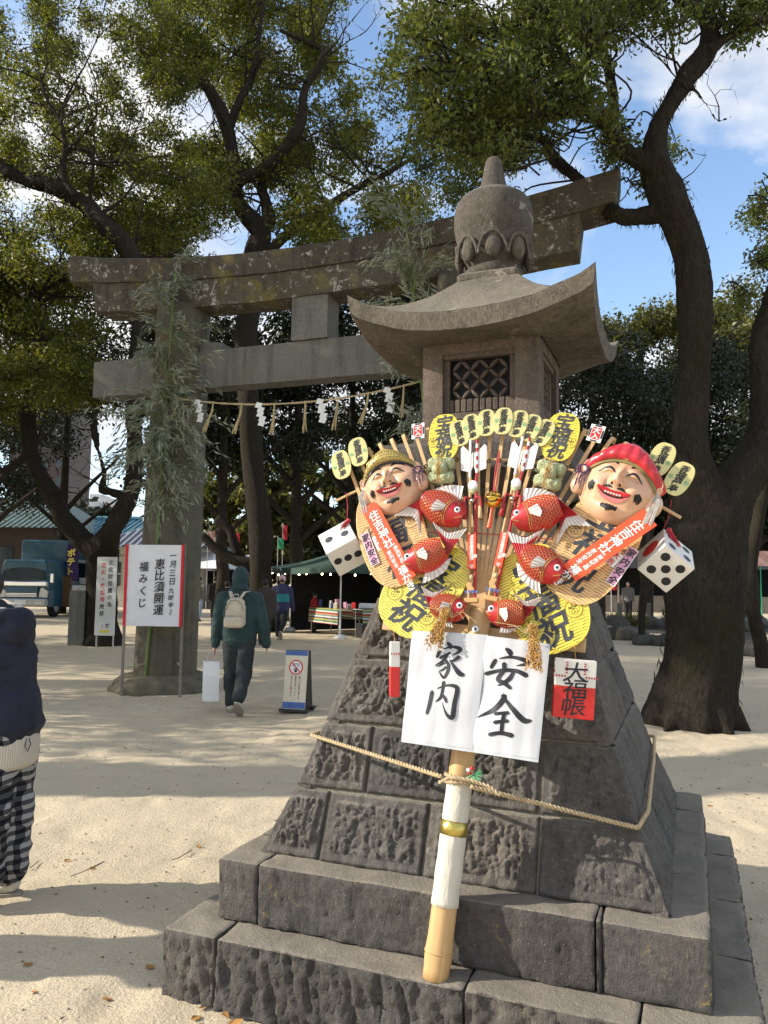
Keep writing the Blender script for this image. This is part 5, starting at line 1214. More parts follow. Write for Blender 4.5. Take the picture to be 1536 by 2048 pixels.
# ------------------------------------------------------------------ hanging account-book tags
def book(pc, w, hgt, dep, yaw, label, pk):
    p = FM @ Vector((*fuv(*pc, .02), .02)); M = Matrix.Translation(p) @ Matrix.Rotation(R(-20.8+yaw), 4, 'Z') @ Matrix.Rotation(R(4), 4, 'Y') @ Matrix.Rotation(R(90), 4, 'X')
    T_ = thing('lucky_book_tag', label, 'hanging tag', group='red and white book tags', M=M)
    MB().box((0, hgt*.27, 0), (w, hgt*.46, dep), bev=.002).build('white_half', 'dice_white', T_); MB().box((0, -hgt*.23, 0), (w+.0004, hgt*.54, dep+.0004), bev=.002).build('red_half', 'print_red', T_)
    m = MB(); 
    for s in (-1, 1):
        for k_ in range(5):
            m.box((s*w*.22, hgt*.48-.008-.011*k_*.8, dep/2+.001), (.007, .0048, .001)); m.box((s*(w*.26+.009*k_*w/.13), hgt*.48-.055, dep/2+.001), (.005, .007, .001))
    m.build('cord_print', 'cord_red', T_)
    m = MB()
    for k_ in range(4): m.box((-w/2-.001, hgt*.28, -dep*.4+dep*.27*k_), (.001, .008, dep*.12))
    m.build('side_cord_print', 'cord_red', T_)
    m = MB(); text_v(m, '大福帳', 0, hgt*.29, .074, .058, dep/2+.0015, .006, 1.2, .10); m.build('lettering', 'ink', T_)
    Mi = M.inverted(); MB().tube([Mi @ (FM @ Vector((*fuv(*pk, -.04), -.04))), (0, hgt/2, 0)], .0014, 5).build('thread', 'rice', T_)
book((789, 1337), .14, .205, .036, 112, 'red and white book tag hanging edge-on by a thread at the lower left', (786, 1248))
book((1148, 1377), .142, .204, .036, 16, 'red and white book tag with bold black characters hanging at the lower right', (1147, 1262))
# ------------------------------------------------------------------ two laminated sheets with brush writing
def sheet(corners, h, label, strokes_list, o, s):
    cs = [fuv(*p, h) for p in corners]; c = sum(cs, Vector((0, 0)))/4
    T_ = thing('laminated_sheet', label, 'paper sign', group='laminated sheets on the handle', M=fT(c.x, c.y, h))
    A = [Vector((q.x-c.x, q.y-c.y)) for q in cs]; n_ = 14          # TL TR BR BL
    def pt(a, b, gro=0.):
        p = (A[0]*(1-a)+A[1]*a)*(1-b)+(A[3]*(1-a)+A[2]*a)*b; return p
    zf = lambda a, b: .010*math.sin(math.pi*a)*(.4+.6*b)+.003*math.sin(b*9+a*4)+.0015*math.sin(a*23)
    G = [[tuple(pt(i/n_, j/n_))+(zf(i/n_, j/n_),) for i in range(n_+1)] for j in range(n_+1)]; mb = MB(); mb.grid(G); mb.grid([[(x, y, z-.002) for x, y, z in r_] for r_ in G]); mb.build('paper', 'sheet_white', T_, True)
    e = .0045; fm = MB(); G2 = [[tuple(pt(-.022+1.044*i/n_, -.012+1.04*j/n_))+(zf(i/n_, j/n_)-.0012,) for i in range(n_+1)] for j in range(n_+1)]; fm.grid(G2); fm.build('film_border', 'film', T_, True)
    def inv(x, y):
        a = ((x-A[0].x)*(A[1]-A[0]).x+(y-A[0].y)*(A[1]-A[0]).y)/(A[1]-A[0]).length_squared; b = ((x-A[0].x)*(A[3]-A[0]).x+(y-A[0].y)*(A[3]-A[0]).y)/(A[3]-A[0]).length_squared; return a, b
    sc_ = (A[1]-A[0]).length/abs(corners[1][0]-corners[0][0])/s
    for name, strokes in strokes_list:
        mb = MB()
        for k_, st_ in enumerate(strokes):
            pts = []
            for x, y, w in st_:
                q = fuv(o[0]+x/s, o[1]+y/s, h)-c; pts.append((q.x, q.y, w*sc_*.93))
            brush(mb, pts, .0012+.0002*k_, lambda x, y: zf(*inv(x, y)), 9)
        mb.build('character', 'ink', T_)
ZO, ZS = (800, 1250), 4.955
KA = [[(470, 175, 20), (500, 205, 45), (505, 238, 26)], [(398, 255, 36), (382, 295, 34), (366, 325, 22)], [(430, 240, 12), (520, 218, 24), (598, 240, 42), (570, 278, 22), (515, 302, 6)], [(398, 332, 28), (450, 300, 26), (505, 276, 24)], [(475, 298, 30), (420, 360, 22), (352, 402, 8)],
      [(440, 335, 22), (482, 395, 34), (474, 465, 36), (436, 522, 28), (388, 462, 5)], [(445, 372, 22), (405, 395, 18), (358, 412, 8)], [(462, 412, 22), (430, 440, 18), (388, 462, 8)], [(594, 312, 40), (540, 352, 26), (492, 352, 10)], [(498, 350, 15), (552, 432, 36), (598, 485, 48), (640, 494, 26)]]
NAI = [[(325, 655, 42), (302, 780, 44), (274, 885, 36)], [(372, 632, 8), (460, 602, 24), (548, 608, 36), (574, 650, 46), (548, 780, 46), (526, 912, 48), (470, 888, 26), (424, 768, 5)], [(440, 560, 42), (430, 640, 36), (412, 716, 32), (358, 766, 6)], [(412, 680, 14), (452, 725, 34), (470, 772, 22)]]
AN = [[(1050, 235, 24), (1085, 262, 52), (1108, 300, 50)], [(955, 342, 40), (928, 385, 44), (902, 428, 34)], [(986, 334, 14), (1110, 320, 30), (1236, 350, 46), (1262, 384, 40), (1150, 406, 5)], [(842, 486, 40), (1000, 452, 36), (1150, 456, 42), (1264, 506, 54)], [(1036, 376, 50), (1030, 450, 46), (972, 538, 46), (1040, 580, 44), (1104, 632, 36)], [(1130, 460, 34), (1090, 530, 46), (1030, 575, 36), (962, 602, 5)]]
ZEN = [[(1030, 690, 54), (1028, 742, 60), (930, 842, 50), (764, 916, 10)], [(1038, 728, 30), (1130, 842, 50), (1228, 944, 60), (1306, 950, 24)], [(938, 882, 30), (1010, 876, 32), (1086, 872, 38)], [(934, 968, 38), (1005, 958, 34), (1080, 952, 38)], [(884, 1088, 42), (1000, 1072, 38), (1126, 1098, 50)], [(1042, 876, 42), (1022, 960, 40), (1010, 1078, 40)]]
sheet([(827, 1264), (972, 1272), (945, 1498), (806, 1478)], .075, 'left white laminated sheet with two grey-black brushed characters on the rake handle', [('ka', KA), ('nai', NAI)], ZO, ZS)
sheet([(974, 1274), (1097, 1290), (1074, 1518), (946, 1498)], .071, 'right white laminated sheet with two black brushed characters under rice ears', [('an', AN), ('zen', ZEN)], ZO, ZS)
# rice ears
for nm, root, tip, lab in (('l', (905, 1236), (872, 1298), 'dry rice ears drooping over the left laminated sheet'), ('r', (1052, 1268), (1072, 1340), 'dry rice ears drooping over the right laminated sheet')):
    a, b = fuv(*root, .08), fuv(*tip, .08); T_ = thing('rice_ears', lab, 'rice ears', group='rice ears on the rake', M=fT(a.x, a.y, .085)); rg = random.Random(nm); d = b-a
    stm = MB(); gr = MB()
    for q in range(9):
        ex_ = rg.uniform(-.03, .03); pth = [Vector((0, 0, 0)), Vector((d.x*.45+ex_*.3, .028+.012*rg.random(), .012)), Vector((d.x*.8+ex_*.7, d.y*.35, .022)), Vector((d.x+ex_, d.y*(.75+.3*rg.random()), .018+.02*rg.random()))]
        S_ = spline(pth, 8); stm.tube([tuple(p) for p in S_], .0012, 4, False)
        for p in S_[9:]:
            for _ in range(4):
                o_ = Vector((rg.uniform(-1, 1), rg.uniform(-1, .2), rg.uniform(-.6, 1)))*.0075; M = Matrix.Translation(Vector(p)+o_) @ Matrix.Rotation(rg.uniform(-.7, .7), 4, 'Z'); gr.ell((0, 0, 0), (.0022, .0048, .0022), 5, 4, M)
    for q in range(5): stm.tube([(0, 0, 0), (-.04+.02*q, .025, .004), (-.12+.055*q, .03-.01*q, .002)], .0012, 4, False)
    stm.build('stalks', 'straw', T_); gr.build('grains', 'rice', T_)
# ------------------------------------------------------------------ rope round the pyramid, little pine ornament
LM = Matrix.Translation((.5344, 3.734, 0)) @ Matrix.Rotation(R(-21.498), 4, 'Z')
ROPE = thing('straw_rope', 'twisted straw rope tied round the pyramid base and rake handle', 'rope')
def pyr_w(z):
    for (w0, z0), (w1, z1) in zip(PYR[:-1], PYR[1:]):
        if z <= z1: return w0+(w1-w0)*(z-z0)/(z1-z0)
    return .4
kn = FM @ Vector((0, .655, .022))
def onp(sx_, sy_, z, o=.022): w = pyr_w(z)+o; return LM @ Vector((sx_*w, sy_*w, z))
loop = [kn+Vector((-.05, .02, .006)), onp(-1, -.99, .935), onp(-1, 1, .88), onp(1, 1, .80), onp(1.0, .4, .765, .02), onp(1., -.7, .737, .02), onp(.97, -1, .733, .015), kn+Vector((.05, -.01, -.02))]
def twisted(path, r, n=2, pitch=.03, step=.006):
    P = []; path = [Vector(p) for p in path]
    for a, b in zip(path[:-1], path[1:]):
        k_ = max(2, int((b-a).length/step)); P += [a.lerp(b, i/k_) for i in range(k_)]
    P.append(path[-1]); mb = MB(); acc = 0
    for s in range(n):
        pts = []; acc = 0
        for i, p in enumerate(P):
            t_ = (P[min(i+1, len(P)-1)]-P[max(i-1, 0)]).normalized(); u_ = t_.cross(Vector((.1, .2, 1))).normalized(); v_ = t_.cross(u_)
            acc += (P[i]-P[i-1]).length if i else 0; ph = acc/pitch*2*math.pi+s*2*math.pi/n; pts.append(p+(u_*math.cos(ph)+v_*math.sin(ph))*r*.55)
        mb.tube(pts, r*.62, 5, True)
    return mb
twisted(loop, .0085).build('loop', 'rope', ROPE, True)
rg = [FM @ Vector((.054*math.cos(a), .655+.012*math.sin(a*.5), -.03+.054*math.sin(a))) for a in np.linspace(0, 12.56, 40)]; twisted(rg, .0075).build('knot_turns', 'rope', ROPE, True)
twisted([kn+FM.to_3x3() @ Vector(p) for p in ((-.03, 0, .03), (.0, .008, .045), (.06, .01, .035), (.13, .0, .03), (.17, -.022, .03))], .007).build('loose_end', 'rope', ROPE, True)
twisted([kn+FM.to_3x3() @ Vector(p) for p in ((.02, 0, .03), (-.02, .004, .045), (-.055, -.018, .03))], .006).build('loose_end', 'rope', ROPE, True)
c = fuv(946, 1549, .04); PN = thing('pine_ornament', 'tiny green pine sprig ornament with red bead tied at the rope knot', 'ornament', M=fT(c.x, c.y, .03))
m = MB(); rr_ = random.Random(4)
for q in range(46):
    a = rr_.uniform(-2.6, .9); m.tube([(0, 0, 0), (math.cos(a)*.034, math.sin(a)*.03, rr_.uniform(0, .02))], .0012, 3)
m.build('needles', 'print_green', PN)
for x, y, mt, r_ in ((-.018, .012, 'paper_white', .008), (-.006, .02, 'print_red', .007), (-.012, .004, 'lip_red', .006)): MB().ell((x, y, .01), r_, 10, 6).build('bead', mt, PN, True)
# ------------------------------------------------------------------ bamboo, sacred rope and notices at the torii
TM = Matrix.Translation((-1.01, 10.7, 0)) @ Matrix.Rotation(R(-19.72), 4, 'Z')
def sasa(foot, top, lab, seed, sprays):
    rng = np.random.default_rng(seed); T_ = thing('bamboo_pole', lab, 'bamboo', group='bamboo tied to the torii pillars')
    S = spline([foot, foot.lerp(top, .35)+Vector((.02, 0, 0)), foot.lerp(top, .7), top], 14); mb = MB(); mb.tube([tuple(p) for p in S], [.026-.016*i/len(S) for i in range(len(S))], 10)
    for i in range(2, len(S), 3): mb.ell(tuple(S[i]), (.031-.016*i/len(S),)*2+(.012,), 10, 5)
    mb.build('culm', 'bamboo_green', T_, True); tw = MB(); Cs, Ds = [], []
    for t_, dx, dz, L_ in sprays:
        i = min(int(t_*(len(S)-1)), len(S)-1); p = Vector(S[i])+Vector((0, -.04, 0)); d = Vector((dx, -.35+.3*rng.normal(), dz)).normalized()
        for b in range(3):
            q = p.copy(); dd = (d+Vector(rng.normal(size=3))*.38).normalized(); pts = [q]
            for k_ in range(7):
                dd = (dd+Vector((0, 0, -.10))+Vector(rng.normal(size=3))*.10).normalized(); q = q+dd*L_/7; pts.append(q)
                if k_ > 0:
                    m = 4; c = np.array(q)+rng.normal(size=(m, 3))*.035; Cs.append(c); Ds.append(np.array(dd)*1.1+rng.normal(size=(m, 3))*.5+np.array([0, 0, -.25]))
            tw.tube(pts, [.006-.0006*k_ for k_ in range(8)], 4, False)
    tw.build('twigs', 'bamboo_green', T_); C, D = np.concatenate(Cs), np.concatenate(Ds); n_ = len(C)
    blades('leaves', C, D, .155*(.6+.7*rng.random(n_)), .027*(.7+.5*rng.random(n_)), 'leaf_sasa', T_, .1, rng)['kind'] = 'stuff'
rs = np.random.default_rng(4)
spr = [(t_, rs.uniform(-.9, .9), rs.uniform(-.2, .9), rs.uniform(.32, .6)) for t_ in np.linspace(.42, 1., 25)]+[(t_, rs.uniform(-1, 1), rs.uniform(-.4, .3), rs.uniform(.6, .95)) for t_ in np.linspace(.46, .66, 15)]+[(.70, 1, .1, 1.), (.68, .9, .2, 1.1), (.62, 1, -.1, 1.2), (.6, -.9, -.1, 1.1), (.55, -1, -.3, 1.), (.80, 1, .3, .9), (.58, 1, -.2, 1.1)]
sasa(at(290, 1368, 11.05), at(352, 530, 10.95), 'leafy green bamboo tied to the front of the left torii pillar', 8, spr)
spr2 = [(t_, rs.uniform(-1, .6), rs.uniform(-.2, .9), rs.uniform(.5, .85)) for t_ in np.linspace(.5, 1., 26)]
fr_ = TM @ Vector((2.2, -.62, 0)); sasa(Vector((fr_.x, fr_.y, 0)), TM @ Vector((1.55, -.62, 6.2)), 'leafy green bamboo on the far pillar, half hidden behind the lantern roof', 9, spr2)
# rope with straw tassels and paper streamers
SR = thing('sacred_rope', 'thin straw rope strung between the torii pillars', 'rope')
rp = lambda t_: TM @ Vector((t_, -.52, 3.96+.245*(t_/2.14)**2))
twisted([rp(t_) for t_ in np.linspace(-2.14, 2.2, 30)], .016, 2, .07, .03).build('cord', 'rope', SR, True)
def on_rope(px):
    best = min(np.linspace(-2.1, 2.1, 400), key=lambda t_: abs(proj(rp(t_))[0]-px)); return rp(best)
def proj(P):
    x, y, z = P[0], P[1], P[2]-CAMH; d = y*math.cos(PITCH)+z*math.sin(PITCH); u = -y*math.sin(PITCH)+z*math.cos(PITCH); X, Y = FPX*x/d, -FPX*u/d
    return 768+_c*X-_s*Y, 1024+_s*X+_c*Y
for i, px in enumerate((356, 427, 484, 549, 611, 676, 737, 808)):
    p = on_rope(px); lean = (.16, .12, .10, .03, 0, .05, .10, .03)[i]
    T_ = thing('straw_tassel', 'straw tassel on the sacred rope, %s from the left pillar' % ['first', 'second', 'third', 'fourth', 'fifth', 'sixth', 'seventh', 'eighth'][i], 'straw tassel', p, group='straw tassels on the sacred rope'); m = MB(); rg = random.Random(i)
    for q in range(14): m.tube([(rg.uniform(-.006, .006), rg.uniform(-.006, .006), .02), (-lean*.15+rg.uniform(-.012, .012), rg.uniform(-.01, .01), -.12), (-lean+rg.uniform(-.03, .03), rg.uniform(-.02, .02), -.36-.07*rg.random())], .0045, 4, False)
    m.build('straws', 'straw', T_)
for i, px in enumerate((398, 520, 642, 776)):
    p = on_rope(px); T_ = thing('paper_streamer', 'white zigzag paper streamer on the sacred rope, %s from the left pillar' % ['first', 'second', 'third', 'fourth'][i], 'paper streamer', p+Vector((0, -.02, 0)), R(-20+8*i), group='zigzag streamers on the sacred rope')
    x = 0; z = .03
    for k_ in range(5):
        w = .085; hh = .07; MB().add([(x-w*.5, .004*k_, z), (x+w*.5, .004*k_, z-.02), (x+w*.5-.03, .004*k_, z-hh-.02), (x-w*.5-.03, .004*k_, z-hh), ], [(0, 1, 2, 3)]).build('paper_fold', 'paper_white', T_); x += .018*(1 if k_ % 2 == 0 else -1.2)+.012; z -= .062
# white cloth notice with red edges on two stakes
a, b = gnd(243, 1391), gnd(357, 1394); d = b-a; rz = math.atan2(d.y, d.x); wN = d.length+.02
NS = thing('cloth_notice', 'white cloth notice with red side bands and black brush writing on two stakes', 'notice', (a+b)/2, rz)
zt, zb = at(305, 1090, a.y).z, at(305, 1252, a.y).z; hN = zt-zb
for s in (-1, 1):
    rock_box((s*wN/2, .02, zt/2-.02), (.035, .03, zt+.06), .004, .06, .002, None, 5).build('stake', 'stake_wood', NS, True)
G = [[(-wN/2+wN*i/20, -.008+.004*math.sin(i*.9+j*1.7)+.006*float(vnoise(i*.5, j*.7)), zb+hN*j/24) for i in range(21)] for j in range(25)]; MB().grid(G).build('cloth', 'cloth_white', NS, True)
MB().box((0, .008, zb+hN/2), (wN-.01, .008, hN-.01)).build('backing_board', 'board_white', NS)
for s in (-1, 1): MB().box((s*(wN/2-.012), -.018, zb+hN/2), (.036, .012, hN+.006)).build('red_band', 'cloth_red', NS)
RX = Matrix.Rotation(R(90), 4, 'X')
def wtext(parent, cols, z=-.02, mat='ink', M=None):
    m = MB()
    for s, x, y, size, step in cols: text_v(m, s, x, y, size, step, 0, .014, .95, .06)
    m.v = [(p[0], z, p[1]) for p in m.v]
    return m.build('lettering', mat, parent)
hN_ = hN
for c_ in [('一月三日', wN*.32, zt-.13*hN, .105, .118), ('九時半〜', wN*.31, zt-.56*hN, .085, .098), ('恵比須開運', wN*.10, zt-.235*hN, .155, .156), ('福みくじ', -wN*.18, zt-.27*hN, .14, .165)]: wtext(NS, [c_], -.022)
for s in (-1, 1): MB().tube([(s*wN/2, .0, .35), (s*wN/2-.1*s, .3, .38), (s*.15, .55, .40)], .008, 5).build('tie_rope', 'rope', NS)
# narrow metal notice
a, b = gnd(184, 1296), gnd(224, 1297); d = b-a; rz = math.atan2(d.y, d.x); Yn = a.y; wS = 42*Yn/FPX; zt, zb = at(212, 1114, Yn).z, at(205, 1271, Yn).z; hS = zt-zb
N2 = thing('fire_notice', 'tall narrow white notice board with red and black vertical writing', 'notice board', (a+b)/2+Vector((.04, 0, 0)), rz)
MB().box((0, 0, (zt+zb)/2), (wS, .03, hS), bev=.006).build('board', 'board_white', N2)
for s in (-1, 1): MB().tube([(s*wS*.42, .03, -.05), (s*wS*.42, .03, zt-.1)], .018, 8).build('post', 'metal_grey', N2)
sz = hS*.072; wtext(N2, [('文化財保護の為', wS*.20, zt-.07*hS, sz, sz*1.24)], -.018, 'ink'); wtext(N2, [('花火・喫煙等', -wS*.16, zt-.11*hS, sz, sz*1.20)], -.018, 'print_red'); wtext(N2, [('厳禁', -wS*.17, zt-.635*hS, sz, sz*1.20)], -.018, 'ink')
MB().box((0, -.0165, zb+.055*hS), (wS*.5, .002, .035*hS)).build('yellow_plate', 'print_yellow', N2); m = MB(); text_v(m, '防', wS*.16, zb+.125*hS, sz*.8, sz, 0, .03); m.v = [(p[0], -.018, p[1]) for p in m.v]; m.build('camera_mark', 'ink', N2)
m = MB(); text_v(m, '24', -wS*.12, zb+.128*hS, sz*.5, sz*.3, 0, .02); m.v = [(p[0], -.018, p[1]) for p in m.v]; m.build('red_mark', 'print_red', N2)
# short granite post
p = gnd(147, 1292); rock_box((0, 0, .62), (.36, .36, 1.32), .02, .06, .006, None, 3).build('short_stone_post', 'granite', None, True); o = bpy.data.objects['short_stone_post']; o.location = (p.x, p.y+.18, 0); o.rotation_euler = (0, 0, R(12)); tag(o, 'short square granite post standing left of the narrow white notice', 'stone post')
# A-board
p0, p1 = gnd(566, 1424), gnd(609, 1424); ab = thing('a_board', 'small cream folding board with red no-entry ring and blue edges', 'sign board', (p0+p1)/2+Vector((.03, .12, 0)), R(-14))
wA, hA = .29, .70
def panel(s):
    lean = R(7.5)*s; M = Matrix.Translation((0, -.13*s, .03)) @ Matrix.Rotation(-lean, 4, 'X') @ RX
    return M
M = panel(1); MB().box((0, hA/2, 0), (wA, hA, .02), M, .004).build('front_panel', 'board_cream', ab); M2 = panel(-1); MB().box((0, hA/2, 0), (wA, hA, .02), M2, .004).build('back_panel', 'black_plastic', ab)
MB().box((0, hA-.03, .011), (wA-.004, .056, .003), M).build('blue_top', 'print_blue', ab); MB().box((0, .05, .011), (wA-.004, .075, .003), M).build('blue_foot', 'print_blue', ab)
for s, MM in ((1, M), (-1, M2)): MB().box((0, -.012, 0), (wA+.07, .035, .09), MM, .008).build('rubber_foot', 'black_plastic', ab)
MB().prism([(-.13, 0), (.13, 0), (.028, .70), (-.028, .70)], -wA/2-.004, -wA/2+.004, Matrix.Translation((0, 0, .03)) @ Matrix(((0, 0, 1, 0), (1, 0, 0, 0), (0, 1, 0, 0), (0, 0, 0, 1)))).build('side_cheek', 'black_plastic', ab); MB().prism([(-.13, 0), (.13, 0), (.028, .70), (-.028, .70)], wA/2-.004, wA/2+.004, Matrix.Translation((0, 0, .03)) @ Matrix(((0, 0, 1, 0), (1, 0, 0, 0), (0, 1, 0, 0), (0, 0, 0, 1)))).build('side_cheek', 'black_plastic', ab)
m = MB(); disc(m, 0, .50, .085, .0125, 28); m.v = [tuple(M @ Vector(q)) for q in m.v]; m.build('white_disc', 'paper_white', ab)
m = MB(); disc(m, 0, .50, .09, .0130, 28, .074); brush(m, [(-.06, .56, .016), (.06, .44, .016)], .0138, n=3); m.v = [tuple(M @ Vector(q)) for q in m.v]; m.build('red_ring', 'print_red', ab)
m = MB(); disc(m, -.03, .53, .020, .0127, 14, .015); disc(m, .03, .53, .020, .0127, 14, .015); brush(m, [(-.03, .53, .006), (0, .545, .006), (.03, .53, .006)], .0128, n=3); [disc(m, x, y, .009, .0128, 10) for x, y in ((-.022, .475), (-.007, .483), (.010, .481), (.024, .472))]; disc(m, 0, .455, .018, .0128, 12); m.v = [tuple(M @ Vector(q)) for q in m.v]; m.build('bicycle_and_paw', 'ink', ab)
m = MB(); [text_v(m, s, x, .385, .022, .0232, .0125, .012) for s, x in (('境内への自転車の乗り入れ', .055), ('盲導犬を除くペットの', .005))]; text_v(m, '立ち入りは', -.048, .385, .026, .028, .0125, .012); text_v(m, 'です', -.048, .385-.028*7, .026, .028, .0125, .012); m.v = [tuple(M @ Vector(q)) for q in m.v]; m.build('lettering', 'ink', ab)
m = MB(); text_v(m, '禁止', -.048, .385-.028*5, .026, .028, .0125, .02); m.v = [tuple(M @ Vector(q)) for q in m.v]; m.build('red_lettering', 'print_red', ab)
# ------------------------------------------------------------------ people
def cap_tube(mb, pts, rad, n=12, flat=1.):
    mb.tube(pts, rad, n, True, flat); 
    for p, r_ in ((pts[0], rad[0]), (pts[-1], rad[-1])): mb.ell(p, (r_, r_*flat, r_*.95), n, 8)
def person(label, loc, rz, h, top, bottom, shoe, legs=((0, 0), (0, 0)), arms=((0, .1, .1), (0, .1, .1)), hood=None, hat=None, hair='hair', vox=.022, bulk=1., wide=1., lean=0., coat=.50, fingers=False, wrinkle=.006, bands=None):
    T_ = thing('person', label, 'person', loc, rz); k_ = h
    ln = lambda z: Vector((0, lean*max(0, z-.5)*k_, 0))
    sh, nk, hd = .815*k_, .86*k_, .925*k_
    def leg(s, sw, bd):
        hp_ = Vector((s*.085*k_/1.7*1.0, 0, .50*k_)); kn_ = hp_+Vector((s*.012, math.sin(sw), -math.cos(sw)))*.235*k_; an = kn_+Vector((0, math.sin(sw-bd), -math.cos(sw-bd)))*.228*k_; return hp_, kn_, an, sw-bd
    def arm(s, sw, el, out):
        s0 = Vector((s*.118*k_, 0, sh-.03*k_))+ln(.8); d1 = Vector((s*math.sin(out), math.sin(sw)*math.cos(out), -math.cos(sw)*math.cos(out))); e0 = s0+d1*.175*k_; d2 = Vector((s*math.sin(out)*.6, math.sin(sw+el), -math.cos(sw+el))).normalized(); return s0, e0, e0+d2*.15*k_, d2
    LG = [leg(s, *q) for s, q in zip((-1, 1), legs)]; AR = [arm(s, *q) for s, q in zip((-1, 1), arms)]
    # one continuous body
    b = MB(); cap_tube(b, [(0, 0, .49*k_), ln(.6)+Vector((0, 0, .60*k_)), ln(.72)+Vector((0, 0, .72*k_)), ln(.8)+Vector((0, 0, .80*k_))], [.085*k_, .078*k_, .090*k_, .07*k_], 14, .7)
    b.tube([ln(.8)+Vector((0, 0, .79*k_)), ln(.9)+Vector((0, 0, .9*k_))], [.034*k_, .03*k_], 10); hc = ln(.92)+Vector((0, .008*k_, hd)); b.ell(hc, (.045*k_, .055*k_, .066*k_), 14, 10); b.ell(hc+Vector((0, .054*k_, -.008*k_)), (.010*k_, .016*k_, .014*k_), 8, 6)
    for s in (-1, 1): b.ell(hc+Vector((s*.045*k_, 0, -.005*k_)), (.008*k_, .014*k_, .02*k_), 8, 6)
    for hp_, kn_, an, f in LG: cap_tube(b, [hp_, kn_, an], [.050*k_, .035*k_, .022*k_], 10)
    for s0, e0, w0, d2 in AR:
        cap_tube(b, [s0, e0, w0], [.030*k_, .024*k_, .017*k_], 10); pm_ = w0+d2*.028*k_; b.ell(pm_, (.012*k_, .020*k_, .026*k_), 8, 6)
        if fingers:
            for q, L_ in zip((-.018, -.006, .006, .018), (.040, .046, .044, .034)): b.tube([pm_+Vector((0, q*k_, -.012*k_)), pm_+Vector((0, q*k_, -.012*k_-L_*.5*k_)), pm_+Vector((.010*k_*(1 if s0.x < 0 else -1), q*k_, -.012*k_-L_*.85*k_))], [.0055*k_, .005*k_, .004*k_], 6)
            b.tube([pm_+Vector((0, .016*k_, .008*k_)), pm_+Vector((0, .030*k_, -.012*k_)), pm_+Vector((0, .026*k_, -.028*k_))], [.006*k_, .0055*k_, .0045*k_], 6)
    link('body', remesh(b, min(vox, .012 if fingers else vox), 2), 'skin', T_)
    # coat
    j = MB(); B = bulk; hem = coat*k_; cap_tube(j, [ln(.5)+Vector((0, 0, hem)), ln(.62)+Vector((0, 0, .62*k_)), ln(.73)+Vector((0, 0, .73*k_)), ln(.80)+Vector((0, 0, .79*k_))], [.108*k_*B, .106*k_*B, .112*k_*B, .085*k_*B], 16, .78)
    for s0, e0, w0, d2 in AR: cap_tube(j, [s0, e0, w0+d2*.004*k_], [.047*k_*B, .040*k_*B, .030*k_*B], 12)
    j.ell(ln(.84)+Vector((0, 0, .835*k_)), (.05*k_*B, .048*k_*B, .035*k_), 12, 8)
    if hood: j.ell(hc+Vector((0, -.014*k_, .006*k_)), (.062*k_, .068*k_, .080*k_), 16, 12); j.ell(ln(.87)+Vector((0, -.03*k_, .862*k_)), (.062*k_, .052*k_, .035*k_), 14, 8)
    wf = (lambda co: wrinkle*fbm(co[:, 0]*7, co[:, 1]*7, co[:, 2]*13, 3, 3)+wrinkle*.5*fbm(co[:, 0]*20, co[:, 1]*20, co[:, 2]*30, 5, 2)) if wrinkle else None
    jm = link('coat', remesh(j, vox, 2, wf), top, T_)
    if bands:       # colour-blocked panels as their own layer
        for z0, z1, mt in bands:
            q = MB(); q.tube([ln((z0+z1)/2)+Vector((0, 0, z*k_)) for z in (z0, z1)], [.116*k_*B, .118*k_*B], 18, False, .80); q.build('colour_panel', mt, T_, True)
    # trousers and shoes
    tr = MB(); tr.ell((0, 0, .50*k_), (.094*k_, .075*k_, .06*k_), 14, 8)
    for hp_, kn_, an, f in LG: cap_tube(tr, [hp_, kn_, an+Vector((0, 0, (.026 if wide < 1.3 else .042)*k_))], [.062*k_*wide, .050*k_*wide, .040*k_*wide], 12)
    link('trousers', remesh(tr, vox, 2, wf), bottom, T_)
    for hp_, kn_, an, f in LG:
        sm = MB(); tilt = max(-.9, min(.2, f))*1.0; Mx = Matrix.Translation(an) @ Matrix.Rotation(tilt, 4, 'X')
        sm.ell((0, .045*k_, -.018*k_), (.028*k_, .076*k_, .022*k_), 14, 8, Mx); sm.ell((0, -.005*k_, -.002*k_), (.027*k_, .034*k_, .034*k_), 12, 8, Mx); sm.ell((0, .06*k_, -.024*k_), (.030*k_, .05*k_, .016*k_), 12, 6, Mx)
        so = link('shoe', remesh(sm, min(vox, .012), 1), shoe, T_); o_ = [(math.cos(a)*.031*k_*(1 if math.sin(a) < 0 else 1.05), .040*k_+math.sin(a)*.085*k_) for a in np.linspace(0, 6.283, 19)[:-1]]; MB().prism(o_, -.042*k_, -.030*k_, Mx).build('sole', 'shoe_sole', so)
    if hair and not hood:
        hm = MB(); hm.ell(hc+Vector((0, -.012*k_, .014*k_)), (.052*k_, .056*k_, .062*k_), 14, 10); link('hair', remesh(hm, vox*.7, 1), hair, T_)
    if hat:
        hm = MB(); hm.ell(hc+Vector((0, -.006*k_, .022*k_)), (.056*k_, .062*k_, .058*k_), 14, 10)
        if hat[1] == 'brim': hm.lathe([(.04*k_, .022*k_), (.092*k_, .016*k_), (.09*k_, .026*k_), (.04*k_, .034*k_)], 18, hc)
        else: hm.ell(hc+Vector((0, -.004*k_, .0)), (.058*k_, .064*k_, .022*k_), 14, 6)
        link('hat', remesh(hm, .014, 1), hat[0], T_)
    return T_, LG, AR
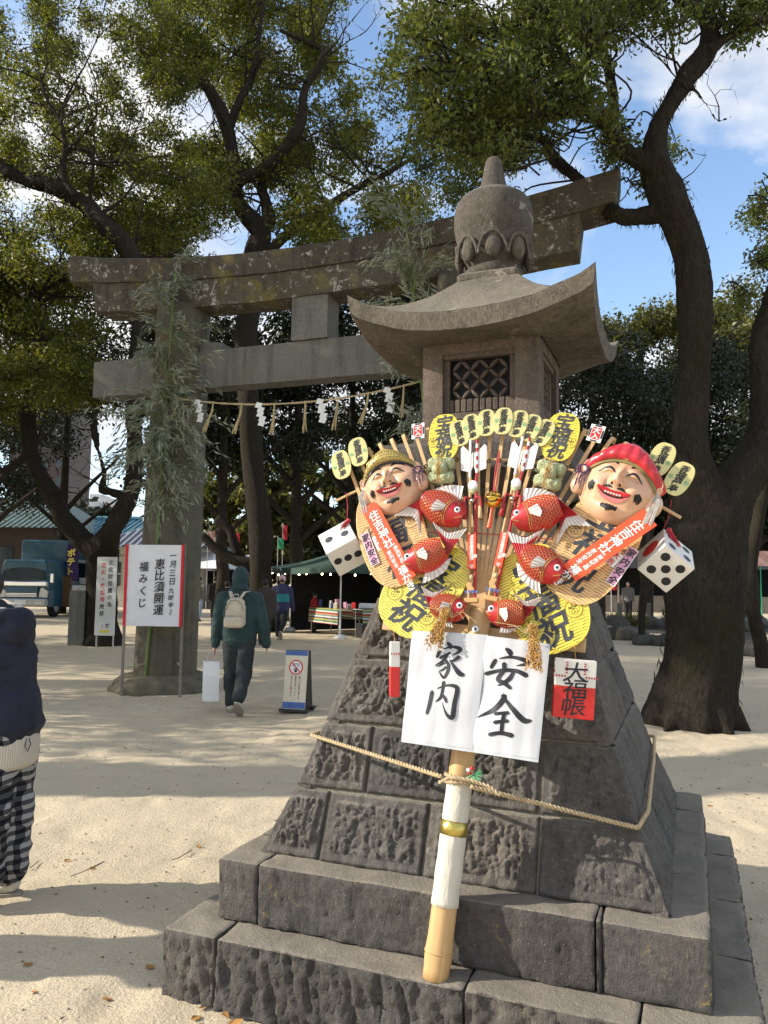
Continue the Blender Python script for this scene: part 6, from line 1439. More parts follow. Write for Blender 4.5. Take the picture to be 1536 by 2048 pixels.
# walker in green
pw = gnd(462, 1424); W_, LG, AR = person('person walking away in a teal hooded jacket and dark trousers carrying a white bag', pw+Vector((.07, .02, .0)), R(-4), 1.73, 'jacket_teal', 'trouser_charcoal', 'shoe_offwhite', ((.06, .02), (-.16, .55)), ((-.05, .10, .20), (-.02, .25, .26)), hood=True, vox=.016, bulk=1.13, wide=1.12, coat=.535, fingers=True, wrinkle=.009)
# backpack
BP = thing('backpack', 'beige canvas backpack on the back of the person in teal', 'backpack', W_.location+Vector((-.0, 0, 0)), W_.rotation_euler.z)
m = MB(); m.box((0, -.20, 1.16), (.24, .13, .30), bev=.04); m.ell((0, -.195, 1.31), (.115, .062, .065), 14, 8); link('bag', remesh(m, .012, 4), 'canvas_beige', BP)
m = MB(); m.box((0, -.275, 1.085), (.24, .06, .14), bev=.025); link('front_pocket', remesh(m, .010, 3), 'canvas_beige', BP)
MB().tube([(x, -.306+.04*abs(x)*2, 1.158) for x in np.linspace(-.11, .11, 9)], .004, 5).build('zip', 'stake_wood', BP)
m = MB(); m.tube([(.105*math.cos(a), -.255-.004, 1.20+.145*math.sin(a)) for a in np.linspace(.15, 3.0, 14)], .004, 5); m.build('zip', 'stake_wood', BP)
for s in (-1, 1): MB().tube([(s*.05, -.19, 1.36), (s*.085, -.125, 1.435), (s*.115, -.02, 1.44), (s*.13, .10, 1.38)], .024, 8, True, .4).build('shoulder_strap', 'canvas_beige', BP, True)
MB().tube([(-.03, -.19, 1.37), (-.025, -.20, 1.41), (.025, -.20, 1.41), (.03, -.19, 1.37)], .007, 6).build('grab_loop', 'canvas_beige', BP, True)
# carrier bag
hnd = W_.matrix_basis @ (AR[0][2]+AR[0][3]*.06)
PB = thing('paper_bag', 'white paper carrier bag hanging from the left hand of the person in teal', 'paper bag', Vector((hnd.x-.03, hnd.y, hnd.z-.62)), R(14))
wB, dB, hB = .19, .10, .47
m = MB(); o_ = [(-wB/2, -dB/2), (wB/2, -dB/2), (wB/2, 0), (wB/2, dB/2), (-wB/2, dB/2), (-wB/2, 0)]; P = []
for z, q in ((0, 1), (.12, 1.), (.3, 1.02), (hB, .96)): P.append([(x*(1.02 if abs(y) > 0 else (1 if z < .2 else .92)), y*q*(1 if z < .4 else .6), z+.003*math.sin(x*60)) for x, y in o_+o_[:1]])
m.grid(P); m.add([(x, y, 0.) for x, y in o_], [tuple(range(6))]); m.build('bag', 'paper_white', PB)
for s in (-1, 1): MB().tube([(-.05, s*.028, hB-.01), (-.035, s*.018, hB+.10), (.0+.02, 0, hB+.155), (.045, s*.018, hB+.10), (.05, s*.028, hB-.01)], .004, 6).build('handle', 'pink_wool', PB)
# foreground person at the left edge
FP, LG, AR = person('person at the left edge in a navy jacket with fleece hood and checked trousers', (-1.915, 3.97, 0), R(84), 1.66, 'navy', 'gingham', 'shoe_offwhite', ((.02, .02), (-.02, .03)), ((.45, 1.5, .06), (.35, 1.6, .06)), vox=.014, bulk=1.30, wide=1.45, coat=.515, wrinkle=.014, fingers=True, lean=.20)
m = MB(); m.tube([(.125*math.cos(a), .075+.12*math.sin(a), 1.425+.03*math.sin(a)) for a in np.linspace(0, 6.283, 25)], .042, 10); link('fleece_hood', remesh(m, .010, 2, lambda co: .006*fbm(co[:, 0]*60, co[:, 1]*60, co[:, 2]*60, 2, 2)), 'fleece', FP)
m = MB(); m.ell((0, -.03, 1.40), (.16, .075, .045), 16, 10); m.ell((0, -.075, 1.345), (.13, .055, .085), 14, 10); m.ell((0, .0, 1.30), (.19, .12, .10), 14, 10); link('hood_back', remesh(m, .012, 5, lambda co: .010*fbm(co[:, 0]*9, co[:, 1]*9, co[:, 2]*9, 2, 3)), 'navy', FP)
m = MB(); m.tube([(0, -.0, z) for z in (.655, .68, .78, .85)], [.192, .204, .208, .19], 30, True, .84); m.build('knit_hem', 'ribbed', FP, True)
m = MB(); m.tube([(-.03, -.165, .80), (-.04, -.182, .77), (-.06, -.180, .74), (-.07, -.17, .765), (-.05, -.165, .80)], .0024, 5); m.build('drawcord', 'black_plastic', FP)
# unseen figure added outside the frame to cast shade on the foreground
person('unseen person added outside the left edge to shade the near sand', (-3.1, 3.36, 0), R(-70), 1.66, 'coat_black', 'denim', 'shoe_offwhite', arms=((.2, .6, .5), (.3, .9, .15)), vox=.03)
# people at the stalls
def far(px, py, label, rz, h, *a, **k): p = gnd(px, py); return person(label, p, rz, h, *a, vox=.03, wrinkle=0., **k)
far(562, 1280, 'person with pink woolly hat and navy and teal jacket walking to the stall', R(-8), 1.70, 'navy_bright', 'coat_black', 'shoe_offwhite', legs=((.02, 0), (-.2, .75)), arms=((0, .3, .15), (.1, .4, .15)), hat=('pink_wool', ''), bulk=1.15, bands=[(.585, .71, 'teal_bright')])
far(528, 1290, 'person in a dark brown fluffy coat half hidden behind the walker in teal', R(-4), 1.60, 'coat_brown', 'coat_black', 'coat_black', bulk=1.3, coat=.45)
far(452, 1282, 'person in black half hidden left of the walker in teal', R(10), 1.55, 'coat_black', 'coat_black', 'coat_black', bulk=1.2)
far(628, 1266, 'small child in a red jacket at the striped stall table', R(-60), 1.22, 'jacket_red', 'coat_black', 'coat_black', hair='hair', arms=((.6, .4, .1), (.2, .2, .15)), bulk=1.15, coat=.52)
far(640, 1247, 'stall keeper with a pale brimmed hat bending in a tan coat', R(120), 1.62, 'coat_tan', 'coat_black', 'coat_black', hat=('canvas_beige', 'brim'), lean=.85, bulk=1.1)
far(397, 1242, 'person in a grey jacket and pale jeans beside the torii pillar', R(-20), 1.66, 'coat_grey', 'denim', 'coat_black', legs=((.1, .05), (-.12, .1)))
far(428, 1236, 'person in black by the gold signboard', R(30), 1.66, 'coat_black', 'coat_black', 'coat_black')
far(470, 1232, 'person in dark navy far behind the walker in teal', R(10), 1.7, 'navy', 'coat_black', 'coat_black')
far(486, 1228, 'person in black beneath the low curved branch', R(-30), 1.66, 'coat_black', 'trouser_charcoal', 'coat_black')
far(1257, 1236, 'person in a grey coat standing beyond the pond at right', R(160), 1.66, 'coat_grey', 'coat_black', 'coat_black')
# ------------------------------------------------------------------ green canopy stall
A, B_ = Vector((-1.15, 21.05, 0)), Vector((-2.86, 24.0, 0)); E1 = Vector((2.8, 1.62, 0)); D_, C_ = A+E1, B_+E1; ctr = (A+B_+C_+D_)/4
ST = thing('canopy_stall', 'dark green canopy tent with white poles and small warm bulbs', 'canopy tent', ctr); L3 = lambda p, z=0.: Vector((p.x-ctr.x, p.y-ctr.y, z)); ZE = 1.96
for p in (A, B_, C_, D_): MB().tube([L3(p, 0), L3(p, ZE)], .022, 8).build('pole', 'pole_white', ST); MB().lathe([(.17, 0), (.17, .05), (.13, .11), (.03, .13)], 14, L3(p)).build('pole_foot', 'pole_white', ST, True)
ov = 1.34; q4 = [L3(p)*ov for p in (A, B_, C_, D_)]; pk = Vector((0, 0, 2.80))
for i in range(4):
    a, b = q4[i], q4[(i+1) % 4]; a, b = Vector((a.x, a.y, ZE)), Vector((b.x, b.y, ZE))
    P = [[tuple((a.lerp(b, s)).lerp(pk, t_)+Vector((0, 0, -.14*math.sin(math.pi*t_)-.05*math.sin(math.pi*s)*(1-t_)))) for s in np.linspace(0, 1, 9)] for t_ in np.linspace(0, 1, 8)]
    MB().grid(P).build('roof_panel', 'canopy_green', ST, True)
    V_ = [[tuple(a.lerp(b, s)+Vector((0, 0, -.05*math.sin(math.pi*s)-dz))) for s in np.linspace(0, 1, 9)] for dz in (0, .17)]; MB().grid(V_).build('valance', 'canopy_green', ST)
    if i in (0, 3):
        for s in np.linspace(.04, .96, 9):
            p = a.lerp(b, s)*.97; MB().ell((p.x, p.y, ZE-.20-.04*math.sin(s*17)), .026, 8, 6).build('bulb', 'bulb', ST)
for p, q in ((B_, C_), (C_, D_)):
    a, b = L3(p, ZE-.1)*1.0, L3(q, ZE-.1); MB().add([(a.x, a.y, .02), (b.x, b.y, .02), (b.x, b.y, ZE-.1), (a.x, a.y, ZE-.1)], [(0, 1, 2, 3)]).build('back_cloth', 'dark_cloth', ST)
dAB = (B_-A).normalized(); rzA = math.atan2(dAB.y, dAB.x)
def table(p, w, d, h, rz, label, mat='stripe_cloth', goods=0, seed=1):
    T_ = thing('stall_table', label, 'table', p, rz, 'stall tables'); rg = random.Random(seed)
    MB().box((0, 0, h-.015), (w, d, .03), bev=.004).build('tabletop', 'pole_white', T_)
    for sx_ in (-1, 1):
        for sy_ in (-1, 1): MB().tube([(sx_*(w/2-.05), sy_*(d/2-.05), 0), (sx_*(w/2-.05), sy_*(d/2-.05), h-.03)], .014, 6).build('leg', 'metal_grey', T_)
    G = [[(-w/2-.01+(w+.02)*i/24, y+.014*math.sin(i*1.3)*(h+.006-z), z) for i in range(25)] for y, z in ((-d/2-.02, h-.42), (-d/2-.015, h-.2), (-d/2-.01, h), (-d/2+.01, h+.006), (d/2, h+.006), (d/2+.012, h-.3))]; MB().grid(G).build('tablecloth', mat, T_, True)
    return T_
t1p = A.lerp(B_, .42)+E1.normalized()*.55; table(t1p, 1.9, .75, .76, rzA+math.pi, 'table under a striped cloth along the open side of the green canopy')
t2p = A+E1.normalized()*.62+dAB*.10+Vector((0, -.05, 0)); table(Vector((t2p.x+.25, t2p.y+.1, 0)), .62, .55, .80, math.atan2(E1.y, E1.x), 'short striped display table at the front pole of the green canopy')
MB().box((0, 0, .22), (.52, .42, .40), bev=.03).build('black_crate', 'black_plastic'); o = bpy.data.objects['black_crate']; o.location = (t2p.x+.25, t2p.y-.02, 0); o.rotation_euler = (0, 0, .5); tag(o, 'black patterned crate under the short display table', 'crate')
rg = random.Random(8)
for i in range(14):
    mt_ = ['board_white', 'sticker_pink', 'cloth_red', 'canvas_beige', 'print_blue'][i % 5]; p = t1p+dAB*rg.uniform(-.85, .85)+E1.normalized()*rg.uniform(-.22, .25); hh = rg.uniform(.1, .28); o = MB().box((0, 0, hh/2), (rg.uniform(.1, .16), .06, hh), bev=.008).build('boxed_good', mt_); o.location = (p.x, p.y, .768); o.rotation_euler = (0, 0, rg.uniform(0, 3)); tag(o, 'small %s box on the striped stall table' % {'board_white': 'white', 'sticker_pink': 'pink', 'cloth_red': 'red', 'canvas_beige': 'beige', 'print_blue': 'blue'}[mt_], 'box', '%s boxes on the striped table' % mt_.split('_')[1])
o = MB().box((0, 0, .07), (.5, .4, .14), bev=.02).build('goods_tray', 'canopy_white'); o.location = (t2p.x+.25, t2p.y+.1, .81); tag(o, 'white tray of wrapped goods on the short display table', 'tray')
# white tents and flags beyond
for i, (px, Y, w, lab) in enumerate(((405, 42, 4.2, 'white stall tent seen past the torii pillar'), (470, 46, 4, 'white stall tent behind the low curved branch'))):
    c = at(px, 1180, Y); T_ = thing('white_stall', lab, 'market stall', (c.x, Y, 0), R(20*i-15), 'white stalls at the back')
    for sx_ in (-1, 1):
        for sy_ in (-1, 1): MB().tube([(sx_*w*.45, sy_*1.3, 0), (sx_*w*.45, sy_*1.3, 2.1)], .03, 6).build('pole', 'metal_grey', T_)
    MB().add([(-w/2, -1.5, 2.1), (w/2, -1.5, 2.1), (w/2, 1.5, 2.1), (-w/2, 1.5, 2.1), (-w/4, 0, 3.), (w/4, 0, 3.)], [(0, 1, 5, 4), (1, 2, 5), (2, 3, 4, 5), (3, 0, 4)]).build('roof', 'canopy_white', T_)
    MB().box((0, -1.3, .5), (w*.85, .6, 1.), bev=.02).build('counter', 'cloth_red' if i == 1 else 'dark_cloth', T_); MB().box((0, 1.3, 1.0), (w*.9, .04, 2.0)).build('back_sheet', 'dark_cloth', T_)
def flag(px, top, bot, wpx, Y, mat, lab, txt=None, tm='paper_white'):
    a, b = at(px, top, Y), at(px, bot, Y); T_ = thing('banner_flag', lab, 'flag', (a.x, Y, 0), 0, 'stall flags'); w = wpx*Y/FPX
    MB().tube([(0, .03, 0), (0, .03, a.z+.1)], .015, 6).build('pole', 'pole_white', T_)
    MB().grid([[(w*i/6, .04*math.sin(i*1.2+j), b.z+(a.z-b.z)*j/8) for i in range(7)] for j in range(9)]).build('cloth', mat, T_, True)
    if txt: m = MB(); text_v(m, txt, w/2, a.z-.7*w, w*.75, w*.85, 0, .03); m.v = [(p[0], -.06, p[1]) for p in m.v]; m.build('lettering', tm, T_)
flag(416, 1062, 1098, 14, 38, 'flag_pink', 'pink banner flag nearest the torii pillar'); flag(471, 1066, 1085, 9, 40, 'flag_red', 'small red and white banner over the white tent'); flag(566, 1050, 1080, 9, 42, 'flag_red', 'narrow red banner between the dark trunks'); flag(556, 1076, 1098, 12, 42, 'flag_green', 'green banner between the dark trunks'); flag(430, 1078, 1100, 22, 41, 'sticker_pink', 'lilac banner flag above the white tent')
p = gnd(440, 1212); T_ = thing('gold_signboard', 'gold and brown rounded stall signboard left of the walker', 'signboard', (p.x-.2, p.y+6, 0)); MB().box((0, 0, 1.2), (1.3, .1, 1.5), bev=.04).build('board', 'board_cream', T_)
for x, z, r_ in ((-.1, 1.45, .36), (.15, 1.05, .42), (-.3, .95, .3)): MB().ell((x, -.08, z), (r_, .06, r_*.9), 14, 8).build('painted_shape', 'bear_gold', T_, True)
for s in (-1, 1): MB().tube([(s*.5, 0, 0), (s*.5, 0, .5)], .03, 6).build('leg', 'stake_wood', T_)
p = gnd(427, 1212); T_ = thing('white_table', 'small white folding table beside the torii pillar', 'table', (p.x+.1, p.y, 0), R(8)); MB().box((0, 0, .72), (1.0, .6, .05), bev=.01).build('tabletop', 'canopy_white', T_)
for sx_ in (-1, 1):
    for sy_ in (-1, 1): MB().tube([(sx_*.42, sy_*.24, 0), (sx_*.45, sy_*.26, .7)], .02, 6).build('leg', 'pole_white', T_)
# ------------------------------------------------------------------ food truck
tp = at(46, 1200, 30); TR = thing('food_truck', 'blue food truck with chrome grille and open serving side', 'truck', (tp.x, 30, 0), R(-3))
MB().prism([(-1.0, 0), (1.0, 0), (1.0, .62), (.96, 1.05), (.88, 1.72), (.80, 1.82), (-.80, 1.82), (-.88, 1.72), (-.96, 1.05), (-1.0, .62)], -.75, .75, Matrix.Translation((0, .75, .42)) @ RX, .05).build('cab', 'truck_blue', TR)
P = [[(-.86+1.72*i/10, -.045-.03*math.cos((i-5)/5*1.2)+.10*j/6, 1.45+.66*j/6) for i in range(11)] for j in range(7)]; MB().grid(P).build('windscreen', 'glass_dark', TR, True)
MB().box((0, -.03, 1.30), (1.92, .12, .20), bev=.04).build('chrome_cowl', 'chrome', TR); MB().box((-.05, -.045, 1.07), (1.3, .06, .24), bev=.02).build('nose_panel', 'truck_blue', TR)
for s in (-1, 1): MB().prism([(0, 0), (.30, -.02), (.34, .22), (.12, .36), (.04, .3)] if s > 0 else [(0, 0), (.04, .3), (.12, .36), (.34, .22), (.30, -.02)][::1], -.05, .03, Matrix.Translation((s*.66 if s > 0 else -1.0, -.05, .80)) @ RX).build('headlight', 'lamp_lens', TR); MB().box((s*.86, -.10, 1.9-.35), (.02, .02, .5)).build('wiper', 'black_plastic', TR) if s < 0 else None
for k_ in range(3): MB().box((-.05, -.06, .93-.055*k_), (1.25, .05, .03), bev=.008).build('grille_bar', 'chrome', TR)
MB().box((0, -.09, .58), (2.0, .24, .30), bev=.05).build('bumper', 'metal_grey', TR); MB().box((0, -.215, .60), (.45, .01, .16)).build('number_plate', 'paper_white', TR); [MB().box((s*.72, -.212, .56), (.26, .02, .09), bev=.008).build('fog_lamp', 'lamp_lens', TR) for s in (-1, 1)]
for s in (-1, 1): MB().tube([(s*.92, .05, 1.6), (s*1.12, -.08, 1.72)], .015, 6).build('mirror_arm', 'chrome', TR); MB().box((s*1.16, -.1, 1.52), (.17, .06, .36), bev=.03).build('wing_mirror', 'chrome', TR)
for x, y in ((-.82, .85), (.82, .85), (-.82, 4.1), (.82, 4.1)):
    w_ = MB().lathe([(.22, -.11), (.36, -.10), (.38, -.05), (.38, .05), (.36, .10), (.22, .11)], 20, M=Matrix.Translation((x, y, .38)) @ Matrix.Rotation(R(90), 4, 'Y')).build('wheel', 'tyre', TR, True); MB().lathe([(.0, -.115), (.21, -.11), (.2, .11), (0, .115)], 16, M=Matrix.Translation((x, y, .38)) @ Matrix.Rotation(R(90), 4, 'Y'), cap=False).build('rim', 'metal_grey', w_, True)
MB().box((0, 3.4, .62), (1.5, 5.0, .18)).build('chassis', 'tyre', TR)
bx_ = MB(); bx_.box((0, 3.6, 2.62), (2.1, 3.9, .92), bev=.04).box((-1.02, 3.6, 1.5), (.06, 3.9, 1.5)).box((0, 5.5, 1.5), (2.1, .06, 1.5)).box((0, 1.72, 1.5), (2.1, .06, 1.5)).box((1.02, 3.6, 1.05), (.06, 3.9, .62)); bx_.build('serving_box', 'truck_blue', TR)
MB().box((.3, 3.6, 1.38), (1.3, 3.5, .05)).build('counter', 'metal_grey', TR); MB().add([(1.05, 1.9, 2.28), (1.05, 5.4, 2.28), (1.95, 5.4, 2.62), (1.95, 1.9, 2.62)], [(0, 1, 2, 3)]).build('hatch', 'truck_blue', TR); MB().box((1.25, 3.4, 1.42), (.5, 1.6, .26), bev=.01).build('menu_shelf', 'board_white', TR)
for y in (2.1, 5.2): MB().ell((1.0, y, 2.2), .07, 8, 6).build('work_lamp', 'white_lamp', TR)
m = MB().grid([[(1.10+.02*math.sin(j), 1.55+.5*i/4, 1.45+1.45*j/8) for i in range(5)] for j in range(9)]); m.v = [(p[0]+(p[1]-1.55)*.55, p[1]-.4, p[2]) for p in m.v]; m.build('purple_banner', 'flag_purple', TR, True); m = MB(); text_v(m, 'ポテト', 1.30, 2.55, .34, .37, 0, .04); m.v = [(p[0], 1.12, p[1]) for p in m.v]; m.build('banner_lettering', 'print_yellow', TR)
MB().box((1.18, 1.15, 1.0), (.34, .05, 1.25), bev=.06).build('potato_stick_sign', 'coat_tan', TR)
MB().box((1.10, 2.6, .82), (.03, 1.7, .85)).build('red_white_banner', 'board_white', TR); m = MB(); text_v(m, 'ロ', 0, 0, .6, .6, 0, .05); text_v(m, 'ン', .55, 0, .6, .6, 0, .05); text_v(m, 'グ', 1.1, 0, .6, .6, 0, .05); m.v = [(1.12, 2.05+p[0], .82+p[1]) for p in m.v]; m.build('banner_lettering', 'print_red', TR)
# ------------------------------------------------------------------ buildings
def hip(name, label, px0, px1, py_r, py_e, Y, dep, roof, wall, inset_=.25, rows=26, rz=0., cat='building', eave_ov=.6):
    a, b = at(px0, py_e, Y), at(px1, py_e, Y); w = b.x-a.x; ze = a.z; zr = at((px0+px1)/2, py_r, Y).z; T_ = thing(name, label, cat, ((a.x+b.x)/2, Y+dep/2, 0), rz)
    MB().box((0, 0, ze/2), (w-2*eave_ov, dep-2*eave_ov, ze)).build('wall', wall, T_); i_ = w*inset_
    MB().add([(-w/2, -dep/2, ze), (w/2, -dep/2, ze), (w/2, dep/2, ze), (-w/2, dep/2, ze), (-w/2+i_, 0, zr), (w/2-i_, 0, zr)], [(0, 1, 5, 4), (1, 2, 5), (2, 3, 4, 5), (3, 0, 4)]).build('roof', roof, T_)
    n_ = int(w/.34); m = MB()
    for k_ in range(n_+1):
        x = -w/2+w*k_/n_; t_ = min(1, min(x+w/2, w/2-x)/max(i_, .01)); m.tube([(x, -dep/2, ze+.03), (x, -dep/2*(1-t_), ze+(zr-ze)*t_+.03)], .055, 5, False)
    m.build('tile_rolls', roof, T_)['kind'] = 'stuff'
    MB().tube([(-w/2+i_, 0, zr+.08), (w/2-i_, 0, zr+.08)], .16, 8).build('ridge', roof, T_)
    for x in np.linspace(-w*.32, w*.32, 4): f = MB().box((x, -dep/2+eave_ov-.03, ze*.55), (w*.12, .06, ze*.4)).build('window', 'glass_dark', T_); MB().box((x, -dep/2+eave_ov-.05, ze*.55), (w*.13, .04, .06)).build('glazing_bar', wall, f)
    return T_
hip('teal_roofed_hall', 'long hall with a teal tiled roof behind the forked tree', 30, 300, 1024, 1082, 46, 12, 'tile_teal', 'plaster', .30)
hip('grey_tiled_house', 'low white house with grey tiled roof right of the teal roof', 178, 420, 1040, 1092, 41, 8, 'tile_grey', 'plaster', .30)
hip('shrine_hall', 'shrine hall with a pale green copper roof at the left edge', -180, 118, 968, 1052, 43, 12, 'copper_roof', 'coat_brown', .33)
c = at(72, 1000, 125); T_ = thing('tower_block', 'brown tiled tower block rising behind the trees on the left', 'building', (c.x, 125, 0)); wT = 118*125/FPX; zT = at(72, 800, 125).z
MB().box((0, 5, zT/2), (wT, 10, zT)).build('wall', 'brown_tile', T_)
for fl_ in range(int(zT/3)):
    for x in np.linspace(-.36, .36, 4): MB().box((x*wT, -.03, 2+fl_*3.), (wT*.12, .08, 1.4)).build('window', 'glass_dark', T_)
MB().box((-wT*.16, -.2, zT/2), (.5, .4, zT)).build('pilaster', 'coat_grey', T_)
for px0, px1, top, Y, lab in ((148, 182, 1000, 190, 'far white apartment block between the forked trunks'), (180, 200, 988, 200, 'taller far white block between the forked trunks'), (196, 216, 994, 196, 'far pale block right of the taller white block')):
    a, b = at(px0, top, Y), at(px1, top, Y); T_ = thing('apartment_block', lab, 'building', ((a.x+b.x)/2, Y, 0), 0, 'far apartment blocks'); w = b.x-a.x
    MB().box((0, 4, a.z/2), (w, 8, a.z)).build('wall', 'apartment', T_)
    for fl_ in range(int(a.z/3.2)): MB().box((0, -.05, 2+fl_*3.2), (w*.9, .1, 1.2)).build('window_band', 'coat_grey', T_)
# ------------------------------------------------------------------ far wood, pond garden on the right
rng = np.random.default_rng(77); bl = blob_field(210, -900, 2500, 1040, 1185, (36, 62), 62, 78, rng)
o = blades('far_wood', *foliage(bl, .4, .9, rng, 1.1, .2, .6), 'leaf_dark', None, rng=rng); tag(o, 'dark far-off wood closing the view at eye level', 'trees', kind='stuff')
pc = gnd(1420, 1262); 
n_ = 40; o_ = [(pc.x+1.2+4.6*math.cos(a)*(1+.12*math.sin(3*a)), pc.y+1.6+2.2*math.sin(a)*(1+.1*math.sin(5*a))) for a in np.linspace(0, 6.283, n_+1)[:-1]]
MB().add([(x, y, .012) for x, y in o_], [tuple(range(n_))]).build('pond', 'pond')['kind'] = 'structure'
MB().prism([(pc.x+1.2+(x-pc.x-1.2)*1.35, pc.y+1.4+(y-pc.y-1.6)*1.5) for x, y in o_], -.05, .006).build('pond_bank', 'earth')['kind'] = 'structure'
rg = random.Random(12)
for i, (px, py, w, hh) in enumerate(((1245, 1278, 1.5, .42), (1295, 1288, 1.2, .3), (1345, 1291, 1.1, .25), (1230, 1262, 1.1, .5), (1480, 1302, 1.3, .38), (1515, 1310, 1.4, .35), (1480, 1262, 1.4, .4), (1505, 1252, 1.5, .45), (1340, 1250, 1.2, .35), (1300, 1252, 1.1, .3))):
    p = gnd(px, py); rk = remesh(MB().ell((0, 0, 0), (w*.5, w*.38, hh*.8), 14, 10), .06, 1, lambda co, i=i: .10*fbm(co[:, 0]*2.2+i*7, co[:, 1]*2.2, co[:, 2]*2.2, i, 4)); o = link('pond_rock', rk, 'rock'); o.location = (p.x, p.y, hh*.22); o.rotation_euler = (0, 0, rg.uniform(0, 6))
    tag(o, ['broad grey rock at the pond edge left of the sapling', 'flat grey rock just right of the sapling foot', 'low grey rock against the big trunk', 'tall dark rock nearest the lantern', 'grey rock on the near bank right of the trunk', 'rock on the near bank by the leaning trunk', 'rock on the far bank right of the trunk', 'rock on the far bank by the green pole', 'small far-bank rock left of the big trunk', 'small far-bank rock behind the sapling'][i], 'rock', 'rocks round the pond')
for ip, (px, py) in enumerate(((1238, 1238), (1296, 1237), (1346, 1234), (1190, 1238))):
    p = gnd(px, py); o = rock_box((0, 0, .34), (.24, .24, .74), .02, .08, .006, None, px).build('garden_post', 'granite', None, True); o.location = (p.x, p.y, 0); tag(o, 'short stone post beyond the pond, '+['beside the grey-coated person', 'behind the sapling', 'beside the big trunk', 'nearest the lantern'][ip], 'stone post', 'stone posts beyond the pond')
rng = np.random.default_rng(9)
for px, py, r_, lab in ((1262, 1256, .5, 'tuft of dry pond grass left of the sapling'), (1348, 1240, .45, 'green leafy clump beside the big trunk'), (1215, 1258, .6, 'shaggy grass clump beside the lantern edge')):
    p = gnd(px, py); n_ = 500; C = np.array(p)+rng.normal(size=(n_, 3))*np.array([r_*.5, r_*.4, .12])+np.array([0, 0, .25]); T_ = thing('grass_clump', lab, 'plant', p, group='grass clumps by the pond'); C = C-np.array(p)
    blades('grass_blades', C, rng.normal(size=(n_, 3))*.4+np.array([0, 0, 1.]), .5*(.5+.6*rng.random(n_)), .02, 'grass_dry', T_, rng=rng)['kind'] = 'stuff'
c = at(1350, 1180, 44); T_ = thing('dark_stall_row', 'long dark roofed stall row beyond the pond', 'market stall', (c.x+2, 44, 0)); MB().box((0, 1, 1.3), (18, .1, 2.6)).build('back_wall', 'dark_cloth', T_); MB().add([(-9, -1.6, 2.4), (9, -1.6, 2.4), (9, 1.2, 3.2), (-9, 1.2, 3.2)], [(0, 1, 2, 3)]).build('roof', 'dark_cloth', T_); MB().box((0, -1.2, .45), (18, .5, .9)).build('counter', 'stake_wood', T_)
for x in np.linspace(-8.5, 8.5, 7): MB().tube([(x, -1.5, 0), (x, -1.5, 2.4)], .05, 6).build('post', 'stake_wood', T_)
for px, col in ((1225, 'flag_red'), (1330, 'flag_pink'), (1365, 'flag_red')): pass
flag(1222, 1140, 1180, 12, 40, 'flag_red', 'dim red banner beyond the pond, nearest the lantern'); flag(1508, 1102, 1132, 34, 20, 'flag_pink', 'pale pink cloth on a pole at the right edge')
p = gnd(1524, 1236); o = MB().tube([(0, 0, 0), (0, 0, 2.6)], .03, 8).build('green_pole', 'flag_green'); o.location = (p.x, p.y, 0); tag(o, 'thin green pole at the right edge by the pond', 'pole')
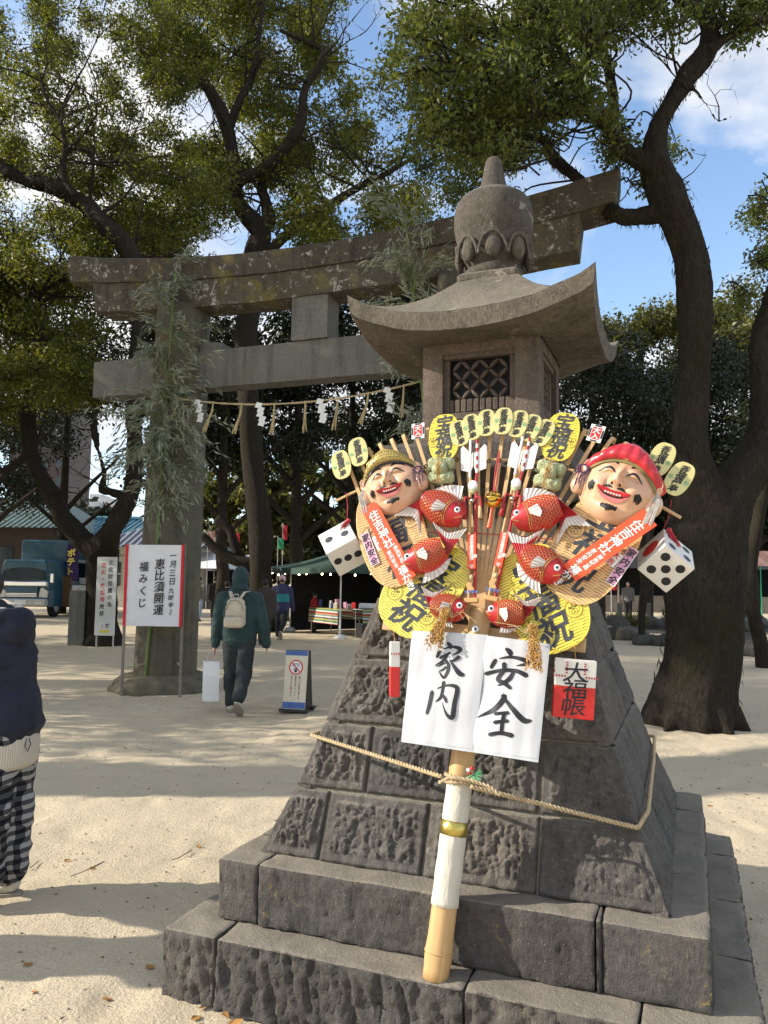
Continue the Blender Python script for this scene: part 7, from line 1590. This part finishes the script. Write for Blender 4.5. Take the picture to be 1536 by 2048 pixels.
# ------------------------------------------------------------------ fallen leaves and litter
lf = MB().add([(-.022, 0, .002), (-.008, .013, .007), (.008, .012, .004), (.022, 0, .006), (.008, -.013, .008), (-.008, -.012, .003)], [(0, 1, 2, 3), (0, 3, 4, 5)]); first = None
for i, (px, py) in enumerate(((56, 1928), (66, 1984), (407, 2012), (452, 2026), (470, 2040), (135, 1722), (185, 1742), (398, 1692), (1465, 1638), (1437, 1575), (1492, 1590), (1360, 1668), (250, 1496), (486, 1494), (392, 2030), (300, 1938), (1420, 1606), (215, 1990))):
    p = gnd(px, py)
    o = lf.build('fallen_leaf', 'dry_leaf') if first is None else first.copy()
    if first is None: first = o
    else: COL.objects.link(o)
    o.location = (p.x, p.y, float(ground_z(p.x, p.y))-.003); o.rotation_euler = (rg.uniform(-.3, .3), rg.uniform(-.3, .3), rg.uniform(0, 6)); o.scale = (1, 1, 1) if i != 4 else (1.6, 1.6, 1.6); tag(o, 'small dry orange leaf lying on the sand', 'leaf', 'fallen leaves on the sand')
rng = np.random.default_rng(5); n_ = 2600; X = rng.uniform(-5, 6, n_); Yy = rng.uniform(2, 13, n_); Z = ground_z(X, Yy); ang = rng.uniform(0, 6.28, n_)
lt = blades('ground_litter', np.stack([X, Yy, Z+.002], -1), np.stack([np.cos(ang), np.sin(ang), 0*ang], -1), rng.uniform(.006, .035, n_), rng.uniform(.003, .008, n_), 'twig', None, .3, rng); tag(lt, 'tiny bits of bark and twig strewn over the sand', 'litter', kind='stuff')
for i, pts in enumerate((((630, 1722), (660, 1718), (690, 1710), (720, 1702)), ((0, 1738), (40, 1724)), ((180, 1755), (240, 1745), (330, 1725)))):
    m = MB(); m.tube([gnd(px*1., py*1.)+Vector((0, 0, .006)) for px, py in [(q[0]*.45+60, q[1]) for q in pts]], .0025, 5); o = m.build('fallen_twig', 'twig'); tag(o, ['thin fallen twig on the sand, nearest the lantern step', 'short fallen twig near the checked trousers', 'long thin fallen twig on the sunny sand'][i], 'twig', 'fallen twigs')
n_ = 1500; X = rng.uniform(-4.5, 5, n_); Yy = 1.8+10*rng.random(n_)**1.6; Z = ground_z(X, Yy); r_ = rng.uniform(.003, .010, n_)
oc = np.array([(1, 0, 0), (-1, 0, 0), (0, 1, 0), (0, -1, 0), (0, 0, .8), (0, 0, -.8)]); of = np.array([(0, 2, 4), (2, 1, 4), (1, 3, 4), (3, 0, 4), (2, 0, 5), (1, 2, 5), (3, 1, 5), (0, 3, 5)])
V = (np.stack([X, Yy, Z-.004], -1)[:, None, :]+oc[None]*r_[:, None, None]*rng.uniform(.6, 1.3, (n_, 6, 1))).reshape(-1, 3); Fp = (of[None]+6*np.arange(n_)[:, None, None]).reshape(-1, 3)
tag(np_mesh('pebbles', V, Fp, 'mortar', None, True), 'tiny pale pebbles scattered in the sand', 'pebbles', kind='stuff')
